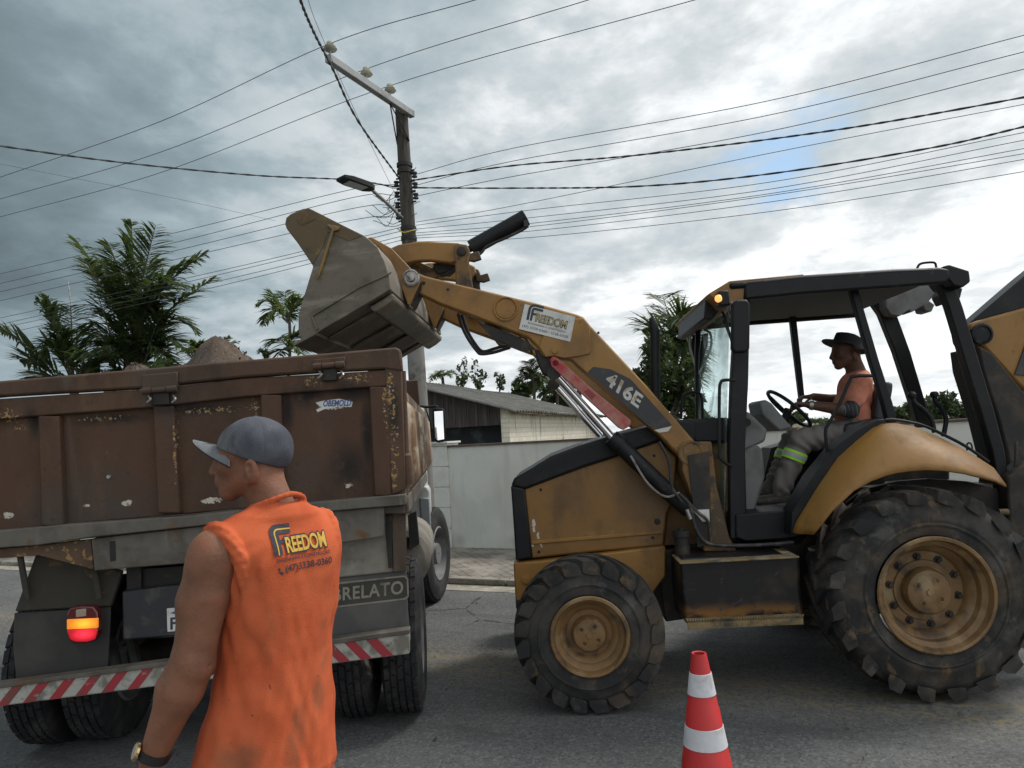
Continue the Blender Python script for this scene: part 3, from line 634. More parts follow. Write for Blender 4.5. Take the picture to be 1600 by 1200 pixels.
# jumper loops at the pole
b = MB(); rr = random.Random(3)
for i in range(13):
    z = 4.68 + rr.random() * .68; s0 = -.9 + rr.random() * .6
    p0 = pole_at(z) + kd * s0; p1 = pole_at(z + rr.uniform(-.15, .15)) + kd * rr.choice((-.17, -.15, .17)) + kn * rr.uniform(-.15, .1)
    mid = p0.lerp(p1, .5) + Vector((0, 0, -rr.uniform(.02, .22)))
    b.tube(smooth_path([p0, mid, p1], 7), .0045, 5)
b.build('jumper_wires', M['wire'], pole)
b = MB(); yc = pole_at(4.56); b.tube(smooth_path([yc + Vector((-.14, -.1, .05)), yc + Vector((-.05, -.16, -.03)), yc + Vector((.08, -.13, 0)), yc + Vector((.12, 0, .04))], 6), .008, 6); b.build('yellow_tie', material('yellow_tie_plastic', (.5, .4, .05), .5), pole)
# ================================================================== BACKHOE LOADER
PSI = R(3.0)
LN = Vector((math.sin(PSI), math.cos(PSI), 0))       # across the machine, away from the camera
LE = Vector((math.cos(PSI), -math.sin(PSI), 0))      # along it, front -> rear
VC = 5.62                                            # centre plane
UP = Vector((0, 0, 1))
def L(px, py, v): return on_plane(px, py, LN * v, LN)
def far(v): return 2 * VC - v
def lw_shift(p, dv): return p + LN * dv
ldr = thing('backhoe_loader', L(1180, 1090, VC) * Vector((1, 1, 0)).x if False else Vector((L(1180, 700, VC).x, L(1180, 700, VC).y, 0)),
            'worn yellow backhoe loader with raised bucket tipping into the dump truck', 'loader', rotz=0)
def plate(b, px, v0, v1, mirror=False):
    """polygon traced at depth v0, extruded to v1; mirror also builds the far twin"""
    P = [L(x, y, v0) for x, y in px]
    b.prism(P, LN * (v1 - v0))
    if mirror: b.prism([p + LN * (2 * (VC - v0)) for p in P], LN * (v0 - v1))
    return b
def mirrored(P, v): return [p + LN * (2 * (VC - v)) for p in P]

def twin(name, px, v0, v1, mat, bevel=0.0):
    for mir in (0, 1):
        P = [L(x, y, v0) for x, y in px]; b = MB()
        if mir: b.prism([p + LN * (2 * (VC - v0)) for p in P], LN * (v0 - v1))
        else: b.prism(P, LN * (v1 - v0))
        b.build(name, mat, ldr, bevel=bevel)
# ---- wheels
def loader_wheel(cpx, cpy, vface, Rr, W, rim_r, hub_r, dish, nl, nbolt, bolt_r, far_side=False):
    s = 1
    c0 = L(cpx, cpy, vface); c0 = Vector((c0.x, c0.y, 0)) + UP * Rr
    if far_side: c0 = c0 + LN * (2 * (VC - vface)); s = -1
    ax = LN * s                                     # from outer face inward
    b = MB()
    rt = Rr - .033
    prof = [(W * .16, rim_r), (W * .03, rim_r + .015), (0.0, rim_r + .06), (.0, rim_r + (rt - rim_r) * .36), (-.004, rim_r + (rt - rim_r) * .39), (-.004, rim_r + (rt - rim_r) * .43), (.0, rim_r + (rt - rim_r) * .46), (W * .02, rt - .075), (W * .07, rt - .025), (W * .18, rt), (W * .5, rt + .008),
            (W * .82, rt), (W * .93, rt - .025), (W * .98, rt - .075), (W, rim_r + (rt - rim_r) * .45), (W, rim_r + .06), (W * .97, rim_r + .015), (W * .84, rim_r)]
    b.lathe(c0, ax, prof, 72, closed=True)
    # bead ring
    b.lathe(c0, ax, [(-.006, rim_r + .07), (-.010, rim_r + .08), (.0, rim_r + .09), (.01, rim_r + .08)], 72, closed=True)
    u = LE.copy(); v2 = ax.cross(u)
    def pt(a, h, r): return c0 + ax * h + (u * math.cos(a) + v2 * math.sin(a)) * r
    for k in range(nl * 2):
        side = k % 2; a0 = 2 * math.pi * k / (nl * 2)
        lo, hi = [], []
        for sidx in range(7):
            t = sidx / 6
            h = W * (.5 - .5 * t * 1.0 + .03) if side == 0 else W * (.5 + .5 * t - .03)
            a = a0 + .34 * t ** 1.1 * (.62 / Rr) * (1 if True else -1) - .10
            rr_ = Rr - .012 * t * t; base = rt - .012
            if sidx == 6: rr_ = Rr - .058; base = rt - .062; h = W * (-.020) if side == 0 else W * 1.020
            if sidx == 5: rr_ = Rr - .014; base = rt - .05; h = W * .0 if side == 0 else W * 1.0
            da = (.026 + .014 * t) / Rr
            lo.append((pt(a - da * 1.15, h, base), pt(a + da * 1.15, h, base))); hi.append((pt(a - da, h, rr_), pt(a + da, h, rr_)))
        rings = [[lo[i][0], lo[i][1], hi[i][1], hi[i][0]] for i in range(7)]
        b.loft(rings)
    ty = b.build('tyre', M['rubber'], ldr, ang=40)
    b = MB()
    b.lathe(c0, ax, [(-.004, rim_r + .012), (-.012, rim_r + .004), (-.010, rim_r - .012), (.03, rim_r - .022), (.05, rim_r - .05), (dish * .6, rim_r - .055), (dish * .75, rim_r - .085), (dish, rim_r - .10), (dish, hub_r * .5), (dish + .02, .01)], 48, cap=False)
    rm = b.build('rim', M['rim'], ty, ang=40)
    b = MB()
    b.lathe(c0, ax, [(dish, hub_r + .05), (dish - .012, hub_r + .045), (dish - .012, hub_r + .008), (dish - .06, hub_r), (dish - .075, hub_r - .008), (dish - .078, hub_r - .02), (dish - .078, .01)], 40, cap=False)
    for k in range(4):
        a = k * math.pi / 2 + .6
        b.lathe(c0 + (u * math.cos(a) + v2 * math.sin(a)) * hub_r * .58 + ax * (dish - .078), -ax, [(0, .022), (.004, .022), (.004, .014), (.0, .012), (.0, .001)], 12)
    b.lathe(c0 + ax * (dish - .078), -ax, [(0, .02), (.012, .02), (.012, .001)], 6)
    b.build('hub', M['rim'], rm, ang=35)
    for k in range(nbolt):
        a = 2 * math.pi * k / nbolt + .2
        b = MB(); b.lathe(c0 + (u * math.cos(a) + v2 * math.sin(a)) * bolt_r + ax * dish, -ax, [(-.005, .024), (.012, .024), (.014, .015), (.03, .015), (.03, .001)], 6)
        b.build('wheel_nut', M['dark_metal'], rm)
    return c0
VT = 4.58
cF = loader_wheel(921, 985, VT, .468, .31, .233, .102, .11, 21, 8, .165)
cR = loader_wheel(1464, 930, VT - .02, .632, .47, .335, .135, .16, 20, 10, .205)
loader_wheel(921, 985, VT, .468, .31, .233, .102, .11, 21, 8, .165, True)
loader_wheel(1464, 930, VT - .02, .632, .47, .335, .135, .16, 20, 10, .205, True)
b = MB(); b.tube([cF + LN * .25, cF + LN * 1.85], .075, 14); b.tube([cF + LN * .9, cF + LN * 1.2], .14, 14)
b.build('front_axle', M['dark_metal'], ldr)
b = MB(); b.tube([cR + LN * .4, cR + LN * 1.7], .12, 14); b.tube([cR + LN * .75, cR + LN * 1.4], .2, 14)
b.build('rear_axle', M['dark_metal'], ldr)

# ---- chassis, hood
VH = 5.17
b = MB(); plate(b, [(1000, 862), (1062, 858), (1090, 850), (1250, 850), (1330, 760), (1590, 760), (1590, 930), (1090, 965), (1040, 972), (1030, 905), (1000, 905)], 5.22, far(5.22))
b.build('chassis_frame', M['dark_metal'], ldr, bevel=.01)
b = MB(); plate(b, [(802, 880), (842, 877), (1040, 853), (1040, 900), (1015, 935), (850, 940), (838, 948), (806, 948)], 5.12, far(5.12))
b.build('front_frame', M['yellow'], ldr, bevel=.012)
b = MB(); plate(b, [(806, 938), (838, 938), (838, 950), (815, 968), (806, 950)], 5.10, far(5.10)); b.build('front_skid', M['dark_metal'], ldr, bevel=.008)
fb = L(822, 905, 5.12)
b = MB(); b.lathe(fb + LN * .002, -LN, [(0, .03), (.018, .03), (.02, .02), (.02, .001)], 14); b.build('frame_bolt', M['yellow'], ldr)
# side panel (yellow), lofted so that the upper edge leans inwards
side = [(818, 763), (860, 747), (910, 729), (960, 713), (1030, 688), (1058, 715), (1053, 780), (1042, 804), (1037, 853), (935, 862), (830, 873)]
b = MB(); plate(b, side, VH, far(VH)); 
def ll(px, py, v): return rootm(ldr).inverted() @ L(px, py, v)
M['hood_yellow'] = material('scraped_loader_paint', (0.215, 0.107, 0.025), 0.5, 0, [
    dict(c=(0.135, 0.072, 0.024), s=2.2, lo=0.42, hi=0.65), dict(c=(0.10, 0.06, 0.026), s=4, lo=0.52, hi=0.72, amt=0.75, stretch=(1, 1, .45), r=0.75),
    dict(c=(0.07, 0.05, 0.033), s=26, lo=0.62, hi=0.70, m=2.5, amt=0.8), dict(c=(.50, .49, .45), s=40, lo=.30, hi=.75, slo=0.0, hard=.30, spots=[(ll(834, 822, VH), (.028, .3, .085)), (ll(841, 838, VH), (.018, .3, .055)), (ll(846, 852, VH), (.016, .3, .04)), (ll(832, 850, VH), (.02, .3, .05))]),
    dict(c=(.30, .21, .10), s=6, lo=.45, hi=.7, amt=.6, spots=[(ll(930, 838, VH), (.5, .4, .05))])], bump=0.16, bscale=30, dent=5)
hs_ = b.build('hood_side_panel', M['hood_yellow'], ldr, bevel=.014)
for (x, y, r0_) in ((1027, 815, .022), (957, 838, .010), (845, 765, .010), (1022, 712, .010), (1020, 840, .010), (842, 862, .010)):
    q = L(x, y, VH); bb = MB(); bb.lathe(q, -LN, [(0, r0_), (.006, r0_ * .9), (.008, r0_ * .5), (.004, r0_ * .4), (.004, .001)], 14); bb.build('panel_fastener', M['dark_metal'], hs_)
b = MB(); plate(b, [(829, 845), (1036, 829), (1037, 834), (830, 851)], VH - .012, VH + .02); b.build('panel_ridge', M['yellow'], hs_, bevel=.005)
ov = [(798, 760), (803, 748), (830, 732), (860, 713), (905, 696), (955, 681), (1000, 669), (1060, 655), (1088, 658), (1090, 690), (1062, 692), (1030, 690), (960, 715), (910, 731), (860, 750), (820, 765)]
b = MB(); plate(b, ov, VH - .025, far(VH) + .025); b.build('hood_top', M['black'], ldr, bevel=.02, seg=3)
b = MB(); plate(b, [(798, 759), (820, 764), (832, 872), (806, 876), (801, 800)], VH - .03, far(VH) + .03); b.build('grille', M['black'], ldr, bevel=.012)
b = MB(); plate(b, [(1030, 688), (1086, 655), (1150, 655), (1150, 850), (1037, 853), (1042, 804), (1058, 720)], VH + .10, far(VH) - .1); b.build('cowl', M['yellow_dirty'], ldr, bevel=.01)
b = MB(); plate(b, [(1062, 656), (1140, 652), (1140, 692), (1062, 692)], VH - .02, far(VH) + .02); b.build('cowl_cover', M['black'], ldr, bevel=.02)
# yellow dirty side post under loader arm pivot
twin('arm_tower', [(1068, 690), (1112, 690), (1120, 760), (1140, 840), (1152, 862), (1100, 862), (1090, 800), (1066, 735)], 5.0, 5.2, M['yellow_dirty'], .01)
b = MB(); plate(b, [(1075, 712), (1108, 705), (1112, 850), (1090, 855)], 4.985, 5.0); b.build('tower_grime_plate', M['dark_metal'], ldr)
b = MB(); plate(b, [(1082, 797), (1108, 796), (1109, 815), (1098, 815)], 4.975, 4.985); b.build('warning_label', M['sticker'], ldr)
# hydraulic filter on the frame
fp = L(1067, 868, 4.98)
b = MB(); b.lathe(fp, UP, [(0, .046), (.0, .05), (.12, .05), (.125, .06), (.165, .06), (.17, .02), (.18, .02), (.18, .001)], 18); b.build('oil_filter', M['dark_metal'], ldr)
# exhaust
e0 = L(1024, 690, 5.55); e1 = L(1023, 520, 5.55); e2 = L(1019, 502, 5.55); 
b = MB(); b.tube([e0, L(1023.5, 530, 5.55), L(1023, 518, 5.55), L(1021, 507, 5.55), L(1018, 497, 5.55)], [.037, .037, .037, .034, .02], 16); b.build('exhaust_stack', M['black'], ldr)

# ---- step / tool box
b = MB(); plate(b, [(1063, 876), (1068, 872), (1245, 866), (1250, 876), (1252, 925), (1258, 968), (1085, 976), (1071, 975), (1066, 930)], 4.80, 5.2); b.build('step_box', material('oily_black_tank', (.011, .0105, .012), .38, 0, [dict(c=(.035, .026, .016), s=5, lo=.5, hi=.7), dict(c=(.24, .11, .025), s=4.6, lo=.40, hi=.56, axis=(2, .60, .50), amt=.9, stretch=(1, 1, 2)), dict(c=(.05, .046, .043), s=14, lo=.6, hi=.7)], bump=.05, spec=.4), ldr, bevel=.02, seg=3)
M['step_tread'] = material('dusty_step_tread', (.22, .16, .075), .85, 0, [dict(c=(.06, .05, .035), s=8, lo=.45, hi=.66), dict(c=(.30, .26, .19), s=4, lo=.5, hi=.7)], bump=.3, bscale=90)
q0, q1 = L(1062, 879, 4.72), L(1249, 869, 4.72)
b = MB(); b.prism([q0, q1, q1 + LN * .32, q0 + LN * .32], UP * -.012); b.build('step', M['step_tread'], ldr, bevel=.004)
q0, q1 = L(1075, 984, 4.72), L(1256, 976, 4.72)
b = MB(); pr = [(0, 0), (.05, .055), (.08, .055)]
b.prism([q0, q1, q1 + UP * .05, q0 + UP * .05], LN * .012); b.prism([q0 + UP * .038, q1 + UP * .038, q1 + UP * .038 + LN * .22, q0 + UP * .038 + LN * .22], UP * .012)
for i in range(44):
    t = i / 43; b.box(q0.lerp(q1, t) + UP * .056 + LN * .004, (.010, .012, .014))
b.build('lower_step', M['step_tread'], ldr, bevel=.003)

# ---- cab
VN = 5.03; VF = far(VN)
floor_z = L(1200, 806, VN).z
b = MB(); plate(b, [(1150, 804), (1242, 796), (1262, 835), (1232, 842), (1166, 846), (1150, 840)], VN - .02, VF + .02); b.build('cab_sill', M['black'], ldr, bevel=.01)
f0, f1 = L(1160, 806, VN), L(1285, 796, VN)
b = MB(); b.prism([f0, f1, f1 + LN * (VF - VN), f0 + LN * (VF - VN)], UP * .012); b.build('cab_floor', M['floor_mat'], ldr)
def post(name, pts, v, dp, mat='black', bevel=.008):
    b = MB(); rg = []
    for (x, y, wpx) in pts:
        a = L(x - wpx / 2, y, v); c = L(x + wpx / 2, y, v)
        rg.append([a, c, c + LN * dp, a + LN * dp])
    b.loft(rg); return b.build(name, M[mat], ldr, bevel=bevel)
post('front_pillar', [(1154, 842, 26), (1152, 700, 25), (1156, 600, 27), (1161, 480, 22), (1163, 446, 20)], VN, .07)
post('middle_pillar', [(1395, 660, 15), (1388, 630, 15), (1366, 560, 14), (1346, 490, 13), (1332, 440, 12)], VN, .06)
post('rear_pillar', [(1571, 770, 16), (1561, 705, 19), (1543, 640, 21), (1518, 560, 22), (1494, 480, 22), (1474, 425, 22)], VN, .08)
dv = VF - VN - .07
def post_far(name, pts, wd, dp, v):
    post(name, pts, v, dp)
post_far('front_pillar', [(1092, 660, 8), (1090, 560, 8), (1092, 500, 8)], .03, .04, VF - .07)
post_far('middle_pillar', [(1254, 622, 8), (1247, 560, 9), (1238, 480, 10)], .05, .06, VF - .06)
post_far('rear_pillar', [(1446, 668, 20), (1436, 630, 22), (1411, 550, 24), (1388, 490, 26), (1365, 455, 30)], .05, .08, VF - .08)
# canopy
VR = 4.90
nearT = [(1164, 440), (1250, 431), (1400, 421), (1472, 418), (1484, 420), (1486, 434), (1478, 442), (1400, 448), (1250, 459), (1164, 468)]
twin('roof_rail', nearT, VR, VR + .06, M['black'], .015)
top = [L(x, y, VR) for x, y in [(1140, 441), (1164, 439), (1250, 429.5), (1400, 419.5), (1474, 416.5)]]
bot = [p - UP * .045 for p in top]
b = MB(); b.prism([p + LN * .0 for p in top] + bot[::-1], LN * (far(VR) - VR)); b.build('roof', M['black'], ldr, bevel=.02)
M['headliner'] = material('cab_headliner', (.07, .075, .078), .8)
hl0 = [L(x, y, VR) - UP * .05 + LN * .1 for x, y in [(1180, 440), (1460, 419)]]
b = MB(); b.prism([hl0[0], hl0[1], hl0[1] - UP * .03, hl0[0] - UP * .03], LN * (far(VR) - VR - .2)); b.build('headliner', M['headliner'], ldr, bevel=.01)
b = MB()
hl = [L(x, y, VF - .25) for x, y in [(1345, 395), (1468, 388), (1458, 462), (1440, 487), (1400, 494), (1372, 470)]]
b.prism([L(x, y, VF - .2) for x, y in [(1385, 450), (1450, 440), (1462, 460), (1452, 470), (1461, 476), (1456, 487), (1446, 486), (1443, 478), (1424, 488), (1421, 484), (1406, 494), (1392, 492), (1384, 480)]], LN * .16); b.build('rear_console', M['plastic_grey'], ldr, bevel=.008)
# yellow front visor with lamps
vs_near = [(1107, 459), (1140, 439), (1256, 428), (1256, 431), (1166, 440), (1162, 470), (1140, 478), (1128, 480), (1120, 470)]
b = MB(); Pn = [L(x, y, VR + .02) for x, y in vs_near]; Pf = [p + LN * (2 * (VC - VR) - .04) for p in Pn]
b.loft([Pn, Pf]) ; b.build('front_visor', M['yellow'], ldr, bevel=.012)
b = MB(); gp = [L(x, y, VN + .05) for x, y in [(1103, 462), (1122, 450), (1130, 478), (1112, 500), (1100, 498)]]
b.prism(gp, LN * (VF - VN - .1)); b.build('visor_underside', M['black'], ldr, bevel=.01)
def lamp(px, py, v, sx, sy, mat='amber', name='work_light'):
    c = L(px, py, v); h = MB(); h.box(c + LE * .02, (.07, .10, .10), Matrix((LE, LN, UP)).transposed()); ho = h.build(name, M['black'], ldr, bevel=.01)
    q = MB(); ux = (LE * .42 + UP * -.9).normalized(); q.lathe(c - LE * .012 - LN * .04, (-LE * .75 - LN * .6 - UP * .15), [(.0, sy), (.012, sy * .95), (.02, sy * .6), (.022, .001)], 16); q.build('lens', M[mat], ho)
lamp(1124, 468, VR - .005, .03, .026); lamp(1088, 492, VC + .28, .03, .026)
lamp(1112, 486, VC - .08, .03, .04, 'plastic_grey'); lamp(1100, 478, VC + .1, .03, .04, 'plastic_grey')
for k, (pts) in enumerate(([(1474, 416), (1484, 413), (1515, 423), (1517, 440), (1505, 449), (1490, 446), (1482, 436)], [(1488, 446), (1505, 450), (1501, 466), (1492, 470), (1485, 456)])):
    b = MB(); plate(b, pts, VR + .02 + .2 * k, VR + .28 + .2 * k); b.build('rear_work_light', M['black'], ldr, bevel=.01)
b = MB(); b.tube(smooth_path([L(1433, 419, VR + .05), L(1437, 413, VR + .05), L(1446, 410.5, VR + .05), L(1460, 410.5, VR + .05), L(1463, 418, VR + .05)], 5), .008, 8); b.build('roof_handle', M['black'], ldr)
# windscreen between the front pillars
q = [L(1140, 490, VN + .05), L(1132, 812, VN + .05)]
r_ = [L(1094, 500, VF - .05), L(1092, 668, VF - .05)]
b = MB(); off = LE * .006; b.raw([q[0], q[1], L(1088, 770, VF - .05), r_[0]], [(0, 1, 2, 3)]); 
ws = b.build('windscreen', M['windscreen'], ldr, smooth=False); s_ = ws.modifiers.new('thick', 'SOLIDIFY'); s_.thickness = .006
b = MB(); b.tube([L(1122, 470, VN + .1), L(1136, 505, VN + .2), L(1143, 534, VN + .22)], .008, 6); b.tube([L(1130, 500, VN + .2), L(1144, 536, VN + .22)], .006, 6); b.build('wiper', M['black'], ldr)
# mirrors
def mirror(poly, v0, v1, arm):
    b = MB(); plate(b, poly, v0, v1); mo = b.build('mirror', M['black'], ldr, bevel=.02, seg=3)
    b = MB(); b.tube(smooth_path(arm, 6), .010, 8); b.build('mirror_arm', M['steel'], mo)
mirror([(1144, 474), (1150, 468), (1168, 467), (1173, 474), (1172, 544), (1166, 551), (1148, 552), (1143, 545)], 4.78, 4.83, [L(1160, 478, 4.8), L(1141, 474, 4.86), L(1140, 486, 4.9), L(1142, 495, VN)])
mirror([(1084, 520), (1090, 523), (1092, 560), (1090, 584), (1082, 560), (1080, 535)], far(4.9), far(4.86), [L(1090, 584, far(4.9)), L(1078, 540, far(4.9)), L(1082, 520, far(4.9)), L(1096, 516, far(5.0))])
mirror([(1098, 522), (1107, 520), (1106, 540), (1094, 575), (1092, 585), (1093, 550)], VF - .2, VF - .17, [L(1092, 585, VF - .2), L(1110, 545, VF - .2), L(1110, 522, VF - .2), L(1100, 515, VF - .2)])
# grab handles
b = MB(); b.tube(smooth_path([L(1148, 594, 4.97), L(1133, 594, 4.95), L(1126, 598, 4.94), L(1124, 618, 4.94), L(1124, 700, 4.94), L(1127, 718, 4.94), L(1143, 729, 4.97)], 6), .011, 10); b.build('grab_handle', M['black'], ldr)
b = MB(); b.tube(smooth_path([L(1064, 655, 5.75), L(1065, 628, 5.75), L(1070, 616, 5.75), L(1086, 613, 5.75), L(1096, 620, 5.75), L(1098, 655, 5.75)], 6), .011, 8); b.build('grab_handle', M['black'], ldr)
b = MB(); b.tube(smooth_path([L(1362, 587, 4.98), L(1335, 588, 4.97), L(1328, 594, 4.97), L(1312, 630, 4.97), L(1296, 660, 4.97), L(1290, 672, 4.97), L(1292, 700, 4.97), L(1297, 728, 4.99)], 6), .011, 10); b.build('door_rail', M['black'], ldr)
# console, steering
b = MB(); plate(b, [(1160, 640), (1172, 645), (1200, 672), (1196, 690), (1160, 706)], 5.3, 5.7); b.build('dash_panel', M['plastic_grey'], ldr, bevel=.02)
b = MB(); plate(b, [(1160, 705), (1182, 694), (1192, 702), (1196, 745), (1180, 800), (1163, 806)], 5.25, 5.75); co = b.build('dash_console', M['plastic_grey'], ldr, bevel=.02)
b = MB(); plate(b, [(1186, 628), (1196, 624), (1206, 630), (1238, 668), (1218, 674), (1190, 648)], 5.42, 5.74); b.build('steering_column', M['plastic_grey'], ldr, bevel=.015)
kc = L(1167, 660, 5.29); b = MB(); b.lathe(kc, -LN, [(0, .028), (.015, .026), (.015, .001)], 16); b.build('dash_knob', M['black'], ldr)
VS = VC - .02
c1, c2 = L(1203, 613, VS), L(1262, 665, VS); sc_ = c1.lerp(c2, .5); t1 = (c2 - c1); rad = t1.length / 2; t1.normalize(); sn = t1.cross(LN).normalized()
b = MB(); rr0 = .19; ring = []
for k in range(40):
    a = 2 * math.pi * k / 40; ring.append(sc_ + (t1 * math.cos(a) + LN * math.sin(a)) * rr0)
b2 = []
for k in range(41):
    a = 2 * math.pi * k / 40; ce = sc_ + (t1 * math.cos(a) + LN * math.sin(a)) * rr0; ra = (t1 * math.cos(a) + LN * math.sin(a))
    b2.append([ce + (ra * math.cos(q) + sn * math.sin(q)) * .014 for q in [2 * math.pi * j / 8 for j in range(8)]])
b.loft(b2, cap=False)
for a in (.5, 2.6, 4.7): b.tube([sc_ - sn * .03 * (1 if sn.z > 0 else -1), sc_ + (t1 * math.cos(a) + LN * math.sin(a)) * rr0], .010, 6)
b.tube([sc_, L(1222, 668, VS)], .03, 10); b.build('steering_wheel', M['black'], ldr)
STW = (sc_, t1, rr0)
# seat
M['seat'] = material('black_vinyl_seat', (.022, .023, .025), .5, 0, [dict(c=(.06, .06, .058), s=6, lo=.48, hi=.7)], bump=.1)
b = MB(); plate(b, [(1318, 672), (1326, 662), (1360, 655), (1388, 650), (1394, 664), (1380, 680), (1330, 688)], VC - .24, VC + .24); b.build('seat_cushion', M['seat'], ldr, bevel=.03, seg=3)
b = MB(); plate(b, [(1366, 655), (1372, 612), (1386, 596), (1397, 597), (1396, 610), (1387, 662)], VC - .22, VC + .22); b.build('seat_back', M['seat'], ldr, bevel=.03, seg=3)
b = MB(); plate(b, [(1330, 688), (1380, 682), (1385, 760), (1290, 780), (1290, 740)], VC - .2, VC + .2); b.build('seat_base', M['dark_metal'], ldr, bevel=.02)
b = MB(); plate(b, [(1205, 700), (1240, 690), (1330, 680), (1372, 662), (1420, 672), (1480, 720), (1480, 800), (1190, 800), (1190, 760)], VC + .30, VF - .02); b.build('cab_inner_panel', M['dark_metal'], ldr)
# rear control levers
for k, (pts, v) in enumerate((([(1460, 676), (1455, 655), (1443, 640), (1430, 630), (1425, 620)], 5.35), ([(1474, 682), (1478, 655), (1470, 636), (1462, 628), (1460, 619)], 5.5))):
    P = smooth_path([L(x, y, v) for x, y in pts], 5); b = MB(); b.tube(P, .017, 8); lv = b.build('control_lever', M['black'], ldr)
    b = MB(); b.lathe(P[-1] - UP * .012, UP, [(0, .015), (.01, .028), (.03, .03), (.045, .02), (.048, .001)], 14); b.build('lever_knob', M['black'], lv)
# ---- rear fender (curved shell between an outer lower lip and an inner upper edge)
upE = [(1242, 833), (1246, 817), (1277, 762), (1309, 715), (1340, 687), (1363, 669), (1378, 662), (1400, 661), (1430, 667), (1466, 682), (1500, 699), (1530, 716), (1553, 731), (1572, 757)]
loE = [(1271, 836), (1276, 828), (1300, 797), (1334, 766), (1362, 751), (1384, 743), (1400, 739), (1420, 736), (1448, 734), (1475, 735), (1506, 739), (1534, 746), (1556, 752), (1573, 760)]
def fender(sgn):
    b = MB(); rings = []
    for i in range(len(upE)):
        fr = i / (len(upE) - 1); cap = min(1, min(fr, 1 - fr) * 6)
        vo = 4.60 + .10 * (1 - cap); vi = 4.86
        lo = L(*loE[i], vo); hi = L(*upE[i], vi - .06 * (1 - cap)); n_ = 6; rg = []
        for k in range(n_ + 1):
            t = k / n_; p = lo.lerp(hi, t); out_ = math.sin(math.pi * min(1, t * 1.0)) * .045 * cap
            rg.append(p - LN * out_ * (1 if t > 0 else 0))
        rg.append(L(*upE[i], vi) + LN * .22 - UP * .0)
        if sgn < 0: rg = [p + LN * 2 * (VC - p.dot(LN)) for p in rg]
        rings.append(rg)
    b.loft(rings, cap=False, closed=False); o = b.build('rear_fender', M['yellow'], ldr, ang=50); s_ = o.modifiers.new('thick', 'SOLIDIFY'); s_.thickness = .012; s_.offset = -1
fender(1); fender(-1)
twin('wheel_arch', [(1285, 830), (1310, 795), (1350, 765), (1400, 752), (1450, 748), (1510, 752), (1575, 768), (1585, 850), (1540, 800), (1450, 785), (1360, 800), (1300, 850), (1268, 862)], 5.06, 5.10, M['dark_metal'])
b = MB(); plate(b, [(1238, 800), (1270, 745), (1308, 698), (1340, 673), (1370, 656), (1383, 655), (1386, 664), (1363, 674), (1312, 719), (1280, 766), (1248, 822), (1236, 838)], 4.86, 5.06); b.build('fender_trim', M['black'], ldr, bevel=.006)
b = MB(); b.tube(smooth_path([L(x, y, 4.93) for x, y in [(1383, 656), (1400, 656), (1440, 664), (1480, 682), (1510, 698), (1545, 722)]], 5), .010, 6); b.build('fender_edge', M['black'], ldr)
b = MB(); b.tube(smooth_path([L(1511, 704, 4.97), L(1511, 695, 4.97), L(1514, 692, 4.97), L(1518, 695, 4.97), L(1520, 706, 4.97)], 5), .006, 6); b.build('fender_loop', M['black'], ldr)

# ---- loader arms
VA = 5.02; TA = .125
arm = [(643, 446), (645, 430), (652, 426), (664, 431), (720, 445), (778, 459), (840, 474), (902, 491), (912, 495), (922, 508), (1010, 602), (1093, 698), (1095, 712), (1086, 720), (1074, 721), (1062, 714), (1030, 680), (960, 622), (905, 575), (893, 563), (870, 560), (848, 557), (838, 540), (825, 527), (800, 518), (745, 496), (690, 476), (652, 458)]
for nm, v, sgn in (('lift_arm', VA, 1), ('lift_arm', far(VA), -1)):
    b = MB(); P = [L(x, y, VA) for x, y in arm]
    if sgn < 0: P = [p + LN * 2 * (VC - VA) for p in P]
    b.prism(P, LN * TA * sgn); ao = b.build(nm, M['yellow'], ldr, bevel=.014)
    if sgn > 0: armo = ao
    else:
        armf = ao
# elbow reinforcement plate and boss, pivot
b = MB(); plate(b, [(842, 541), (850, 520), (870, 500), (912, 497), (921, 509), (925, 545), (922, 553), (905, 557), (880, 560), (866, 556), (852, 558)], VA - .012, VA + .01); b.build('elbow_plate', M['yellow'], armo, bevel=.006)
pc = L(790, 483, VA); b = MB(); b.lathe(pc + LN * .01, -LN, [(0, .085), (.018, .085), (.020, .078), (.012, .070), (.016, .064), (.016, .001)], 32); b.build('arm_boss', M['yellow'], armo)
for (x, y, r0_) in ((662, 442, .014), (700, 452, .010), (905, 540, .012), (960, 590, .010), (1040, 690, .012), (935, 520, .010)):
    q = L(x, y, VA); bb = MB(); bb.lathe(q, -LN, [(0, r0_), (.007, r0_ * .9), (.008, r0_ * .5), (.008, .001)], 6); bb.build('bolt', M['dark_metal'], armo)
pc = L(1079, 708, VA); b = MB(); b.lathe(pc + LN * .03, -LN, [(0, .085), (.05, .085), (.055, .075), (.045, .05), (.045, .001)], 28); b.build('pivot_boss', M['yellow_dirty'], armo)
pc = L(867, 548, VA - .012); b = MB(); b.lathe(pc, -LN, [(0, .022), (.012, .02), (.012, .001)], 12); b.build('pin', M['yellow'], armo)
pc = L(850, 575, VA); 
b = MB(); plate(b, [(835, 545), (868, 555), (880, 585), (862, 590), (848, 585), (840, 568)], VA + .02, VA + .10); b.build('cylinder_lug', M['dark_metal'], armo, bevel=.012)
b = MB(); plate(b, [(745, 502), (800, 522), (825, 534), (836, 545), (815, 548), (770, 528)], VA + .03, VA + .09); b.build('arm_grease_patch', M['dark_metal'], armo)
# cross tube between the arms
b = MB(); q = L(775, 500, VA + TA); b.tube([q, q + LN * (2 * (VC - VA) - 2 * TA)], .085, 18); b.build('cross_tube', M['yellow_dirty'], ldr)
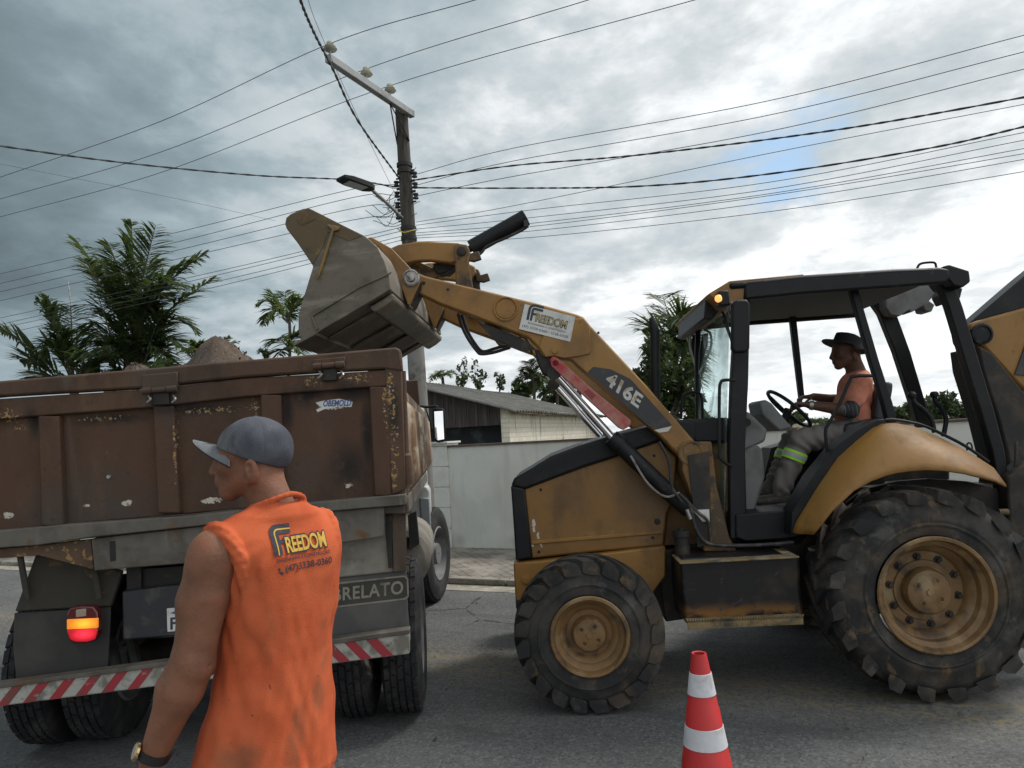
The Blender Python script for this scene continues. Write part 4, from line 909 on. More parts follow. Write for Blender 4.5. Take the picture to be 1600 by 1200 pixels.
# decals
def decal_affine(b, vs, fs, org, ux, uy, v, mat_i=0):
    """org px, ux/uy: px vectors of the unit axes on plane v"""
    b.cur = mat_i
    b.raw([L(org[0] + ux[0] * x + uy[0] * y, org[1] + ux[1] * x + uy[1] * y, v) for x, y in vs], fs)
b = MB(); plate(b, [(820, 475), (899, 495), (891, 534), (811, 514)], VA - .016, VA); stk = b.build('company_sticker', M['sticker'], armo)
b = MB(); ux, uy = (79, 20), (-8, 39); o_ = (811, 514)
ux = (79 / 79, 20 / 79); uy = (8.5 / 39, -39 / 39)
def F_logo(h):
    """nested strokes forming the tall F; returns (material index, polygon) with height h"""
    res = []
    for o, wdt, mi in ((0, .15, 0), (.155, .045, 1), (.205, .13, 0)):
        o *= h; wd = wdt * h; r = max(.36 * h - o, .02 * h)
        outer = [(o, 0), (o, h - o - r)] + [(o + r - r * math.cos(a), h - o - r + r * math.sin(a)) for a in [math.pi / 2 * j / 5 for j in range(1, 6)]] + [(.86 * h, h - o)]
        i = o + wd; ri = max(r - wd, .012 * h)
        inner = [(.86 * h, h - o - wd)] + [(i + ri - ri * math.cos(a), h - o - wd - ri + ri * math.sin(a)) for a in [math.pi / 2 * j / 5 for j in range(5, 0, -1)]] + [(i, h - o - wd - ri), (i, 0)]
        res.append((mi, outer + inner))
    res.append((0, [(.336 * h, .36 * h), (.62 * h, .36 * h), (.62 * h, .48 * h), (.336 * h, .48 * h)]))
    return res
# sticker drawing order is kept apart by small steps in depth
def put_st(vs, fs, mi):
    decal_affine(b, vs, fs, (811, 513), (1.0, .253), (.21, -1.0), VA - .0172 - .0010 * mi, mi)
def big_logo():
    S = 79
    for mi_, pl_pts in F_logo(.33 * S): put_st([(x + .10 * S, y + .20 * S) for x, y in pl_pts], [tuple(range(len(pl_pts)))], 0 if mi_ == 0 else 3)
    vs, fs = text_fit('REEDOM', .62 * S, .17 * S, bold=.05, space=.95); put_st([(x + .27 * S, y + .20 * S) for x, y in vs], fs, 0)
    vs, fs = text_fit('REEDOM', .60 * S, .140 * S, bold=-.005, space=1.0); put_st([(x + .28 * S, y + .215 * S) for x, y in vs], fs, 1)
    vs, fs = text_fit('ENGENHARIA E CONSTRUÇÃO', .74 * S, .055 * S); put_st([(x + .15 * S, y + .125 * S) for x, y in vs], fs, 2)
    vs, fs = text_fit('(47) 3339-0360 / 3338-0430', .90 * S, .065 * S); put_st([(x + .05 * S, y + .030 * S) for x, y in vs], fs, 2)
big_logo(); b.build('sticker_lettering', [M['ink'], M['ink_yellow'], M['ink_gray'], M['sticker']], stk, smooth=False)
b = MB(); plate(b, [(918, 582), (927, 573), (954, 577), (985, 592), (1050, 664), (1024, 671), (1012, 664)], VA - .004, VA); dk = b.build('model_decal', M['decal_black'], armo)
b = MB(); vs, fs = text_fit('416E', 66, 22, bold=.035, space=1.0); decal_affine(b, vs, fs, (944, 599), (.80, .60), (.42, -.93), VA - .0065); b.build('decal_number', M['decal_white'], dk, smooth=False)
b = MB(); plate(b, [(1022, 672), (1050, 666), (1044, 674), (1030, 676)], VA - .003, VA); b.build('decal_stripe', M['decal_white'], armo)
# red lock bar
b = MB(); plate(b, [(859, 562), (864, 557), (872, 560), (930, 612), (986, 657), (985, 665), (974, 672), (966, 668), (905, 612), (862, 573)], VA - .05, VA - .012); b.build('arm_lock_bar', M['red_faded'], ldr, bevel=.006)
pc = L(868, 568, VA - .05); b = MB(); b.lathe(pc, -LN, [(0, .03), (.006, .03), (.006, .022), (.0, .02), (0, .001)], 18); b.build('lock_pin', M['red_faded'], ldr)
b = MB(); plate(b, [(912, 612), (919, 607), (931, 618), (925, 625)], VA - .052, VA - .05); b.build('reflector', M['reflect_red'] if 'reflect_red' in M else material('dark_red_reflector', (.22, .015, .02), .3), ldr)
# lift cylinders
def cyl(v, sgn):
    dd = LN * 0 if sgn > 0 else LN * 2 * (VC - v)
    a = L(866, 582, v) + dd; k = L(960, 688, v) + dd; e = L(1052, 776, v) + dd; e2 = L(1075, 800, v) + dd
    b = MB(); b.tube([k - (e - k).normalized() * .03, k, e, e2], [.052, .056, .056, .04], 18); b.lathe(k, (e - k).normalized(), [(-.03, .058), (.03, .066), (.05, .066), (.05, .056)], 18); c_ = b.build('lift_cylinder', M['black'], ldr)
    b = MB(); b.tube([a, k], .028, 16); b.build('piston_rod', M['chrome'], c_)
    b = MB(); b.tube([a - LN * .06, a + LN * .06], .05, 14); b.build('rod_eye', M['dark_metal'], c_)
cyl(VA + .03, 1); cyl(VA + .03, -1)
b = MB(); b.tube([L(903, 625, VA + .16), L(992, 722, VA + .16)], .020, 10); b.build('cylinder_pipe', M['dark_metal'], ldr)
b = MB(); b.tube(smooth_path([L(985, 712, VA - .03), L(1012, 755, VA - .035), L(1040, 776, VA - .04), L(1062, 770, VA - .04)], 6), .008, 6); b.build('hydraulic_pipe', M['steel'], ldr)
for pts, r_h in (([(1062, 772), (1078, 790), (1085, 820), (1100, 845), (1125, 852), (1180, 852), (1240, 848)], .013), ([(1070, 778), (1090, 800), (1106, 815), (1112, 850)], .010), ([(1030, 690), (1045, 720), (1050, 760), (1066, 785)], .010)):
    b = MB(); b.tube(smooth_path([L(x, y, 4.96) for x, y in pts], 6), r_h, 8); b.build('hydraulic_hose', M['hose'], ldr)
b = MB(); b.tube([L(1073, 796, 4.94), L(1079, 811, 4.94)], .014, 10); b.build('hose_fitting', M['steel'], ldr)
# hoses hanging under the arm
for k, (pts) in enumerate(([(716, 490), (722, 510), (732, 530), (745, 548), (752, 553), (770, 551), (790, 545), (797, 543)], [(722, 492), (730, 516), (742, 537), (754, 549), (772, 545), (786, 541), (797, 541)], [(797, 543), (806, 532), (815, 526), (824, 532), (832, 553)], [(797, 542), (804, 530), (812, 530), (822, 540)])):
    b = MB(); b.tube(smooth_path([L(x, y, VA + .16 + .02 * k) for x, y in pts], 6), .012 if k < 2 else .009, 8); b.build('hydraulic_hose', M['hose'] if k < 2 else M['yellow_dirty'], ldr)

# ---- bucket
VB = 4.56; VBF = far(4.56)
sideP = [(445, 350), (447, 340), (454, 334), (473, 326), (482, 325), (489, 328), (530, 349), (569, 368), (578, 375), (590, 386), (601, 408), (608, 431), (610, 452), (579.5, 471), (494, 521), (471, 533), (466, 518), (466, 496), (470, 478), (489, 416), (484, 408), (465, 380), (448, 358)]
tipmask = None
def bside(v0, v1, nm):
    b = MB(); P = [L(x, y, VB) + LN * (v0 - VB) for x, y in sideP]; b.prism(P, LN * (v1 - v0)); return b.build(nm, M['bucket'], ldr, bevel=.006)
bk = bside(VB, VB + .03, 'bucket')
# shell: floor + heel + back + top lip, extruded across
def shell(pts, th, nm, mat, v0=VB + .028, v1=VBF - .028, par=bk):
    P = [L(x, y, VB) for x, y in pts]; n_ = len(P); inner = []
    for i in range(n_):
        t = (P[min(i + 1, n_ - 1)] - P[max(i - 1, 0)]).normalized(); nrm = t.cross(LN).normalized(); inner.append(P[i] + nrm * th)
    poly = [p + LN * (v0 - VB) for p in P + inner[::-1]]
    b = MB(); b.prism(poly, LN * (v1 - v0)); return b.build(nm, mat, par, bevel=.004, ang=25)
back = [(494, 521), (579.5, 471), (610, 452), (608, 431), (601, 408), (590, 386), (578, 375), (569, 368)]
cen = L(540, 440, VB)
th_s = .025
tst = (L(579.5, 471, VB) - L(494, 521, VB)).cross(LN)
sg = 1 if (cen - L(540, 495, VB)).dot(tst) > 0 else -1
shell(back, th_s * sg, 'bucket_shell', M['bucket'])
# far side plate
b = MB(); P = [L(x, y, VB) + LN * (VBF - .03 - VB) for x, y in sideP]; b.prism(P, LN * .03); b.build('bucket_side', M['bucket'], bk, bevel=.006)
# heel wear bar, wear strips, cutting edge
b = MB(); hb = [(573, 476), (581, 473), (608, 456), (613, 458), (612, 466), (600, 476), (584, 486), (577, 484)]
b.prism([L(x, y, VB) + LN * .05 for x, y in hb], LN * (VBF - VB - .08)); b.build('heel_bar', M['bucket'], bk, bevel=.02, seg=3)
def lerp2(p, q, t): return (p[0] + (q[0] - p[0]) * t, p[1] + (q[1] - p[1]) * t)
for f_ in (.10, .36, .62, .88):
    v = VB + (VBF - VB) * f_
    a = L(497, 520, VB); c = L(577, 473, VB); nn = (c - a).cross(LN).normalized() * (-sg)
    b = MB(); P = [a, c, c + nn * .018, a + nn * .018]; b.prism([p + LN * (v - VB) for p in P], LN * .10); b.build('wear_strip', M['bucket'], bk, bevel=.005)
ce = [(497, 518), (494, 524), (462, 541), (458, 540), (460, 536)]
b = MB(); b.prism([L(x, y, VB) - LN * .02 for x, y in ce], LN * (VBF - VB + .04)); b.build('cutting_edge', M['bucket'], bk, bevel=.004)
# side details: yellow angle rib, weld line, darker scuffed tip with emblem
b = MB(); 
tp_ = [(446, 350), (448, 341), (455, 335), (473, 327), (482, 326), (489, 329), (530, 350), (566, 368), (545, 376), (512, 362), (505, 385), (489, 412), (485, 407), (466, 379), (449, 358)]
plate(b, tp_, VB - .004, VB); b.build('tip_paint', M['bucket_tip'], bk)
b = MB(); plate(b, [(512, 350), (530, 354), (529, 359), (521, 361), (503, 420), (496, 436), (499, 418), (518, 358), (511, 353)], VB - .022, VB); b.build('side_rib', material('scraped_yellow_rib', (.26, .15, .035), .6, 0, [dict(c=(.16, .13, .09), s=6, lo=.48, hi=.66), dict(c=(.07, .05, .03), s=14, lo=.55, hi=.7)]), bk, bevel=.004)
b = MB(); plate(b, [(484, 492), (560, 447), (612, 424), (610, 428), (561, 450), (486, 496)], VB - .010, VB); plate(b, [(484, 490), (488, 494), (497, 514), (493, 516)], VB - .012, VB); b.build('weld_seam', M['bucket'], bk, bevel=.003)
b = MB(); plate(b, [(464, 343), (486, 331), (493, 342), (471, 352)], VB - .008, VB - .004); em = b.build('emblem_plate', M['bucket_tip'], bk)
b = MB(); vs, fs = text_fit('CAT', 19, 8.5, bold=.05); decal_affine(b, vs, fs, (469.5, 350), (.90, -.44), (-.42, -.90), VB - .010); b.build('emblem_letters', M['yellow_dirty'], em, smooth=False)
# hinge brackets at the back of the bucket with pins
br = [(572, 372), (580, 370), (612, 388), (646, 424), (655, 432), (656, 440), (641, 476), (637, 477), (624, 440), (604, 402), (592, 386)]
for sgn in (1, -1):
    v0 = VA - .06
    for k in (0, 1):
        vv = v0 + k * (TA + .085)
        P = [L(x, y, VA - .06) + LN * (vv - v0) for x, y in br]
        if sgn < 0: P = [p + LN * 2 * (VC - p.dot(LN)) for p in P]
        b = MB(); b.prism(P, LN * .028 * sgn); b.build('hinge_bracket', M['yellow'], bk, bevel=.006)
    pc = L(642.5, 434.5, VA - .06)
    if sgn < 0: pc = pc + LN * 2 * (VC - pc.dot(LN))
    b = MB(); b.lathe(pc, -LN * sgn, [(-.2, .03), (0, .06), (.012, .06), (.016, .05), (.008, .046), (.008, .03), (.03, .028), (.032, .02), (.032, .001)], 24); b.build('hinge_pin', M['steel'], bk)
    b = MB(); P = [L(x, y, VA - .06) for x, y in [(640, 470), (654, 440), (657, 440), (656, 450), (641, 478)]]; P = [p + LN * .03 for p in P]
    if sgn < 0: P = [p + LN * 2 * (VC - p.dot(LN)) for p in P]
    b.prism(P, LN * .16 * sgn); b.build('bracket_stop', M['dark_metal'], bk)
# tilt linkage: lever, link, cylinder (one set inside each arm)
for sgn in (1, -1):
    v0 = 5.26
    mv = (lambda P: P) if sgn > 0 else (lambda P: [p + LN * 2 * (VC - p.dot(LN)) for p in P])
    b = MB(); P = mv([L(x, y, v0) for x, y in [(606, 400), (606, 389), (622, 382), (646, 378), (668, 377), (715, 379), (727, 384), (729, 396), (722, 406), (705, 411), (672, 407), (650, 408), (628, 414)]]); b.prism(P, LN * .07 * sgn); b.build('tilt_link', M['yellow'], ldr, bevel=.012)
    b = MB(); P = mv([L(x, y, v0 - .06) for x, y in [(708, 384), (714, 380), (730, 382), (734, 392), (732, 410), (742, 470), (712, 470), (711, 410)]]); b.prism(P, LN * .055 * sgn); tl = b.build('tilt_lever', M['yellow_dirty'], ldr, bevel=.010)
    pc = mv([L(721, 393, v0 - .06)])[0]; b = MB(); b.lathe(pc, -LN * sgn, [(-.12, .03), (0, .036), (.015, .034), (.02, .02), (.02, .001)], 18); b.build('lever_pin', M['dark_metal'], tl)
    b = MB(); P = mv([L(x, y, v0 - .03) for x, y in [(726, 398), (748, 392), (752, 404), (740, 408), (728, 406)]]); b.prism(P, LN * .05 * sgn); b.build('lever_ear', M['yellow_dirty'], tl, bevel=.006)
# bucket tilt cylinder (black, pointing back and up)
a = L(818, 342, 5.45); e = L(736, 388, 5.45); rdir = (e - a).normalized()
b = MB(); b.tube([a - rdir * .01, a, e], [.04, .062, .062], 18); b.lathe(a, -rdir, [(0, .064), (.02, .064), (.022, .03), (.022, .001)], 18); tcy = b.build('tilt_cylinder', M['black'], ldr)
b = MB(); b.tube([e, L(700, 408, 5.45), L(668, 428, 5.45)], .026, 12); b.build('piston_rod', M['dark_metal'], tcy)
b = MB(); b.tube(smooth_path([L(823, 350, 5.40), L(820, 357, 5.40), L(790, 372, 5.40), L(762, 384, 5.40), L(752, 395, 5.40), L(742, 402, 5.4)], 6), .011, 8); b.box(L(822, 350, 5.4), (.035, .05, .05)); b.build('cylinder_hose', M['hose'], tcy)
b = MB(); plate(b, [(676, 412), (690, 408), (708, 408), (712, 416), (700, 424), (686, 428), (680, 424)], 5.36, 5.5); b.build('valve_block', M['dark_metal'], ldr, bevel=.006)
b = MB(); b.tube(smooth_path([L(x, y, 5.36) for x, y in [(704, 424), (698, 428), (702, 430), (712, 422), (718, 418)]], 5), .010, 8); b.build('valve_hose', M['hose'], ldr)
q = L(660, 436, 5.45); 
b = MB(); b.prism([L(x, y, 5.40) for x, y in [(604, 398), (616, 392), (690, 424), (684, 434), (660, 440)]], LN * .1); b.build('clam_lug', M['yellow_dirty'], bk, bevel=.008)

# ---- backhoe at the right
VK = 5.45
b = MB(); plate(b, [(1514, 506), (1530, 500), (1610, 478), (1680, 455), (1760, 470), (1760, 600), (1700, 640), (1600, 610), (1540, 545), (1520, 525)], VK, VK + .26); bo = b.build('backhoe_boom', M['yellow'], ldr, bevel=.02)
b = MB(); plate(b, [(1514, 506), (1600, 432), (1640, 400), (1700, 380), (1700, 450), (1604, 482), (1530, 502)], VK + .03, VK + .2); b.build('boom_cylinder', M['black'], ldr, bevel=.015)
pc = L(1533, 522, VK); b = MB(); b.lathe(pc + LN * .02, -LN, [(0, .075), (.04, .075), (.045, .06), (.035, .055), (.035, .001)], 24); b.build('boom_pin', M['black'], bo)
b = MB(); plate(b, [(1586, 585), (1604, 535), (1640, 520), (1640, 590)], VK - .012, VK); b.build('boom_decal', M['decal_black'], bo)
b = MB(); plate(b, [(1530, 540), (1552, 552), (1600, 612), (1640, 660), (1640, 900), (1578, 880), (1572, 800), (1582, 740), (1562, 660), (1535, 575)], VK - .1, VK + .3); b.build('swing_frame', M['dark_metal'], ldr, bevel=.015)
b = MB(); plate(b, [(1494, 520), (1500, 512), (1516, 508), (1530, 560), (1545, 640), (1530, 640), (1512, 560), (1497, 535)], VK + .02, VK + .10); b.build('boom_link', M['yellow_dirty'], ldr, bevel=.01)
twin('stabiliser', [(1575, 745), (1605, 720), (1640, 730), (1640, 1000), (1590, 930), (1578, 850)], 4.95, 5.1, M['dark_metal'], .015)
b = MB(); b.tube([L(1560, 800, 4.9), L(1575, 800, 4.9)], .02, 10); b.build('latch', M['step_tread'], ldr)
b = MB(); b.tube(smooth_path([L(x, y, 5.0) for x, y in [(1588, 690), (1586, 740), (1580, 765), (1582, 800)]], 5), .01, 8); b.build('hydraulic_hose', M['hose'], ldr)
# ================================================================== DUMP TRUCK
YAW = R(5.0); TILT = R(2.1); HW = 1.17
T0 = Vector((-.577 - HW * math.cos(YAW), 4.15 - HW * math.sin(YAW), 0))
TM = Matrix.Translation(T0) @ Matrix.Rotation(YAW, 4, 'Z')
BMt = TM @ Matrix.Rotation(-TILT, 4, 'Y')
TY = (TM.to_3x3() @ Vector((0, 1, 0))).normalized()
BX = (BMt.to_3x3() @ Vector((1, 0, 0))).normalized(); BZ = (BMt.to_3x3() @ Vector((0, 0, 1))).normalized()
WX = (TM.to_3x3() @ Vector((1, 0, 0))).normalized()
def TB(px, py, yl): return on_plane(px, py, T0 + TY * yl, TY)
def bl(x, y, z): return BMt @ Vector((x, y, z))          # body-local point -> world
def wlp(x, y, z): return TM @ Vector((x, y, z))          # ground-local point -> world
trk = thing('dump_truck', T0, 'rusty brown dump truck seen from behind with lit tail lamp and striped bumper', 'truck', rotz=YAW)
def local(px, py, yl): return BMt.inverted() @ TB(px, py, yl)
def rl(px, py, yl): return rootm(trk).inverted() @ TB(px, py, yl)
CHIPY = (0.42, 0.25, 0.08); CREAM = (0.50, 0.44, 0.34)
def rust(name, base=(0.088, 0.046, 0.028), spots=(), chips=(), extra=()):
    ly = [dict(c=(.058, .050, .044), s=1.3, lo=.46, hi=.68, amt=.75, off=7), dict(c=(0.050, 0.028, 0.019), s=2.0, lo=.42, hi=.66, stretch=(1, 1, .5)), dict(c=(0.125, 0.072, 0.042), s=5, lo=.52, hi=.74, amt=.7, stretch=(1, 1, .35)), dict(c=(0.14, 0.12, 0.10), s=3, lo=.58, hi=.78, amt=.5, stretch=(2.4, 2.4, .25)), dict(c=(.03, .018, .015), s=30, lo=.62, hi=.7, amt=.5)]
    if spots: ly.append(dict(c=(0.016, 0.013, 0.012), s=9, lo=.26, hi=.52, spots=spots, slo=.1, amt=.95))
    if chips:
        ly.append(dict(c=CHIPY, s=44, lo=.42, hi=.80, spots=chips, slo=0.0, hard=.30, detail=4, rough=.7, off=3, amt=.8))
        ly.append(dict(c=CREAM, s=60, lo=.44, hi=.82, spots=chips, slo=0.0, hard=.33, detail=4, rough=.7, off=9, amt=.8))
    ly += list(extra)
    return material(name, base, .72, 0, ly, bump=.30, bscale=34, spec=.35, dent=5)
# world-to-truck-local spot lists (the stains and chips seen on the tailgate)
dk = [(rl(300, 640, 0), (.35, .4, .045)), (rl(170, 655, 0), (.3, .4, .05)), (rl(480, 620, 0), (.14, .4, .10)), (rl(550, 612, 0), (.18, .4, .09)), (rl(50, 660, 0), (.06, .4, .12)), (rl(448, 640, 0), (.05, .4, .18)), (rl(572, 680, 0), (.05, .4, .28)), (rl(545, 730, 0), (.16, .4, .2))]
ch = [(rl(150, 653, 0), (.35, .4, .035)), (rl(340, 640, 0), (.30, .4, .045)), (rl(310, 642, 0), (.22, .4, .04)), (rl(18, 650, 0), (.13, .4, .09)), (rl(30, 668, 0), (.11, .4, .04)), (rl(395, 635, 0), (.06, .4, .10)), (rl(490, 595, 0), (.12, .4, .07)), (rl(560, 590, 0), (.16, .4, .07)), (rl(603, 640, 0), (.035, .4, .30)), (rl(275, 700, 0), (.02, .4, .4))]
cream = [(rl(196, 787, 0), (.055, .3, .030)), (rl(131, 791, 0), (.035, .3, .014)), (rl(328, 783, 0), (.10, .3, .032)), (rl(543, 759, 0), (.055, .3, .026)), (rl(8, 806, 0), (.05, .3, .03)), (rl(520, 632, 0), (.14, .3, .05))]
M['gate'] = rust('rusty_brown_tailgate', spots=dk, chips=ch, extra=[dict(c=(.50, .48, .41), s=30, lo=.30, hi=.72, spots=cream, slo=0.0, hard=.27, detail=5, rough=.7, off=5), dict(c=(.30, .09, .05), s=40, lo=.40, hi=.8, spots=cream, slo=0.0, hard=.28, detail=4, off=15, amt=.8), dict(c=(.35, .35, .34), s=60, lo=.735, hi=.75, amt=.8)])
chr_ = [(rl(612, 620, 0), (.06, .5, .30)), (rl(618, 690, 0), (.05, .5, .25)), (rl(615, 740, 0), (.05, .5, .2)), (rl(560, 590, 0), (.22, .5, .07)), (rl(510, 590, 0), (.12, .5, .06)), (rl(600, 640, 0), (.05, .5, .32)), (rl(20, 640, 0), (.12, .5, .06))]
M['gate_frame'] = rust('rusty_brown_frame', (.096, .054, .034), spots=[(rl(616, 640, 0), (.05, .5, .22)), (rl(514, 600, 0), (.06, .5, .06))], chips=chr_, extra=[dict(c=(.16, .145, .125), s=4, lo=.5, hi=.7, spots=[(rl(150, 590, 0), (.22, .6, .14))], amt=.8)])
M['bed_side'] = rust('faded_rusty_bed_side', (.27, .19, .125), extra=[dict(c=(.11, .05, .025), s=5, lo=.46, hi=.66, stretch=(3, 3, .35)), dict(c=(.40, .34, .25), s=7, lo=.5, hi=.7, amt=.7)])
M['bed_rib'] = rust('faded_cream_rib', (.36, .28, .19), extra=[dict(c=(.13, .065, .03), s=6, lo=.48, hi=.66, stretch=(3, 3, .35)), dict(c=(.46, .40, .31), s=7, lo=.5, hi=.7, amt=.7)])
M['beam'] = material('grimy_grey_beam', (.125, .112, .094), .75, 0, [dict(c=(.07, .058, .046), s=4, lo=.42, hi=.66), dict(c=(.16, .15, .13), s=6, lo=.55, hi=.75, stretch=(2, 2, .4)), dict(c=(.13, .065, .025), s=9, lo=.56, hi=.66, m=2.4)], bump=.15)
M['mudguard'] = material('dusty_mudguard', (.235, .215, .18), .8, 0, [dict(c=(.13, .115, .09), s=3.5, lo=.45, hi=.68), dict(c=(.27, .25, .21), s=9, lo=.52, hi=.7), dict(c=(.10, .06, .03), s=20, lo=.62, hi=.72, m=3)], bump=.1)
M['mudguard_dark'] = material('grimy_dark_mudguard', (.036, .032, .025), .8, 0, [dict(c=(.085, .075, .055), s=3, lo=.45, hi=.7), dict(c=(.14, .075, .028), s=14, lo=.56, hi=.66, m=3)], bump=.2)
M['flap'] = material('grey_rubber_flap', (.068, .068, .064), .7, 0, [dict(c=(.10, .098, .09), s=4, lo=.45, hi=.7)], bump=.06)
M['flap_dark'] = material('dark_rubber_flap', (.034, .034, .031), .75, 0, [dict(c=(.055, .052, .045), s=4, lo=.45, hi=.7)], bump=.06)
def tplate(name, px, y0, th, mat, par=trk, bevel=.006, extra_boxes=()):
    b = MB(); b.prism([TB(x, y, y0) for x, y in px], TY * th); return b.build(name, mat, par, bevel=bevel)
# tailgate
def eL(a, bq, x): return a[1] + (bq[1] - a[1]) * (x - a[0]) / (bq[0] - a[0])
LX = -108
top = lambda x: 595 - (50 / 640) * x
gate = tplate('tailgate', [(LX, top(LX) + 45), (605, 600), (612, 774), (LX, 838)], .03, .035, M['gate'])
tplate('tailgate_rail', [(LX, 664), (0, 655), (240, 636), (380, 620), (578, 605), (606, 603), (604, 578), (575, 580), (380, 591), (240, 608), (90, 617), (0, 623), (LX, 632)], -.015, .06, M['gate'], gate, .008)
for (xa, xb, ya, xc, xd, yb) in ((-110, -76, 664, -106, -70, 834), (59, 92, 650, 64, 99, 822), (239, 271, 634, 246, 281, 802), (407, 439, 617, 413, 446, 790), (577, 606, 604, 585, 612, 775)):
    tplate('tailgate_post', [(xa, ya), (xb, ya), (xd, yb), (xc, yb)], -.02, .055, M['gate'], gate, .008)
tplate('top_rail', [(LX - 10, 603.4), (0, 595), (400, 561), (618, 542.5), (626, 546), (629, 580), (600, 576), (487, 582), (380, 589), (222, 606), (0, 619), (LX - 10, 630)], -.03, .10, M['gate_frame'], trk, .012)
tplate('corner_post', [(601, 573), (628, 575), (634, 765), (612, 774)], -.02, .09, M['gate_frame'], trk, .008)
tplate('corner_post', [(LX - 34, 628), (LX - 4, 626), (LX - 2, 840), (LX - 32, 842)], -.02, .09, M['gate_frame'], trk, .008)
sill = tplate('rear_sill', [(LX - 30, 838), (0, 829), (100, 820), (297, 806), (467, 787), (634, 772), (634, 789), (560, 795), (450, 805), (300, 823), (140, 840), (60, 852), (LX - 30, 866)], -.055, .16, M['beam'], trk, .006)
tplate('rear_beam', [(142, 842), (300, 824), (470, 803), (600, 792), (600, 838), (470, 858), (295, 880), (147, 892)], -.02, .10, M['beam'], trk, .006)
tplate('gusset', [(LX, 866), (60, 852), (142, 843), (146, 890), (60, 868), (LX, 880)], -.01, .05, rust('rusty_gusset', (.14, .08, .04), extra=[dict(c=(.28, .17, .07), s=26, lo=.56, hi=.62)]), trk, .004)
tplate('gusset', [(520, 812), (575, 795), (632, 790), (632, 802), (560, 803), (522, 818)], .02, .04, M['beam'], trk, .004)
tplate('slot', [(171, 846), (180, 845), (181, 876), (172, 878)], -.022, .01, M['dark_metal'], trk, 0)
for (x0, y0, x1, y1) in ((222, 586, 277, 622), (489, 562, 539, 584), (-70, 610, -14, 646)):
    q = TB(x0, y0, -.05); q2 = TB(x1, y0 - 3, -.05)
    b = MB(); b.prism([TB(x0, y0, -.05), TB(x1, y0 - 5, -.05), TB(x1, y1 - 16, -.05), TB(x0, y1 - 12, -.05)], TY * .03); hg = b.build('tailgate_hinge', M['gate_frame'], trk, bevel=.005)
    for ua, ub, dz in ((0, .28, 0), (.28, .7, 0), (.7, 1, 0)):
        a = TB(x0 + (x1 - x0) * ua + .5, y1 - 11 - 4 * ua, -.055); c = TB(x0 + (x1 - x0) * ub - .5, y1 - 11 - 4 * ub, -.055); b = MB(); b.tube([a, c], .019 if ua in (0, .7) else .016, 12); b.build('hinge_knuckle', M['gate_frame'], hg)
    b = MB(); b.prism([TB(x0 + 16, y1 - 8, -.045), TB(x1 - 14, y1 - 10, -.045), TB(x1 - 12, y1 + 10, -.045), TB(x0 + 14, y1 + 11, -.045)], TY * .03); b.build('hinge_strap', M['dark_metal'], hg, bevel=.004)
    for xx in (x0 + 10, x1 - 6):
        b = MB(); b.tube(smooth_path([TB(xx, y1 - 4, -.05), TB(xx + 3, y1 + 2, -.07), TB(xx - 2, y1 + 7, -.06)], 5), .007, 6); b.build('hinge_pin', M['steel'], hg)
# torn sticker
tplate('torn_sticker', [(493, 629), (506, 626), (530, 623), (551, 628), (549, 636), (530, 635), (518, 638), (508, 639), (496, 644), (494, 640), (503, 636), (497, 633)], .028, .0015, M['sticker'], gate, 0)
b = MB(); vs, fs = text_fit('OBEMOLD', 44, 10, bold=.03, shear=.25); b.raw([TB(505 + x, 635.5 - y - .03 * x, .0265) for x, y in vs], fs); b.build('sticker_letters', material('blue_ink', (.05, .09, .25), .6), gate, smooth=False)
q = TB(170, 745, .03); b = MB(); b.lathe(q, -TY, [(0, .014), (.008, .010), (.008, .001)], 12); b.build('rivet', M['steel'], gate)
# corner hinge pipe
b = MB(); b.tube([TB(629, 580, .03), TB(634, 708, .03)], .019, 12); b.tube([TB(634.5, 712, .02), TB(638, 757, .02)], .028, 12); b.build('latch_pipe', M['gate_frame'], trk)
# bed sides, floor, headboard
zt_, zb_ = local(632, 606, .05).z, local(630, 775, .05).z
BL = 3.3
def bedside(sx):
    x0 = HW * sx
    b = MB(); b.prism([bl(x0, .04, zb_), bl(x0, BL, zb_), bl(x0, BL, zt_), bl(x0, .04, zt_)], BX * (-.05 * sx)); so = b.build('bed_side', M['bed_side'], trk, bevel=.006)
    for i in range(8):
        y0 = .16 + i * (BL - .32) / 7
        b = MB(); rg = []
        for z, e in ((zb_ + .01, .015), (zb_ + .10, .085), (zt_ - .12, .085), (zt_ - .06, .03)):
            rg.append([bl(x0 + sx * e * math.sin(math.pi * q / 12), y0 - .095 * math.cos(math.pi * q / 12), z) for q in range(13)])
        b.loft(rg); b.build('side_rib', M['bed_rib'], so, ang=60)
    b = MB(); b.prism([bl(x0 + .035 * sx, .04, zt_ - .07), bl(x0 + .035 * sx, BL, zt_ - .07), bl(x0 + .035 * sx, BL, zt_), bl(x0 + .035 * sx, .04, zt_)], BX * (-.1 * sx)); b.build('side_rail', M['bed_side'], so, bevel=.012)
    b = MB(); b.prism([bl(x0 + .01 * sx, .04, zb_ - .10), bl(x0 + .01 * sx, BL, zb_ - .10), bl(x0 + .01 * sx, BL, zb_), bl(x0 + .01 * sx, .04, zb_)], BX * (-.1 * sx)); b.build('bottom_rail', M['beam'], so, bevel=.01)
bedside(1); bedside(-1)
b = MB(); b.prism([bl(-HW, .03, zb_ - .06), bl(HW, .03, zb_ - .06), bl(HW, BL, zb_ - .06), bl(-HW, BL, zb_ - .06)], BZ * .06); b.build('bed_floor', M['beam'], trk)
b = MB(); b.prism([bl(-HW, BL, zb_), bl(HW + .0, BL, zb_), bl(HW, BL, zt_ + .32), bl(-HW, BL, zt_ + .32)], TY * .06); hbd = b.build('headboard', M['gate_frame'], trk, bevel=.01)
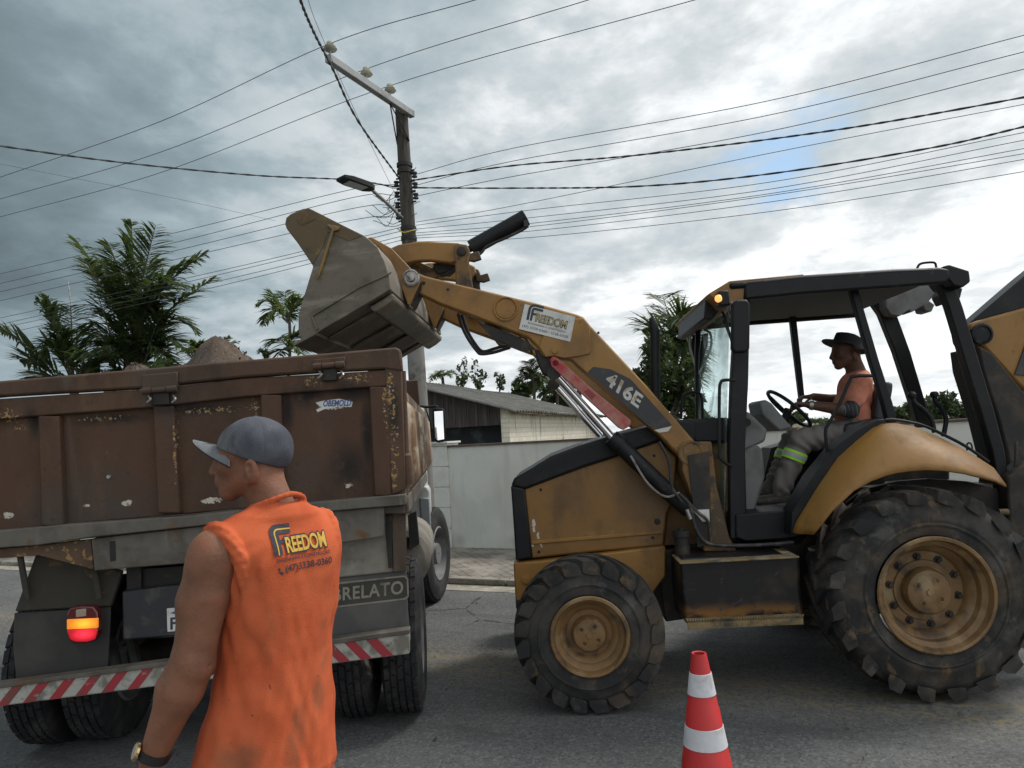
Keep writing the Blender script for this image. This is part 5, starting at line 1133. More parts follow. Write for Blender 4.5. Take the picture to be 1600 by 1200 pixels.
# chassis
b = MB()
for sx in (-1, 1):
    b = MB(); b.prism([wlp(sx * .40 - .04, .12, .86), wlp(sx * .40 + .04, .12, .86), wlp(sx * .40 + .04, .12, 1.12), wlp(sx * .40 - .04, .12, 1.12)], TY * 5.0); b.build('chassis_rail', M['dark_metal'], trk, bevel=.006)
for y in (.15, 1.4, 2.6): 
    b = MB(); b.prism([wlp(-.36, y, .9), wlp(.36, y, .9), wlp(.36, y, 1.08), wlp(-.36, y, 1.08)], TY * .08); b.build('cross_member', M['dark_metal'], trk)
# license bracket and plate
b = MB(); b.prism([TB(x, y, .08) for x, y in [(190, 924), (300, 911), (420, 898), (424, 978), (300, 993), (191, 1001)]], TY * .06); lb_ = b.build('plate_bracket', material('scratched_navy_metal', (.022, .024, .03), .5, 0, [dict(c=(.06, .055, .05), s=9, lo=.55, hi=.7), dict(c=(.2, .17, .1), s=12, lo=.66, hi=.7)]), trk, bevel=.012)
b = MB(); b.prism([TB(x, y, .072) for x, y in [(260, 951), (368, 940), (369, 977), (261, 988)]], TY * .008); lp = b.build('license_plate', material('plate_white', (.60, .60, .57), .45, 0, [dict(c=(.42, .41, .38), s=5, lo=.45, hi=.7)]), lb_, bevel=.004)
b = MB(); vs, fs = text_fit('FI', 17, 19, bold=.02); b.raw([TB(266 + x, 984 - y - .1 * x, .0705) for x, y in vs], fs); b.build('plate_letters', M['ink'], lp, smooth=False)
b = MB(); b.raw([TB(266 + x, 958 - y - .1 * x, .0705) for x, y in [(0, 0), (8, -2.5), (14, 0), (8, 3)]], [(0, 1, 2, 3)]); b.build('plate_mark', material('plate_blue', (.04, .09, .25), .5), lp, smooth=False)
# mudguards and flaps
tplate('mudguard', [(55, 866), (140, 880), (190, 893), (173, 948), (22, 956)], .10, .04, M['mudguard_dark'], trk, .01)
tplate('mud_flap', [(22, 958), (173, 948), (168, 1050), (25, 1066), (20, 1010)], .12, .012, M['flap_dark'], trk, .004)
tplate('mudguard', [(440, 820), (525, 808), (632, 799), (634, 892), (530, 903), (440, 910)], .10, .04, M['mudguard'], trk, .01)
tplate('mudguard_edge', [(613, 800), (634, 797), (635, 892), (614, 894)], .085, .015, rust('brown_grimy_strip', (.12, .09, .065)), trk, .003)
tplate('mudguard_strap', [(601, 806), (611, 804), (614, 886), (607, 888)], .08, .02, M['dark_metal'], trk, .003)
flp = tplate('mud_flap', [(440, 914), (530, 903), (635, 890), (637, 950), (642, 1000), (440, 1025)], .12, .012, M['flap'], trk, .004)
M['flap_letter'] = material('raised_flap_lettering', (.24, .225, .175), .7, 0, [dict(c=(.14, .13, .10), s=10, lo=.45, hi=.7)])
def fl(x, y): return TB(x, y - .115 * (x - 530), .1195)      # slanted rows follow the flap
b = MB(); b.prism([TB(x, y, .1185) for x, y in [(484, 917), (630, 901), (636, 904), (637, 931), (631, 935), (484, 952)]], TY * .0015); b.build('flap_panel', M['flap_dark'], flp)
b = MB()
o = [(484, 915), (632, 899), (638, 904), (639, 932), (633, 937), (484, 954)]; i_ = [(486, 917.5), (631, 901.5), (635.5, 905), (636.5, 931), (631.5, 934.5), (486, 951.5)]
vs = [TB(x, y, .117) for x, y in o + i_]; b.raw(vs, [(k, (k + 1) % 6, 6 + (k + 1) % 6, 6 + k) for k in range(6)]); b.build('flap_border', M['flap_letter'], flp, smooth=False)
b = MB(); vs, fs = text_fit('LIBRELATO', 130, 21, bold=.02, space=1.08); b.raw([TB(500 + x, 942.5 - y - .112 * x, .116) for x, y in vs], fs); b.build('flap_lettering', M['flap_letter'], flp, smooth=False)
for (a, c) in (((30, 860), (43, 935)), ((148, 888), (155, 935))):
    b = MB(); b.tube([TB(*a, .06), TB(*c, .06)], .016, 10); b.build('guard_stay', M['mudguard_dark'], trk)
# bumper with slanted stripes (wide, behind the man)
M['stripe_w'] = material('dirty_white_reflector', (.36, .355, .32), .6, 0, [dict(c=(.16, .15, .125), s=9, lo=.45, hi=.66), dict(c=(.07, .06, .05), s=26, lo=.60, hi=.7)], bump=.1)
M['stripe_r'] = material('dirty_red_reflector', (.30, .025, .035), .55, 0, [dict(c=(.16, .05, .045), s=8, lo=.45, hi=.68), dict(c=(.25, .2, .18), s=26, lo=.62, hi=.7)], bump=.1)
bt0, bt1 = (LX, 1087), (640, 987.5); bb0, bb1 = (LX, 1118), (640, 1022)
def bpx(u, v):
    t = u; tp = (bt0[0] + (bt1[0] - bt0[0]) * t, bt0[1] + (bt1[1] - bt0[1]) * t); bp = (bb0[0] + (bb1[0] - bb0[0]) * t, bb0[1] + (bb1[1] - bb0[1]) * t)
    return (tp[0] + (bp[0] - tp[0]) * v, tp[1] + (bp[1] - tp[1]) * v)
BY = -.02
b = MB(); b.prism([TB(*bpx(0, 0), BY), TB(*bpx(1, 0), BY), TB(*bpx(1, 1), BY), TB(*bpx(0, 1), BY)], TY * .06); bmp = b.build('bumper', M['stripe_w'], trk, bevel=.008)
b = MB(); b.prism([TB(*bpx(0, -.12), BY - .01), TB(*bpx(1, -.12), BY - .01), TB(*bpx(1, .10), BY - .01), TB(*bpx(0, .10), BY - .01)], TY * .08); b.build('bumper_lip', M['beam'], bmp, bevel=.004)
def stripe(u0, du, sk):
    b = MB(); b.prism([TB(*bpx(u0 + sk, .10), BY - .002), TB(*bpx(u0 + sk + du, .10), BY - .002), TB(*bpx(u0 + du, .97), BY - .002), TB(*bpx(u0, .97), BY - .002)], TY * .002); b.build('bumper_stripe', M['stripe_r'], bmp, smooth=False)
for i in range(8): stripe(.028 + i * .0545, .024, .032)
for i in range(8): stripe(.944 - i * .0455, .0225, -.035)
# lower stays of the bumper
for px in (172, 205, 560):
    b = MB(); b.tube([TB(px, 1000, .3), TB(px + 14, 1060, .06)], .03, 10); b.build('bumper_stay', M['dark_metal'], trk)
# tail lamps
def tail(cx, cy, lit):
    b = MB(); b.prism([TB(x, y, .0) for x, y in [(cx - 25, cy - 14), (cx - 20, cy - 27), (cx, cy - 30), (cx + 18, cy - 29), (cx + 24, cy - 20), (cx + 25, cy + 14), (cx + 19, cy + 26), (cx, cy + 29), (cx - 17, cy + 28), (cx - 24, cy + 18)]], TY * .05); hs = b.build('tail_lamp', material('dark_red_lens', (.10, .012, .015), .2, 0, coat=.4) if 'drl' not in M else M['drl'], trk, bevel=.008); M['drl'] = hs.data.materials[0]
    for nm, y0, y1, mt in (('amber_lens', -10, 6, 'tl_amber'), ('red_lens', 8, 24, 'tl_red'), ('reverse_lens', -25, -13, 'tl_rev')):
        x0, x1 = (cx - 24, cx + 24) if nm != 'reverse_lens' else (cx - 10, cx + 6)
        if nm == 'red_lens': P = [(x0, cy + y0), (x1, cy + y0 - 2), (cx + 20, cy + y1 - 2), (cx + 8, cy + y1 + 2), (cx - 10, cy + y1 + 2), (cx - 19, cy + y1 - 2)]
        else: P = [(x0, cy + y0 + 1), (x1, cy + y0 - 1), (x1, cy + y1 - 1), (x0, cy + y1 + 1)]
        b = MB(); b.prism([TB(x, y, -.006) for x, y in P], TY * .02); b.build(nm, M[mt], hs, bevel=.004)
def lens_mat(name, rim, core, s_rim, s_core, cpx):
    mt = bpy.data.materials.new(name); mt.use_nodes = True; T = NT(mt.node_tree); p = mt.node_tree.nodes['Principled BSDF']
    p.inputs['Base Color'].default_value = (*rim, 1); p.inputs['Roughness'].default_value = .2
    tcn = T.add('ShaderNodeTexCoord'); cc = rl(*cpx, 0)
    q = T.vmath('DIVIDE', T.vmath('SUBTRACT', tcn.outputs['Object'], tuple(cc)), (.085, 1, .045)); f = T.ramp(T.vmath('LENGTH', q), 0, 1, 1, 0)
    T.l.new(T.mix(f, rim, core), p.inputs['Emission Color']); T.l.new(T.math('ADD', T.math('MULTIPLY', f, s_core - s_rim), s_rim), p.inputs['Emission Strength'])
    return mt
M['tl_amber'] = lens_mat('lit_amber_lamp', (.85, .26, .02), (1.0, .42, .04), .30, .75, (132, 974))
M['tl_red'] = lens_mat('lit_red_lamp', (.45, .01, .02), (1.0, .03, .06), .30, .95, (132, 990))
M['tl_rev'] = material('dull_clear_lens', (.35, .27, .22), .3)
tail(128, 977, True)
# wheels
def truck_wheel(cx, cy, Rr, W, ax, n_rows, front=False, name='wheel'):
    """cx, cy: ground-local centre x,y ; ax world axis outward"""
    c0 = wlp(cx, cy, Rr); u = TY - ax * TY.dot(ax); u.normalize(); v2 = ax.cross(u)
    st = c0 - ax * W / 2; rr = Rr - .014
    b = MB(); rim = Rr * .56
    prof = [(.02, rim), (.0, rim + .04), (-.008, rim + .10), (.0, rr - .06), (.018, rr - .012), (.045, rr), (W - .045, rr), (W - .018, rr - .012), (W, rr - .06), (W + .008, rim + .10), (W, rim + .04), (W - .02, rim)]
    if front:
        mid = []
        for k in range(5):
            h0 = .045 + (W - .09) * k / 4.6
            mid += [(h0, Rr - .002), (h0 + .028, Rr - .002), (h0 + .030, rr - .004), (h0 + .037, rr - .004)]
        prof = prof[:5] + mid + prof[7:]
    b.lathe(st, ax, prof, 64, closed=True)
    def pt(a, h, r): return st + ax * h + (u * math.cos(a) + v2 * math.sin(a)) * r
    if not front:
        cols = 5; cw = (W - .03) / cols
        for k in range(n_rows):
            for c in range(cols):
                a0 = 2 * math.pi * (k + (.5 if c % 2 else 0)) / n_rows; da = 2 * math.pi / n_rows * .86
                h0 = .015 + c * cw + .004; h1 = h0 + cw - .008; sk = .022 * (1 if c % 2 else -1)
                top = Rr if 0 < c < cols - 1 else Rr - .004
                lo = [pt(a0, h0, rr - .02), pt(a0 + sk, h1, rr - .02), pt(a0 + sk + da, h1, rr - .02), pt(a0 + da, h0, rr - .02)]
                hi = [pt(a0 + .004, h0 + .002, top), pt(a0 + sk + .004, h1 - .002, top), pt(a0 + sk + da - .004, h1 - .002, top), pt(a0 + da - .004, h0 + .002, top)]
                b.loft([lo, hi])
    ty = b.build('tyre', M['tread'], trk, ang=35)
    b = MB(); b.lathe(st, ax, [(W - .015, rim + .01), (W - .005, rim - .005), (W - .05, rim - .02), (W - .10, rim - .04), (W - .12, rim * .55), (W - .06, rim * .4), (W - .02, rim * .38), (W - .02, .01)], 40, cap=False); b.build('rim', M['plastic_grey'], ty)
RT = .485; AY = .74
xo = rl(631, 1080, .1)
def lx(px, y=AY - .25): return rl(px, 1050, y).x
r1, r0 = lx(663), lx(597); q1, q0 = lx(583), lx(524); l0, l1 = lx(27), lx(104); m0, m1 = lx(115), lx(188)
for a, c in ((r0, r1), (q0, q1), (l0, l1), (m0, m1)):
    w_ = .235; truck_wheel((a + c) / 2, AY, RT, w_, WX, 34)
b = MB(); b.tube([wlp(l0 + .1, AY, RT), wlp(r1 - .1, AY, RT)], .075, 14); b.build('rear_axle', M['dark_metal'], trk)
b = MB(); bmc = wlp(-.03, AY, RT); b.lathe(bmc - TY * .2, TY, [(0, .05), (.03, .14), (.1, .2), (.3, .2), (.38, .12), (.5, .06), (.5, .001)], 24); b.build('differential', M['dark_metal'], trk)
for sx in (-.5, .5):
    b = MB(); 
    for k in range(5): b.box(wlp(sx, AY + .05, RT + .15 + k * .022), (.07, 1.1 - k * .16, .02), TM.to_3x3())
    b.build('leaf_spring', M['dark_metal'], trk)
b = MB(); b.prism([wlp(-.7, AY + .6, .62), wlp(.7, AY + .6, .62), wlp(.7, AY + .6, 1.0), wlp(-.7, AY + .6, 1.0)], TY * .06); b.build('rear_cross_beam', M['dark_metal'], trk)
# side underrun / tank, front wheel, cab, mirror
FX = rl(683, 900, 3.9)
st_ = R(-14); fax = (Matrix.Rotation(st_, 3, 'Z') @ WX).normalized()
FWx = rl(684, 880, 3.9).x
truck_wheel(FWx - .10, 3.9, .50, .28, fax, 40, front=True)
truck_wheel(-FWx + .2, 3.9, .50, .28, (Matrix.Rotation(st_, 3, 'Z') @ WX), 40, front=True)
M['truck_white'] = material('dusty_white_truck_paint', (.60, .62, .61), .35, 0, [dict(c=(.40, .40, .37), s=3, lo=.45, hi=.7), dict(c=(.25, .23, .2), s=12, lo=.6, hi=.72)], coat=.2)
M['truck_grey'] = material('truck_grey_plastic', (.30, .33, .35), .5, 0, [dict(c=(.2, .21, .21), s=4, lo=.45, hi=.7)])
cb = MB(); cx1 = rl(662, 760, 3.5).x; 
cab = None
b = MB(); rg = []
for y, dx, z0, z1 in ((3.48, .05, 1.15, 2.1), (3.52, .0, 1.12, 2.18), (4.8, .0, .75, 2.2), (5.05, .06, .75, 2.0), (5.15, .15, .8, 1.6)):
    xh = cx1 - dx; r_ = .05
    rg.append([wlp(-xh + r_, y, z0), wlp(xh - r_, y, z0), wlp(xh, y, z0 + r_), wlp(xh, y, z1 - r_ * 2), wlp(xh - r_ * 2, y, z1), wlp(-xh + r_ * 2, y, z1), wlp(-xh, y, z1 - r_ * 2), wlp(-xh, y, z0 + r_)])
b.loft(rg); cab = b.build('cab', M['truck_white'], trk, bevel=.02)
b = MB(); b.prism([wlp(cx1 + .003, 3.75, 1.62), wlp(cx1 + .003, 4.6, 1.62), wlp(cx1 + .003, 4.55, 2.05), wlp(cx1 + .003, 3.75, 2.05)], WX * .004); b.build('side_window', M['decal_black'], cab)
def tp(px, y): return [TB(a, c, y) for a, c in px]
b = MB(); b.prism(tp([(640, 782), (645, 765), (655, 757), (668, 760), (672, 768), (673, 806), (640, 812)], 3.05), TY * .35); b.build('wing_panel', M['truck_white'], trk, bevel=.02)
b = MB(); b.prism(tp([(655, 778), (671, 778), (676, 866), (668, 868), (658, 820)], 3.02), TY * .05); b.build('wing_edge', M['truck_grey'], trk, bevel=.012)
b = MB(); tk0 = rl(648, 860, 1.6); b.lathe(wlp(tk0.x - .08, 1.3, tk0.z - .02), TY, [(0, .02), (0, .17), (.03, .21), (1.1, .21), (1.13, .17), (1.13, .02)], 28); b.build('air_tank', M['mudguard'], trk)
b = MB(); b.prism(tp([(637, 806), (650, 800), (655, 850), (640, 860)], 1.2), TY * .1); b.build('tank_bracket', M['dark_metal'], trk)
b = MB(); mp = [(675, 640), (679, 637), (692, 638), (695.5, 642), (697, 686), (694, 690), (684, 692), (679, 689), (676, 664)]
b.prism(tp(mp, 3.55), TY * .07); mr = b.build('mirror', M['black'], trk, bevel=.01)
b = MB(); b.prism(tp([(678.5, 643), (692, 642), (694, 686), (684, 688), (680, 684)], 3.545), TY * .003); b.build('mirror_glass', M['mirror'], mr)
b = MB(); b.tube(smooth_path(tp([(652, 634), (668, 636), (681, 635), (684, 640)], 3.6), 5), .014, 8); b.build('mirror_arm', M['black'], mr)
b = MB(); b.tube(smooth_path(tp([(665, 638), (672, 660), (673, 674), (668, 677), (662, 672)], 3.6), 5), .008, 8); b.build('mirror_cable', M['black'], mr)

# ---- load in the bed
M['sand'] = material('damp_gravelly_sand', (.110, .076, .053), .95, 0, [dict(c=(.08, .062, .05), s=5, lo=.42, hi=.66), dict(c=(.175, .145, .12), s=40, lo=.54, hi=.68), dict(c=(.05, .042, .036), s=60, lo=.56, hi=.66)], bump=1, bscale=55, bdetail=8)
def heap(cpx, yl, rx, ry, top_px, label, seed):
    c = TB(*cpx, yl); tz = TB(*top_px, yl).z; base = bl(0, yl, zb_).z; rr_ = np.random.default_rng(seed); b = MB(); n, mm = 72, 26; vs = []; fs = []
    ph = rr_.uniform(0, 6, 12)
    for j in range(mm + 1):
        t = j / mm
        for i in range(n):
            a = 2 * math.pi * i / n; rad = t * (1 + .10 * math.sin(3 * a + ph[0]) + .07 * math.sin(5 * a + ph[1]))
            h = 1 - (math.sqrt(t * t + .03) - .172)
            px_h, py_h = c.x + rx * rad * math.cos(a), c.y + ry * rad * math.sin(a)
            z = base + (tz - base) * max(0, h) + (mnoise.noise(Vector((px_h * 4, py_h * 4, seed))) * .07 + mnoise.noise(Vector((px_h * 13, py_h * 13, seed))) * .03) * (1 if t < 1 else 0) + rr_.normal(0, .006)
            vs.append((c.x + rx * rad * math.cos(a), c.y + ry * rad * math.sin(a), z))
    for j in range(mm):
        for i in range(n): fs.append((j * n + i, j * n + (i + 1) % n, (j + 1) * n + (i + 1) % n, (j + 1) * n + i))
    b.raw(vs, fs)
    for k in range(260):
        a = rr_.uniform(0, 6.28); t = rr_.uniform(.0, .9); 
        h = 1 - (math.sqrt(t * t + .03) - .172); p = Vector((c.x + rx * t * math.cos(a), c.y + ry * t * math.sin(a), base + (tz - base) * h)); s_ = rr_.uniform(.006, .022)
        d3 = [Vector(rr_.normal(0, 1, 3)).normalized() * s_ for _ in range(4)]; b.raw([p + q for q in d3], [(0, 1, 2), (0, 2, 3), (0, 3, 1), (1, 3, 2)])
    o = b.build('sand_heap', M['sand'], ang=180); return tag(o, label, 'sand heap')
heap((350, 700), 1.25, .92, .9, (352, 533), 'big brown heap of gravelly sand showing above the truck tailgate below the bucket', 4)
heap((214, 700), 1.05, .55, .5, (214, 569), 'low brown crest of sand barely showing over the tailgate below the palm', 9)
# ================================================================== PEOPLE (signed distance fields -> one smooth surface)
class SDF:
    def __init__(s, lo, hi, h):
        s.lo = np.array(lo, float); s.h = h
        s.n = np.ceil((np.array(hi, float) - s.lo) / h).astype(int) + 1
        s.ax = [s.lo[i] + h * np.arange(s.n[i]) for i in range(3)]
        s.D = np.full(tuple(s.n), 0.5, np.float32)
    def sub(s, lo, hi):
        i0 = np.clip(np.floor((np.array(lo) - s.lo) / s.h).astype(int), 0, s.n - 1); i1 = np.clip(np.ceil((np.array(hi) - s.lo) / s.h).astype(int) + 1, 1, s.n)
        sl = tuple(slice(a, b) for a, b in zip(i0, i1))
        X, Y, Z = np.meshgrid(*[s.ax[k][sl[k]] for k in range(3)], indexing='ij', sparse=True)
        return sl, X, Y, Z
    def op(s, fn, lo, hi, k=.015, mode='u', pad=.05):
        sl, X, Y, Z = s.sub(np.array(lo) - k - pad, np.array(hi) + k + pad)
        if 0 in s.D[sl].shape: return s
        d = fn(X, Y, Z).astype(np.float32); a = s.D[sl]
        if mode == 'u': hh = np.maximum(k - np.abs(a - d), 0) / k; s.D[sl] = np.minimum(a, d) - hh * hh * k * .25
        elif mode == 's': d = -d; hh = np.maximum(k - np.abs(a - d), 0) / k; s.D[sl] = np.maximum(a, d) + hh * hh * k * .25
        elif mode == 'add': s.D[sl] = a + d
        return s
    def cone(s, a, b, ra, rb, k=.015, mode='u'):
        a = np.array(a, float); b = np.array(b, float); ab = b - a; L2 = max(float(ab @ ab), 1e-9); m = max(ra, rb)
        def fn(X, Y, Z):
            px, py, pz = X - a[0], Y - a[1], Z - a[2]
            t = np.clip((px * ab[0] + py * ab[1] + pz * ab[2]) / L2, 0, 1)
            return np.sqrt((px - ab[0] * t) ** 2 + (py - ab[1] * t) ** 2 + (pz - ab[2] * t) ** 2) - (ra + (rb - ra) * t)
        return s.op(fn, np.minimum(a, b) - m, np.maximum(a, b) + m, k, mode)
    def chain(s, pts, rs, k=.015):
        for i in range(len(pts) - 1): s.cone(pts[i], pts[i + 1], rs[i], rs[i + 1], k)
        return s
    def ell(s, c, r, Rm=None, k=.015, mode='u'):
        c = np.array(c, float); r = np.array(r, float); Rm = np.eye(3) if Rm is None else np.array(Rm); m = max(r)
        def fn(X, Y, Z):
            p = [X - c[0], Y - c[1], Z - c[2]]
            q = [(p[0] * Rm[0, j] + p[1] * Rm[1, j] + p[2] * Rm[2, j]) for j in range(3)]
            k0 = np.sqrt(sum((q[j] / r[j]) ** 2 for j in range(3))); k1 = np.sqrt(sum((q[j] / r[j] ** 2) ** 2 for j in range(3))) + 1e-6
            return k0 * (k0 - 1) / k1
        return s.op(fn, c - m, c + m, k, mode)
    def mesh(s):
        D = s.D; ins = D < 0
        c = [ins[i:D.shape[0] - 1 + i, j:D.shape[1] - 1 + j, k:D.shape[2] - 1 + k] for i in (0, 1) for j in (0, 1) for k in (0, 1)]
        cnt = sum(x.astype(np.int8) for x in c); act = (cnt > 0) & (cnt < 8)
        idx = np.argwhere(act); num = np.full(act.shape, -1, np.int64); num[act] = np.arange(len(idx))
        P = np.zeros((len(idx), 3)); W = np.zeros(len(idx))
        offs = [(i, j, k) for i in (0, 1) for j in (0, 1) for k in (0, 1)]
        vals = [D[idx[:, 0] + o[0], idx[:, 1] + o[1], idx[:, 2] + o[2]] for o in offs]
        for p in range(8):
            for q in range(p + 1, 8):
                if sum(abs(offs[p][t] - offs[q][t]) for t in range(3)) != 1: continue
                a, b = vals[p], vals[q]; mk = (a < 0) != (b < 0)
                t = np.where(mk, a / np.where(mk, a - b, 1), 0)
                for ax in range(3): P[:, ax] += np.where(mk, offs[p][ax] + (offs[q][ax] - offs[p][ax]) * t, 0)
                W += mk
        P = (P / W[:, None] + idx) * s.h + s.lo
        F_ = []
        for ax in range(3):
            u, v = [(1, 2), (2, 0), (0, 1)][ax]
            sh = list(D.shape); sl0 = [slice(None)] * 3; sl1 = [slice(None)] * 3; sl0[ax] = slice(0, -1); sl1[ax] = slice(1, None)
            e = ins[tuple(sl0)] != ins[tuple(sl1)]; I = np.argwhere(e)
            ok = (I[:, u] > 0) & (I[:, v] > 0) & (I[:, u] < D.shape[u] - 1) & (I[:, v] < D.shape[v] - 1); I = I[ok]
            def cell(du, dv):
                J = I.copy(); J[:, u] -= du; J[:, v] -= dv; return num[J[:, 0], J[:, 1], J[:, 2]]
            quad = np.stack([cell(1, 1), cell(0, 1), cell(0, 0), cell(1, 0)], 1)
            fl_ = ~ins[I[:, 0], I[:, 1], I[:, 2]]; quad[fl_] = quad[fl_][:, ::-1]; F_.append(quad)
        return P, np.concatenate(F_)
    def build(s, name, mat, parent, smooth_iter=2):
        P, Q = s.mesh()
        if smooth_iter:      # light Laplacian smoothing of the grid facets
            for _ in range(smooth_iter):
                acc = np.zeros_like(P); c = np.zeros(len(P))
                for a, b in ((0, 1), (1, 2), (2, 3), (3, 0)):
                    np.add.at(acc, Q[:, a], P[Q[:, b]]); np.add.at(c, Q[:, a], 1); np.add.at(acc, Q[:, b], P[Q[:, a]]); np.add.at(c, Q[:, b], 1)
                P = P * .5 + .5 * acc / np.maximum(c, 1)[:, None]
        me = bpy.data.meshes.new(name); me.from_pydata(P.tolist(), [], Q.tolist()); me.materials.append(mat)
        me.polygons.foreach_set('use_smooth', [True] * len(me.polygons)); me.update()
        o = bpy.data.objects.new(name, me); C.objects.link(o); o.parent = parent
        return o
def hand_sdf(s, wrist, dirv, palm_n, thumb_side, curl=.35, scale=1.0, r=.0085):
    """relaxed or gripping hand: palm, four fingers of different length, thumb from the side of the palm"""
    w_ = Vector(wrist); d_ = Vector(dirv).normalized(); n_ = (Vector(palm_n) - d_ * Vector(palm_n).dot(d_)).normalized(); sd_ = Vector(thumb_side); sd_ = (sd_ - d_ * sd_.dot(d_) - n_ * sd_.dot(n_)).normalized()
    S = scale; k0 = w_ + d_ * .085 * S
    for f_ in (-.030, -.010, .010, .030):
        s.cone(w_ + d_ * .01 * S + sd_ * f_ * .6 * S, k0 + sd_ * f_ * S, .017 * S, .0125 * S, .012)
    for f_, ln in ((.031, .072), (.011, .082), (-.010, .076), (-.030, .060)):
        p = k0 + sd_ * f_ * S; dv = d_.copy(); ang = 0
        for seg, rr_ in ((.45, 1.0), (.32, .92), (.26, .82)):
            ang += curl * (1.0 if seg != .45 else .8); dv = (d_ * math.cos(ang) + n_ * math.sin(ang)); q = p + dv * ln * seg * S
            s.cone(p, q, r * rr_ * S * 1.05, r * rr_ * S * .95, .004); p = q
    p = w_ + d_ * .025 * S + sd_ * .026 * S; a_ = (d_ * .65 + sd_ * .62 + n_ * .40).normalized(); q = p + a_ * .045 * S; s.cone(p, q, .015 * S, .011 * S, .012)
    a_ = (d_ * .9 + sd_ * .1 + n_ * .5).normalized(); e = q + a_ * .032 * S; s.cone(q, e, .0105 * S, .0098 * S, .005); a_ = (d_ * .85 - sd_ * .1 + n_ * .6).normalized(); s.cone(e, e + a_ * .026 * S, .0098 * S, .008 * S, .005)
def head_sdf(s, c, Rm, k=.02, sc_=1.0, neck_to=None, neck_r=(.060, .068)):
    """c head centre, Rm columns = forward, left, up"""
    Rm = np.array(Rm); c = np.array(c)
    def W_(p): return c + Rm @ (np.array(p) * sc_)
    e = lambda p, r, k_=k, m_='u', R2=None: s.ell(W_(p), np.array(r) * sc_, Rm if R2 is None else Rm @ R2, k_, m_)
    cn = lambda a, b, ra, rb, k_=k: s.cone(W_(a), W_(b), ra * sc_, rb * sc_, k_)
    e((-.012, 0, .030), (.100, .077, .090))
    e((.030, 0, .015), (.066, .066, .072))
    e((.028, 0, -.040), (.060, .058, .058), .03)
    cn((.058, 0, -.060), (.066, 0, -.098), .034, .026, .03)              # chin
    for sg in (-1, 1):
        cn((-.006, .052 * sg, -.052), (.058, .020 * sg, -.100), .020, .018, .03)   # jaw line
        e((.058, .038 * sg, -.022), (.028, .026, .024), .02)                 # cheekbone
        cn((.080, .012 * sg, .024), (.070, .048 * sg, .018), .011, .010, .012)    # brow ridge
        e((.088, .030 * sg, -.001), (.014, .015, .010), .012, 's')           # eye socket
        e((.076, .030 * sg, -.002), (.0125, .0135, .0115), .004)             # closed lid over the eyeball
        e((.103, .014 * sg, -.042), (.012, .010, .009), .008)               # nostril wing
        e((-.028, .086 * sg, -.034), (.021, .012, .036), .006, 'u', [[.96, -.25 * sg, .2], [.25 * sg, .97, 0], [-.2, 0, .97]])  # ear
        e((-.021, .099 * sg, -.029), (.011, .011, .020), .004, 's')
        e((-.016, .091 * sg, -.034), (.005, .006, .008), .004, 'u')
        cn((-.024, .085 * sg, -.061), (-.016, .078 * sg, -.069), .0075, .0065, .006)
        cn((-.045, .030 * sg, -.05), (-.062, .038 * sg, -.13), .030, .030, .03)
    cn((.092, 0, .012), (.114, 0, -.036), .010, .0125, .014)              # nose
    cn((.084, .016, -.066), (.084, -.016, -.066), .016, .016, .012)
    cn((.097, .014, -.064), (.097, -.014, -.064), .0065, .0065, .006); cn((.095, .013, -.076), (.095, -.013, -.076), .0075, .0075, .006)
    s.cone(W_((.108, .022, -.070)), W_((.108, -.022, -.070)), .0035, .0035, .004, 's')
    if neck_to is not None:
        s.cone(W_((-.028, 0, -.045)), neck_to, neck_r[0] * sc_, neck_r[1] * sc_, .03)
    return W_

def skin(name, base):
    mt = material(name, base, .55, 0, [dict(c=tuple(x * .55 for x in base), s=7, lo=.40, hi=.68, amt=.7), dict(c=tuple(x * .6 for x in base), s=45, lo=.5, hi=.7, amt=.4), dict(c=(base[0] * 1.15, base[1] * .82, base[2] * .75), s=14, lo=.5, hi=.7, amt=.55), dict(c=tuple(x * .45 for x in base), s=90, lo=.66, hi=.72, amt=.5)], bump=.22, bscale=130, spec=.35, dent=1.5)
    p = mt.node_tree.nodes['Principled BSDF']; p.inputs['Subsurface Weight'].default_value = .12; p.inputs['Subsurface Radius'].default_value = (.012, .005, .003); p.inputs['Subsurface Scale'].default_value = .5
    return mt
M['skin'] = skin('tanned_skin', (.245, .108, .063))
M['skin_dark'] = skin('dark_tanned_skin', (.115, .055, .035))

# ---------------------------------------------------------------- man in the foreground
MA = R(50); MROT = math.pi / 2 + MA
M0 = Vector((-.688, 2.10, 0))
man = thing('person', M0, 'man in orange sleeveless work shirt and grey cap standing with his back turned, looking left', 'person', rotz=MROT)
mi = rootm(man).inverted()
def ml(px, py, Y): return np.array(mi @ at_y(px, py, Y))
hc = ml(392, 713, 2.10)
hy = R(93) - MA                                      # head turned further left than the chest
hp = R(2)
HS = .93; hc = hc + np.array((0, 0, -.006))
hf = Vector((math.cos(hy), math.sin(hy), 0)); hl_ = Vector((-math.sin(hy), math.cos(hy), 0)); hu_ = Vector((0, 0, 1))
Rq = Matrix.Rotation(-hp, 3, hl_); hf = Rq @ hf; hu_ = Rq @ hu_
HR = np.array((hf, hl_, hu_)).T
shl = np.array((-.006, .186, 1.432)); elb = ml(301, 1036, 1.93); wri = ml(240, 1180, 1.93)
s = SDF((-.30, -.36, .0), (.36, .42, 1.84), .0042)
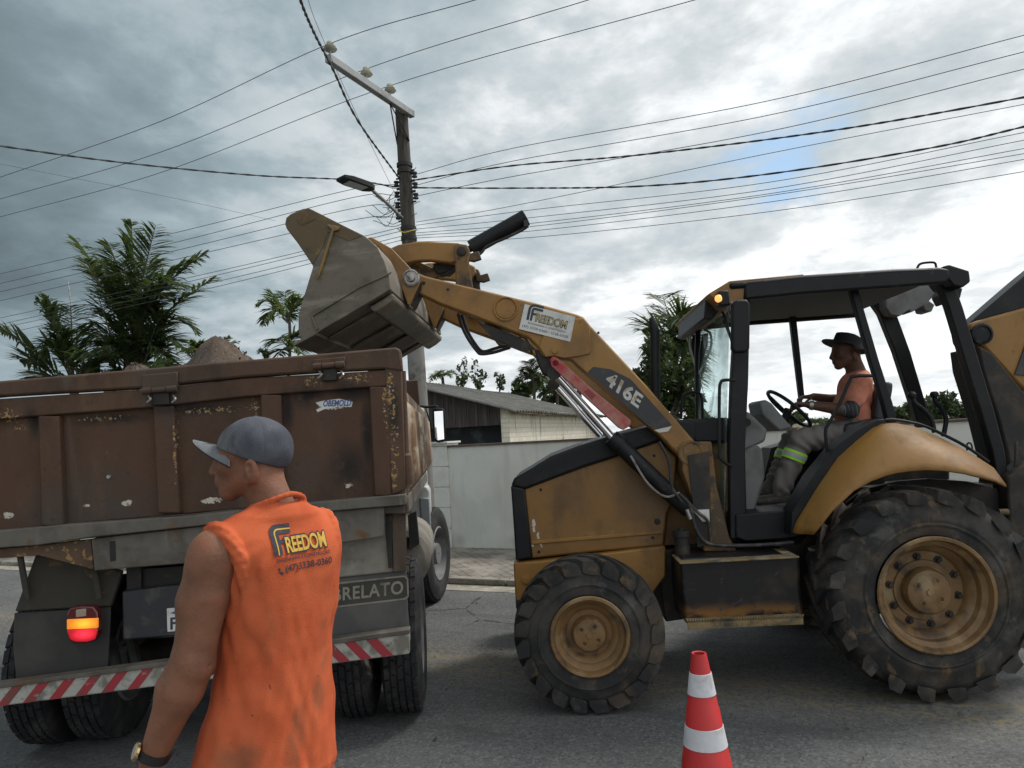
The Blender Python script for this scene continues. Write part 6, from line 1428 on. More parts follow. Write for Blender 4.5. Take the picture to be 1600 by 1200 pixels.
# hidden under the clothes: trunk and legs, a little slimmer than the cloth
s.ell((0, 0, 1.30), (.09, .14, .19)).ell((0.01, 0.01, 1.10), (.09, .13, .2), k=.05).ell((0.02, 0.02, .93), (.11, .145, .13), k=.05)
for sg in (-1, 1): s.chain([(.025, .03 + .07 * sg, .86), (.012, .10 * sg, .5), (-.01, .11 * sg, .1), (.06, .11 * sg, .05)], [.075, .055, .04, .03], .03)
s.cone((-.01, .05, 1.48), (-.01, .16, 1.435), .035, .048, .02); s.cone((-.01, -.05, 1.48), (.0, -.14, 1.43), .035, .045, .02)
mid = shl * .5 + elb * .5 + np.array((.012, 0, .02)); fa = elb * .72 + wri * .28 + np.array((.004, .002, 0))
s.ell(shl + np.array((0, .004, -.02)), (.062, .060, .085), k=.03)
s.chain([shl, mid, elb, fa, wri], [.064, .056, .049, .053, .034], .03)
s.cone(shl * .6 + elb * .4 + np.array((-.03, .0, 0)), shl * .25 + elb * .75 + np.array((-.02, 0, 0)), .033, .028, .04)   # triceps
s.cone(elb + np.array((-.022, .004, .008)), elb + np.array((-.026, .004, -.012)), .028, .024, .02)                       # point of the elbow
s.cone(elb + np.array((-.05, .012, .0)), elb + np.array((-.05, -.02, -.004)), .0025, .0025, .006, 's')
wd_ = (wri - elb) / np.linalg.norm(wri - elb)
hand_sdf(s, wri + wd_ * .012, wd_ * .9 + np.array((.12, -.12, -.2)), (-.15, -1, 0), (1, 0, .1), .38)
shr = np.array((.03, -.150, 1.425)); elr = np.array((.13, -.115, 1.17)); wrr = np.array((.25, .03, 1.10))
s.chain([shr, (shr + elr) / 2, elr, elr * .7 + wrr * .3, wrr], [.054, .052, .049, .052, .034], .03)
wr_d = (wrr - elr) / np.linalg.norm(wrr - elr); hand_sdf(s, wrr + wr_d * .01, wr_d, (0, 1, 0), (1, 0, .3), .4)
W_ = head_sdf(s, hc, HR, .02, HS, neck_to=np.array((-.015, 0, 1.50)), neck_r=(.058, .066))
body = s.build('body', M['skin'], man, 2)
# shirt
def ringfn(zs, A, B, CX_, CY_):
    def fn(X, Y, Z):
        a = np.interp(Z, zs, A); b = np.interp(Z, zs, B); cx = np.interp(Z, zs, CX_); cy = np.interp(Z, zs, CY_)
        q = np.sqrt(((X - cx) / b) ** 2 + ((Y - cy) / a) ** 2); d = (q - 1) * np.minimum(a, b)
        return np.maximum(d, np.maximum(zs[0] - Z, Z - zs[-1]))
    return fn
s = SDF((-.30, -.34, .74), (.30, .34, 1.64), .0042)
zs = [.828, .86, .95, 1.05, 1.15, 1.25, 1.35, 1.42, 1.47, 1.505]
s.op(ringfn(zs, [.212, .204, .189, .173, .162, .158, .160, .156, .138, .095], [.180, .172, .155, .140, .131, .125, .119, .108, .094, .072], [.034, .028, .020, .012, .006, .0, -.006, -.010, -.012, -.014], [.046, .038, .026, .015, .008, .003, 0, 0, 0, 0]), (-.23, -.24, .82), (.25, .27, 1.51), .03)
for sg in (-1, 1):
    s.cone((-.018, .03 * sg, 1.500), (-.008, (.158 if sg > 0 else .128) * sg, 1.455), .062, .062, .045)
    s.cone((-.04, .085 * sg, 1.40), (-.035, .085 * sg, 1.28), .075, .06, .06)      # shoulder blades
s.ell((-.013, 0, 1.52), (.078, .080, .05), k=.03)
s.cone((-.015, 0, 1.50), (.012, 0, 1.66), .064, .062, .008, 's')                # neck opening
for t in range(26):                                                                # ribbed collar
    a0 = 2 * math.pi * t / 26; a1 = 2 * math.pi * (t + 1) / 26
    f_ = lambda a: (-.010 + .071 * math.cos(a), .072 * math.sin(a), 1.553 - .025 * math.cos(a) - .010 * abs(math.sin(a)))
    s.cone(f_(a0), f_(a1), .0062, .0062, .010)
# armholes with rolled, twisted cloth
for sg in (1, -1):
    n_ = 30; rng_ = np.random.default_rng(5)
    for q in range(5):
        ph = q * 1.26; prev = None
        for t in range(n_ + 1):
            a = 2 * math.pi * t / n_
            tw = ph + a * 2.0
            rr_ = .074 + .011 * math.cos(tw)
            p = np.array((-.008 + rr_ * 1.06 * math.sin(a), sg * ((.158 if sg > 0 else .126) + .012 * math.sin(tw) + .024 * math.cos(a)), 1.412 + (rr_ * 1.22) * math.cos(a)))
            if prev is not None: s.cone(prev, p, .0075, .0075, .007)
            prev = p
# hanging folds and creases
def folds(X, Y, Z):
    th = np.arctan2(Y - .02, -X); m_ = np.clip((1.36 - Z) / .5, 0, 1); tp = np.clip((1.50 - Z) / .1, 0, 1)
    w1 = th + .35 * np.sin(Z * 4.1 + 1) + .12 * np.sin(Z * 11)
    n = np.sin(w1 * 6 + 1.1) * .8 + np.sin(w1 * 11 - Z * 3.2) * .45 + np.sin(th * 4 + Z * 9 + 2 * np.sin(th * 3)) * .5
    fine = np.sin(th * 23 + Z * 31 + 3 * np.sin(Z * 12 + th * 2)) * .28 + np.sin(th * 13 - Z * 44 + 2 * np.sin(th * 5)) * .25
    dg = np.sin((Z - 1.40) * 40 - (th - .9) * 9) * np.exp(-((th - .75) / .45) ** 2 - ((Z - 1.30) / .10) ** 2) * .7
    wst = np.sin(Z * 52 + 4 * np.sin(th * 2.3 + 1) + th * 2) * np.exp(-((Z - 1.00) / .08) ** 2) * .35
    pl_ = np.sin(X * 190 + Z * 55 + 2 * np.sin(Z * 30)) * np.exp(-((Y - .145) / .035) ** 2 - ((Z - 1.37) / .085) ** 2) * 1.1 + np.sin(X * 120 - Z * 30) * np.exp(-((Y - .13) / .04) ** 2 - ((Z - 1.22) / .09) ** 2) * .7
    rdg = 0
    for (y0, z0, y1, z1, am, wd) in ((.135, 1.37, .055, 1.17, 1.3, .010), (.130, 1.34, .085, 1.08, 1.2, .009), (.148, 1.33, .130, 1.02, 1.0, .010), (-.03, 1.28, -.055, .92, 1.0, .011), (.055, 1.12, .02, .88, 1.1, .010), (.105, 1.06, .09, .86, 1.0, .011), (-.085, 1.24, -.09, .93, .9, .010), (.00, 1.02, -.02, .86, 1.0, .009), (.10, 1.46, .03, 1.40, .8, .008), (-.12, 1.40, -.06, 1.30, .9, .008)):
        ly_, lz_ = y1 - y0, z1 - z0; t = np.clip(((Y - y0) * ly_ + (Z - z0) * lz_) / (ly_ ** 2 + lz_ ** 2), 0, 1)
        dd = np.sqrt((Y - y0 - ly_ * t + .006 * np.sin(Z * 40)) ** 2 + (Z - z0 - lz_ * t) ** 2); rdg = rdg + am * .55 * np.exp(-(dd / (wd * 2.0)) ** 2) * np.sin(math.pi * np.clip(.15 + .85 * t, 0, 1)) * (X < .05)
    hem = np.exp(-((Z - .846) / .006) ** 2) * .35
    return -.0044 * (1.25 * rdg + hem + pl_ + n * m_ + fine * (.35 + .65 * m_) + dg + wst) * tp
s.op(folds, (-.27, -.27, .80), (.27, .27, 1.5), .001, 'add', pad=.02)
def grime(px, py, rx, rz): p = ml(px, py, 1.97); return ((-.14, p[1] * 1.0, p[2]), (.2, rx, rz))
M['shirt'] = material('orange_cotton', (.56, .122, .048), .9, 0, [
    dict(c=(.44, .078, .028), s=5, lo=.42, hi=.68, amt=.8), dict(c=(.62, .185, .085), s=4, lo=.5, hi=.72, stretch=(1, 1, .35), amt=.7),
    dict(c=(.22, .085, .045), s=9, lo=.34, hi=.62, amt=.75, spots=[((-.15, -.035, 1.03), (.12, .035, .075)), ((-.15, .03, .98), (.12, .03, .08)), ((-.15, -.10, 1.03), (.12, .02, .035)), ((-.14, .10, 1.22), (.12, .03, .10)), ((-.15, .06, .90), (.12, .03, .09)), ((-.15, -.06, 1.16), (.14, .05, .10)), ((-.06, .17, .93), (.12, .06, .05))]),
    dict(c=(.09, .05, .04), s=46, lo=.685, hi=.72, amt=.8), dict(c=(.33, .12, .06), s=3, lo=.55, hi=.75, amt=.5)], bump=.25, bscale=260, spec=.2)
shirt = s.build('shirt', M['shirt'], man, 2)
# lettering on the back, laid on the cloth
bvh = BVHTree.FromPolygons([v.co for v in shirt.data.vertices], [p.vertices[:] for p in shirt.data.polygons])
def on_shirt(u, z, lift):
    h = bvh.ray_cast(Vector((-.6, -u, z)), Vector((1, 0, 0)))
    p = h[0] if h[0] is not None else Vector((0, -u, z)); n = h[1] if h[0] is not None else Vector((-1, 0, 0))
    if n.x > 0: n = -n
    return rootm(man) @ (p + n * lift)
def densify(vs, fs, step):
    bm = bmesh.new(); V = [bm.verts.new((x, y, 0)) for x, y in vs]
    for f in fs:
        try: bm.faces.new([V[i] for i in f])
        except ValueError: pass
    bmesh.ops.triangulate(bm, faces=bm.faces)
    for _ in range(4):
        ed = [e for e in bm.edges if e.calc_length() > step]
        if not ed: break
        bmesh.ops.subdivide_edges(bm, edges=ed, cuts=1); bmesh.ops.triangulate(bm, faces=bm.faces)
    bm.verts.index_update(); r = [(v.co.x, v.co.y) for v in bm.verts], [tuple(v.index for v in f.verts) for f in bm.faces]; bm.free(); return r
UL, ZB, LS = -.084, 1.405, .80       # lower left of the block: u (to the right as read), z, scale
def shirt_put(b, vs, fs, x0, y0, lift, mi_):
    vs, fs = densify([(x * LS * .90, y * LS) for x, y in vs], fs, .010); b.cur = mi_
    b.raw([on_shirt(UL + x0 * LS * .90 + x, ZB + y0 * LS + y, lift) for x, y in vs], fs)
b = MB()
for mi_, pp in F_logo(.098): shirt_put(b, pp, [tuple(range(len(pp)))], 0, .022, .0028 + .0006 * mi_, mi_)
vs, fs = text_fit('REEDOM', .182, .062, bold=.055, space=.92); shirt_put(b, vs, fs, .048, .019, .0036, 0)
vs, fs = text_fit('REEDOM', .174, .052, bold=.025, space=.96); shirt_put(b, vs, fs, .052, .024, .0044, 1)
vs, fs = text_fit('ENGENHARIA E CONSTRUÇÃO', .232, .0165, bold=.012); shirt_put(b, vs, fs, .006, -.002, .0030, 0)
vs, fs = text_fit('(47)3338-0360', .205, .030, bold=.015); shirt_put(b, vs, fs, .040, -.042, .0030, 0)
ph_ = [(.0, .020), (.004, .024), (.009, .018), (.007, .014), (.012, .007), (.016, .008), (.022, .003), (.018, -.002), (.012, -.001), (.004, .008)]
shirt_put(b, ph_, [tuple(range(len(ph_)))], .010, -.040, .0030, 0)
M['print_yellow'] = material('yellow_print', (.62, .40, .06), .8, 0, [dict(c=(.5, .28, .05), s=30, lo=.5, hi=.7)])
M['print_navy'] = material('navy_print', (.035, .033, .05), .8, 0, [dict(c=(.16, .06, .035), s=70, lo=.62, hi=.7)])
b.build('shirt_print', [M['print_navy'], M['print_yellow']], shirt, smooth=False)
# trousers, shoes
s = SDF((-.26, -.30, .03), (.26, .30, .98), .007)
s.ell((.030, .040, .87), (.135, .160, .12), k=.03)
for sg in (-1, 1): s.chain([(.025, .030 + .080 * sg, .84), (.012, .105 * sg, .5), (-.01, .11 * sg, .09)], [.105, .080, .066], .03)
M['trousers'] = material('red_orange_work_trousers', (.50, .065, .022), .85, 0, [dict(c=(.36, .045, .02), s=6, lo=.45, hi=.7)], bump=.2, bscale=200)
s.build('trousers', M['trousers'], man)
M['boot'] = material('dark_boot_leather', (.03, .026, .022), .6, 0, [dict(c=(.09, .075, .06), s=8, lo=.5, hi=.7)], bump=.2)
for sg in (-1, 1):
    s = SDF((-.16, .11 * sg - .09, -.01), (.26, .11 * sg + .09, .2), .006); s.cone((-.03, .11 * sg, .05), (.14, .115 * sg, .035), .048, .040, .03); s.cone((-.03, .11 * sg, .05), (-.02, .11 * sg, .15), .045, .05, .03)
    s.op(lambda X, Y, Z: Z - .0 + 0 * X + 0 * Y, (-.2, -.3, -.1), (.3, .3, .0), .004, 's'); s.build('boot', M['boot'], man)
# hair (short, at the temples and nape), brow and eye
def Wl3(p): return tuple(W_(p))
s = SDF(hc - .14, hc + .14, .0035)
s.ell(W_((-.012, 0, .030)), np.array((.1025, .0795, .093)) * HS, HR, .003)
s.ell(W_((.085, 0, -.02)), (.095, .12, .115), HR, .02, 's')
s.ell(W_((-.01, 0, -.115)), (.2, .2, .072), HR, .01, 's')
for sg in (-1, 1): s.ell(W_((-.018, .08 * sg, -.034)), (.027, .03, .042), HR, .008, 's')
M['hair'] = material('cropped_dark_hair', (.055, .032, .022), .8, 0, [dict(c=(.15, .075, .048), s=60, lo=.45, hi=.62), dict(c=(.02, .014, .01), s=120, lo=.5, hi=.65)], bump=.5, bscale=220)
s.build('hair', M['hair'], man, 1)
for sg in (-1, 1):
    b = MB(); b.tube([rootm(man) @ Vector(W_(p)) for p in ((.098, .012 * sg, .021), (.097, .028 * sg, .026), (.088, .046 * sg, .022))], [.0035, .0045, .002], 6); b.build('eyebrow', M['hair'], man)
    b = MB(); c_ = rootm(man) @ Vector(W_((.0815, .031 * sg, -.003))); rz = rootm(man).to_3x3()
    ax = rz @ Vector(HR @ np.array((1, .35 * sg, 0))); b.lathe(c_, ax, [(.0, .0095), (.004, .0085), (.0065, .005), (.0072, .001)], 12); b.build('eye', material('dark_eye', (.05, .04, .035), .2), man)
# cap
CP = .010
def capfn(grow):
    def f(s, k=.002, mode='u'):
        s.ell(W_((-.014, 0, .028)), np.array((.1045 + grow, .083 + grow, .090 + grow)) * HS, HR, k, mode)
        return s
    return f
s = SDF(hc - .17, hc + .17, .0032)
capfn(CP)(s)
def under(X, Y, Z):
    q = [(X - hc[0]), (Y - hc[1]), (Z - hc[2])]
    f_ = q[0] * HR[0, 0] + q[1] * HR[1, 0] + q[2] * HR[2, 0]; u_ = q[0] * HR[0, 2] + q[1] * HR[1, 2] + q[2] * HR[2, 2]
    return u_ - (.004 + .34 * f_)
s.op(under, hc - .17, hc + .17, .003, 's')
def seams(X, Y, Z):
    q = [(X - hc[0]), (Y - hc[1]), (Z - hc[2])]
    f_ = q[0] * HR[0, 0] + q[1] * HR[1, 0] + q[2] * HR[2, 0] + .014; l_ = q[0] * HR[0, 1] + q[1] * HR[1, 1] + q[2] * HR[2, 1]
    th = np.arctan2(l_, f_); dseam = np.abs((th / (math.pi / 3) + .5) % 1 - .5)
    u_ = q[0] * HR[0, 2] + q[1] * HR[1, 2] + q[2] * HR[2, 2]
    return .0013 * np.exp(-(dseam / .025) ** 2) + .0011 * np.sin(th * 5 + u_ * 40) * np.sin(u_ * 35 + th * 3)
s.op(seams, hc - .17, hc + .17, .001, 'add')
M['cap'] = material('washed_grey_cap_cloth', (.092, .098, .115), .9, 0, [dict(c=(.060, .065, .080), s=9, lo=.4, hi=.66), dict(c=(.19, .185, .185), s=6, lo=.54, hi=.76, amt=.7), dict(c=(.30, .29, .27), s=4, lo=.6, hi=.8, amt=.5)], bump=.3, bscale=300, spec=.2)
cap_ = s.build('cap', M['cap'], man, 1)
b = MB(); tpb = rootm(man) @ Vector(W_((-.014, 0, .127))); b.lathe(tpb, rootm(man).to_3x3() @ Vector(HR[:, 2]), [(-.004, .008), (.0, .0075), (.003, .004), (.0035, .001)], 12); b.build('cap_button', M['cap'], cap_)
M['brim'] = material('worn_cap_brim', (.19, .195, .195), .85, 0, [dict(c=(.13, .135, .145), s=8, lo=.45, hi=.68), dict(c=(.03, .03, .033), s=16, lo=.5, hi=.6, m=14, mlo=.5, mhi=.58)], bump=.2, bscale=250)
M['brim_under'] = material('black_brim_lining', (.012, .012, .014), .9)
rows = 10; colsn = 22; topv, botv = [], []
for i in range(rows + 1):
    r_ = i / rows
    for j in range(colsn + 1):
        q = -1 + 2 * j / colsn; lat = q * .078
        root_f = .088 * math.sqrt(max(0, 1 - (lat / .0885) ** 2)) - .004; ext = .088 * (1 - abs(q) ** 2.8)
        f_ = root_f + ext * r_; up_ = .000 + .32 * root_f + .012 + r_ * .006 * (1 - q * q) - .020 * q * q * r_ * 1.0 - .42 * lat * lat / .078 * .78
        up_ += .016 * (1 - q * q) * r_
        topv.append(W_((f_, lat, up_))); botv.append(W_((f_, lat, up_ - .0042)))
nn = colsn + 1; b = MB(); tv = [rootm(man) @ Vector(p) for p in topv]; bv = [rootm(man) @ Vector(p) for p in botv]; fs0 = [(i * nn + j, i * nn + j + 1, (i + 1) * nn + j + 1, (i + 1) * nn + j) for i in range(rows) for j in range(colsn)]
N_ = len(tv); b.cur = 0; b.v = [tuple(p) for p in tv + bv]; b.f = list(fs0); b.mi = [0] * len(fs0)
b.f += [tuple(N_ + k for k in f[::-1]) for f in fs0]; b.mi += [1] * len(fs0)
ed = [i * nn for i in range(rows, -1, -1)]; loop = [rows * nn + j for j in range(nn)]
for a_, c_ in zip(loop[:-1], loop[1:]): b.f.append((a_, c_, N_ + c_, N_ + a_)); b.mi.append(1)
for i in range(rows):
    for j in (0, colsn): b.f.append((i * nn + j, (i + 1) * nn + j, N_ + (i + 1) * nn + j, N_ + i * nn + j)); b.mi.append(1)
b.build('brim', [M['brim'], M['brim_under']], cap_, ang=60)
# watch
wx = rootm(man).to_3x3() @ Vector(wd_); wc = rootm(man) @ Vector(wri + wd_ * -.004)
b = MB(); b.lathe(wc, wx, [(-.011, .0365), (-.011, .0405), (.011, .0400), (.011, .036)], 32, closed=True); wb = b.build('watch', material('black_watch_strap', (.018, .018, .02), .5, 0, bump=.1), man)
wn = (rootm(man).to_3x3() @ Vector((.30, .9, .3))); wn = (wn - wx * wn.dot(wx)).normalized()
b = MB(); cc = wc + wn * .0385; b.lathe(cc, wn, [(0, .020), (.002, .0225), (.008, .0225), (.010, .020), (.010, .0185)], 28, cap=True); wk = b.build('watch_case', material('gold_watch_case', (.62, .42, .20), .25, 1.0), wb)
b = MB(); b.lathe(cc + wn * .0098, wn, [(0, .0185), (.0012, .0180), (.0012, .001)], 28); b.build('dial', material('pale_dial', (.45, .40, .32), .2), wk)
sdw = wn.cross(wx).normalized(); b = MB(); b.lathe(cc + wn * .005 - sdw * -.0225, sdw, [(0, .004), (.005, .004), (.0055, .001)], 10); b.build('crown', material('gold_crown', (.62, .42, .20), .25, 1.0), wk)
b = MB(); q0 = wc - wn * .04; b.bar(q0 + wx * .004, q0 - sdw * .03 - wn * .012 + wx * .006, .016, .0035, side=wx); b.build('strap_end', wb.data.materials[0], wb)

# ---------------------------------------------------------------- operator in the cab
op_root = L(1340, 690, VC); op_root = Vector((op_root.x, op_root.y, floor_z + .012))
opr = thing('person', op_root, 'loader operator in orange shirt, black hat and grey trousers seated at the steering wheel', 'person')
oi = rootm(opr).inverted()
def ol(px, py, dv): return np.array(oi @ L(px, py, VC + dv))
fL = -LE; OR_ = np.array((fL, -LN, UP)).T        # forward, left (towards the camera), up
hpit = R(2)
ohc = ol(1322, 550, 0)
s = SDF(ol(1370, 800, -.42) - np.array((.25, .05, .05)), ol(1180, 500, .42) + np.array((.9, .1, .1)), .0075)
lo_ = np.minimum(ol(1160, 800, -.36), ol(1400, 500, .36)) - .05; hi_ = np.maximum(ol(1160, 800, -.36), ol(1400, 500, .36)) + .05
lo_ = np.array((min(lo_[0], -0.95), -.45, -.03)); hi_ = np.array((.35, .45, hi_[2]))
s = SDF(lo_, hi_, .0068)
Wo = head_sdf(s, ohc, OR_, .02, 1.02, neck_to=ol(1342, 590, 0), neck_r=(.060, .068))
chest, belly, hip = ol(1336, 612, 0), ol(1330, 640, 0), ol(1346, 660, 0)
s.ell(chest, (.10, .15, .15), k=.04).ell(belly, (.11, .15, .12), k=.05).ell(hip, (.11, .16, .1), k=.05)
armn = [ol(1346, 597, -.18), ol(1330, 642, -.235), ol(1266, 633, -.165)]; armf = [ol(1342, 597, .18), ol(1318, 628, .24), ol(1272, 620, .17)]
for (A_, sg) in ((armn, -1), (armf, 1)):
    s.chain([A_[0], A_[1], A_[1] * .7 + A_[2] * .3, A_[2]], [.058, .045, .044, .030], .02)
    dv_ = Vector(A_[2] - A_[1]).normalized(); tgt = Vector(np.array(oi @ (STW[0] + STW[1] * -.05 + LN * (sg * .165)))) - Vector(A_[2])
    hd_ = (dv_ * .5 + tgt.normalized() * .5); hand_sdf(s, A_[2] + np.array(dv_) * .01, hd_, Vector((0, 0, -1)), Vector(OR_[:, 1] * (-sg) * -1) * (1) + Vector((0, 0, .4)), .75, 1.0, .0095)
legs = [([ol(1338, 672, -.10), ol(1250, 690, -.14), ol(1221, 764, -.13)], -1), ([ol(1338, 672, .10), ol(1238, 692, .14), ol(1205, 766, .12)], 1)]
for P, sg in legs: s.chain(P, [.080, .056, .042], .03)
s.build('body', M['skin_dark'], opr)
# shirt
s = SDF(lo_, hi_, .0068)
s.ell(chest, (.118, .172, .155), OR_, k=.05).ell(belly + np.array((.0, 0, -.0)), (.138, .172, .115), OR_, k=.06).ell(ol(1338, 655, 0), (.125, .17, .06), OR_, k=.05)
for A_, sg in ((armn, -1), (armf, 1)):
    s.cone(ol(1345, 590, 0), A_[0], .060, .066, .04); s.cone(A_[0], A_[0] * .38 + A_[1] * .62, .070, .068, .03)
s.cone(ol(1342, 592, 0), ol(1330, 560, 0), .066, .066, .01, 's')
def fold2(X, Y, Z): return -.006 * np.sin(Z * 55 + 3 * np.sin(X * 14 + Y * 9)) * np.clip((1.0 - np.abs(Z - belly[2] - .02) / .14), 0, 1)
s.op(fold2, lo_, hi_, .001, 'add')
M['shirt_op'] = material('faded_orange_cotton', (.60, .23, .15), .9, 0, [dict(c=(.46, .16, .10), s=7, lo=.45, hi=.7)], bump=.2, bscale=150)
s.build('shirt', M['shirt_op'], opr)
for A_, sg in ((armn, -1), (armf, 1)):            # dark under-sleeves
    s = SDF(np.minimum(A_[0], A_[1]) - .12, np.maximum(A_[0], A_[1]) + .12, .006); s.cone(A_[0] * .5 + A_[1] * .5, A_[1], .056, .050, .02); s.cone(A_[1], A_[1] * .80 + A_[2] * .20, .051, .048, .02)
    s.build('under_sleeve', material('striped_black_sleeve', (.025, .027, .03), .8, 0, [dict(c=(.12, .13, .14), s=9, lo=.52, hi=.56, stretch=(6, .3, .3))]), opr)
# trousers with reflective bands
M['op_trousers'] = material('grey_work_trousers', (.19, .172, .165), .9, 0, [dict(c=(.10, .093, .085), s=6, lo=.42, hi=.68), dict(c=(.23, .21, .18), s=4, lo=.55, hi=.75)], bump=.25, bscale=120)
s = SDF(lo_, hi_, .0068); s.ell(hip + np.array((0, 0, -.02)), (.135, .178, .105), OR_, k=.05)
for P, sg in legs: s.chain(P, [.100, .082, .068], .03); s.cone(P[1] + np.array((.0, 0, .02)), P[1] * .6 + P[0] * .4, .07, .08, .03)
s.op(lambda X, Y, Z: -.006 * np.sin(X * 70 + Z * 50 + 3 * np.sin(Z * 20 + Y * 8)), lo_, hi_, .001, 'add')
tr = s.build('trousers', M['op_trousers'], opr)
M['hivis'] = material('hi_vis_yellow_band', (.40, .85, .05), .6); M['silver'] = material('silver_reflective_tape', (.45, .46, .46), .4)
for P, sg in legs:
    ax = Vector(P[2] - P[1]).normalized(); cc = rootm(opr) @ Vector(P[1] * .70 + P[2] * .30); r0 = .0855
    for (h0, h1, mt, dr, nm) in ((-.034, .034, 'hivis', 0, 'hi_vis_band'), (-.016, .016, 'silver', .003, 'silver_band')):
        b = MB(); b.lathe(cc, ax, [(h0, r0 + dr - .004), (h0, r0 + dr), (h1, r0 + dr - .003), (h1, r0 + dr - .007)], 28, closed=True); b.build(nm, M[mt], tr)
for P, sg in legs:                                    # shoes on the cab floor
    a = P[2]; tz = .035; an = np.array((a[0], a[1], max(a[2], .08)))
    s = SDF(np.minimum(a, an) - .3, np.maximum(a, an) + .2, .006); heel = np.array((a[0] + .02, a[1], .045)); toe = heel + np.array(fL) * .19 + np.array((0, 0, -.008))
    s.cone(an, heel, .045, .047, .02); s.cone(heel, toe, .046, .040, .03); s.op(lambda X, Y, Z: Z - .0 + 0 * X + 0 * Y, a - .3, np.array((a[0] + .3, a[1] + .3, .0)), .003, 's'); s.build('shoe', M['boot'], opr)
# hat: crown and tilted brim
s = SDF(ohc - .26, ohc + .26, .0055); tl = R(-14); Rt = OR_ @ np.array([[math.cos(tl), 0, math.sin(tl)], [0, 1, 0], [-math.sin(tl), 0, math.cos(tl)]])
hb_ = Wo((-.012, 0, .055))
def brimfn(X, Y, Z):
    q = [X - hb_[0], Y - hb_[1], Z - hb_[2]]; f_, l_, u_ = [q[0] * Rt[0, j] + q[1] * Rt[1, j] + q[2] * Rt[2, j] for j in range(3)]
    rr_ = np.sqrt((f_ / .182) ** 2 + (l_ / .155) ** 2); sag = -.05 * np.maximum(rr_ - .55, 0) * np.where(f_ < 0, 1.4, -.1) - .05 * (l_ / .145) ** 2 * .3
    return np.maximum(np.abs(u_ - sag) - .006, (rr_ - 1) * .14)
s.op(brimfn, hb_ - .20, hb_ + .20, .012)
def crownfn(X, Y, Z):
    q = [X - hb_[0], Y - hb_[1], Z - hb_[2]]; f_, l_, u_ = [q[0] * Rt[0, j] + q[1] * Rt[1, j] + q[2] * Rt[2, j] for j in range(3)]
    taper = 1 - np.clip(u_, 0, .09) * 2.2
    return np.maximum((np.sqrt((f_ / (.108 * taper)) ** 2 + (l_ / (.088 * taper)) ** 2) - 1) * .08, np.maximum(-u_ - .004, u_ - .072 - .10 * np.clip(f_ + .03, 0, .06) + .2 * np.clip(-f_ - .02, 0, .08)))
s.op(crownfn, hb_ - .13, hb_ + .13, .020)
s.ell(Wo((-.012, 0, .030)), (.098, .076, .086), OR_, .004, 's')
s.build('hat', material('black_felt_hat', (.018, .018, .02), .9), opr, 1)
b = MB(); wx2 = LE.copy(); wv = Vector(armn[2] - armn[1]).normalized(); b.lathe(rootm(opr) @ Vector(armn[2] * .97 + armn[1] * .03), wv, [(-.013, .030), (-.013, .036), (.013, .035), (.013, .030)], 20, closed=True); b.build('watch', M['steel'], opr)

# ---------------------------------------------------------------- traffic cone
ct = at_y(1092, 1020, 3.10)
cone = thing('traffic_cone', (ct.x, 3.10, 0), 'red and white striped traffic cone in the foreground in front of the loader', 'traffic cone')
c0 = Vector((ct.x, 3.10, 0)); topz = ct.z
M['cone_red'] = material('cone_red_plastic', (.52, .022, .022), .5, 0, [dict(c=(.40, .016, .018), s=5, lo=.45, hi=.7), dict(c=(.3, .05, .04), s=26, lo=.60, hi=.7, amt=.7), dict(c=(.16, .06, .045), s=11, lo=.6, hi=.72, amt=.7)], bump=.04)
M['cone_white'] = material('cone_reflective_white', (.62, .63, .66), .45, 0, [dict(c=(.50, .50, .52), s=4, lo=.45, hi=.7), dict(c=(.2, .18, .16), s=38, lo=.66, hi=.72), dict(c=(.38, .36, .34), s=9, lo=.55, hi=.7, amt=.7)])
cr_ = lambda z: .030 + (topz - z) * (.150 - .030) / topz
zc = lambda py: at_y(1098, py, 3.10 - .05).z
bands = [zc(1056) , zc(1090), zc(1139), zc(1171)]
b = MB(); prof = [(.035, cr_(.035) + .004)]
z = .035
for e_ in sorted([zc(1112), zc(1189), .45, .25, .10]):
    prof += [(e_ - .002, cr_(e_ - .002) + .0022), (e_ + .002, cr_(e_ + .002))]
prof += [(topz - .004, .031), (topz, .0295), (topz - .002, .0225), (topz - .05, .024), (.04, .13)]
b.lathe(c0, UP, prof, 48, cap=False); b.build('cone_body', M['cone_red'], cone, ang=40)
for z1, z0 in ((bands[0], bands[1]), (bands[2], bands[3])):
    b = MB(); b.lathe(c0, UP, [(z0, cr_(z0) + .0005), (z0 + .001, cr_(z0) + .0028), (z1 - .001, cr_(z1) + .0028), (z1, cr_(z1) + .0005)], 48, cap=False); b.build('reflective_band', M['cone_white'], cone, ang=40)
b = MB(); b.prism([c0 + Vector((x * .2, y * .2, 0)) for x, y in ((-1, -.85), (-.85, -1), (.85, -1), (1, -.85), (1, .85), (.85, 1), (-.85, 1), (-1, .85))], (0, 0, .035)); b.build('base', M['cone_red'], cone, bevel=.008)
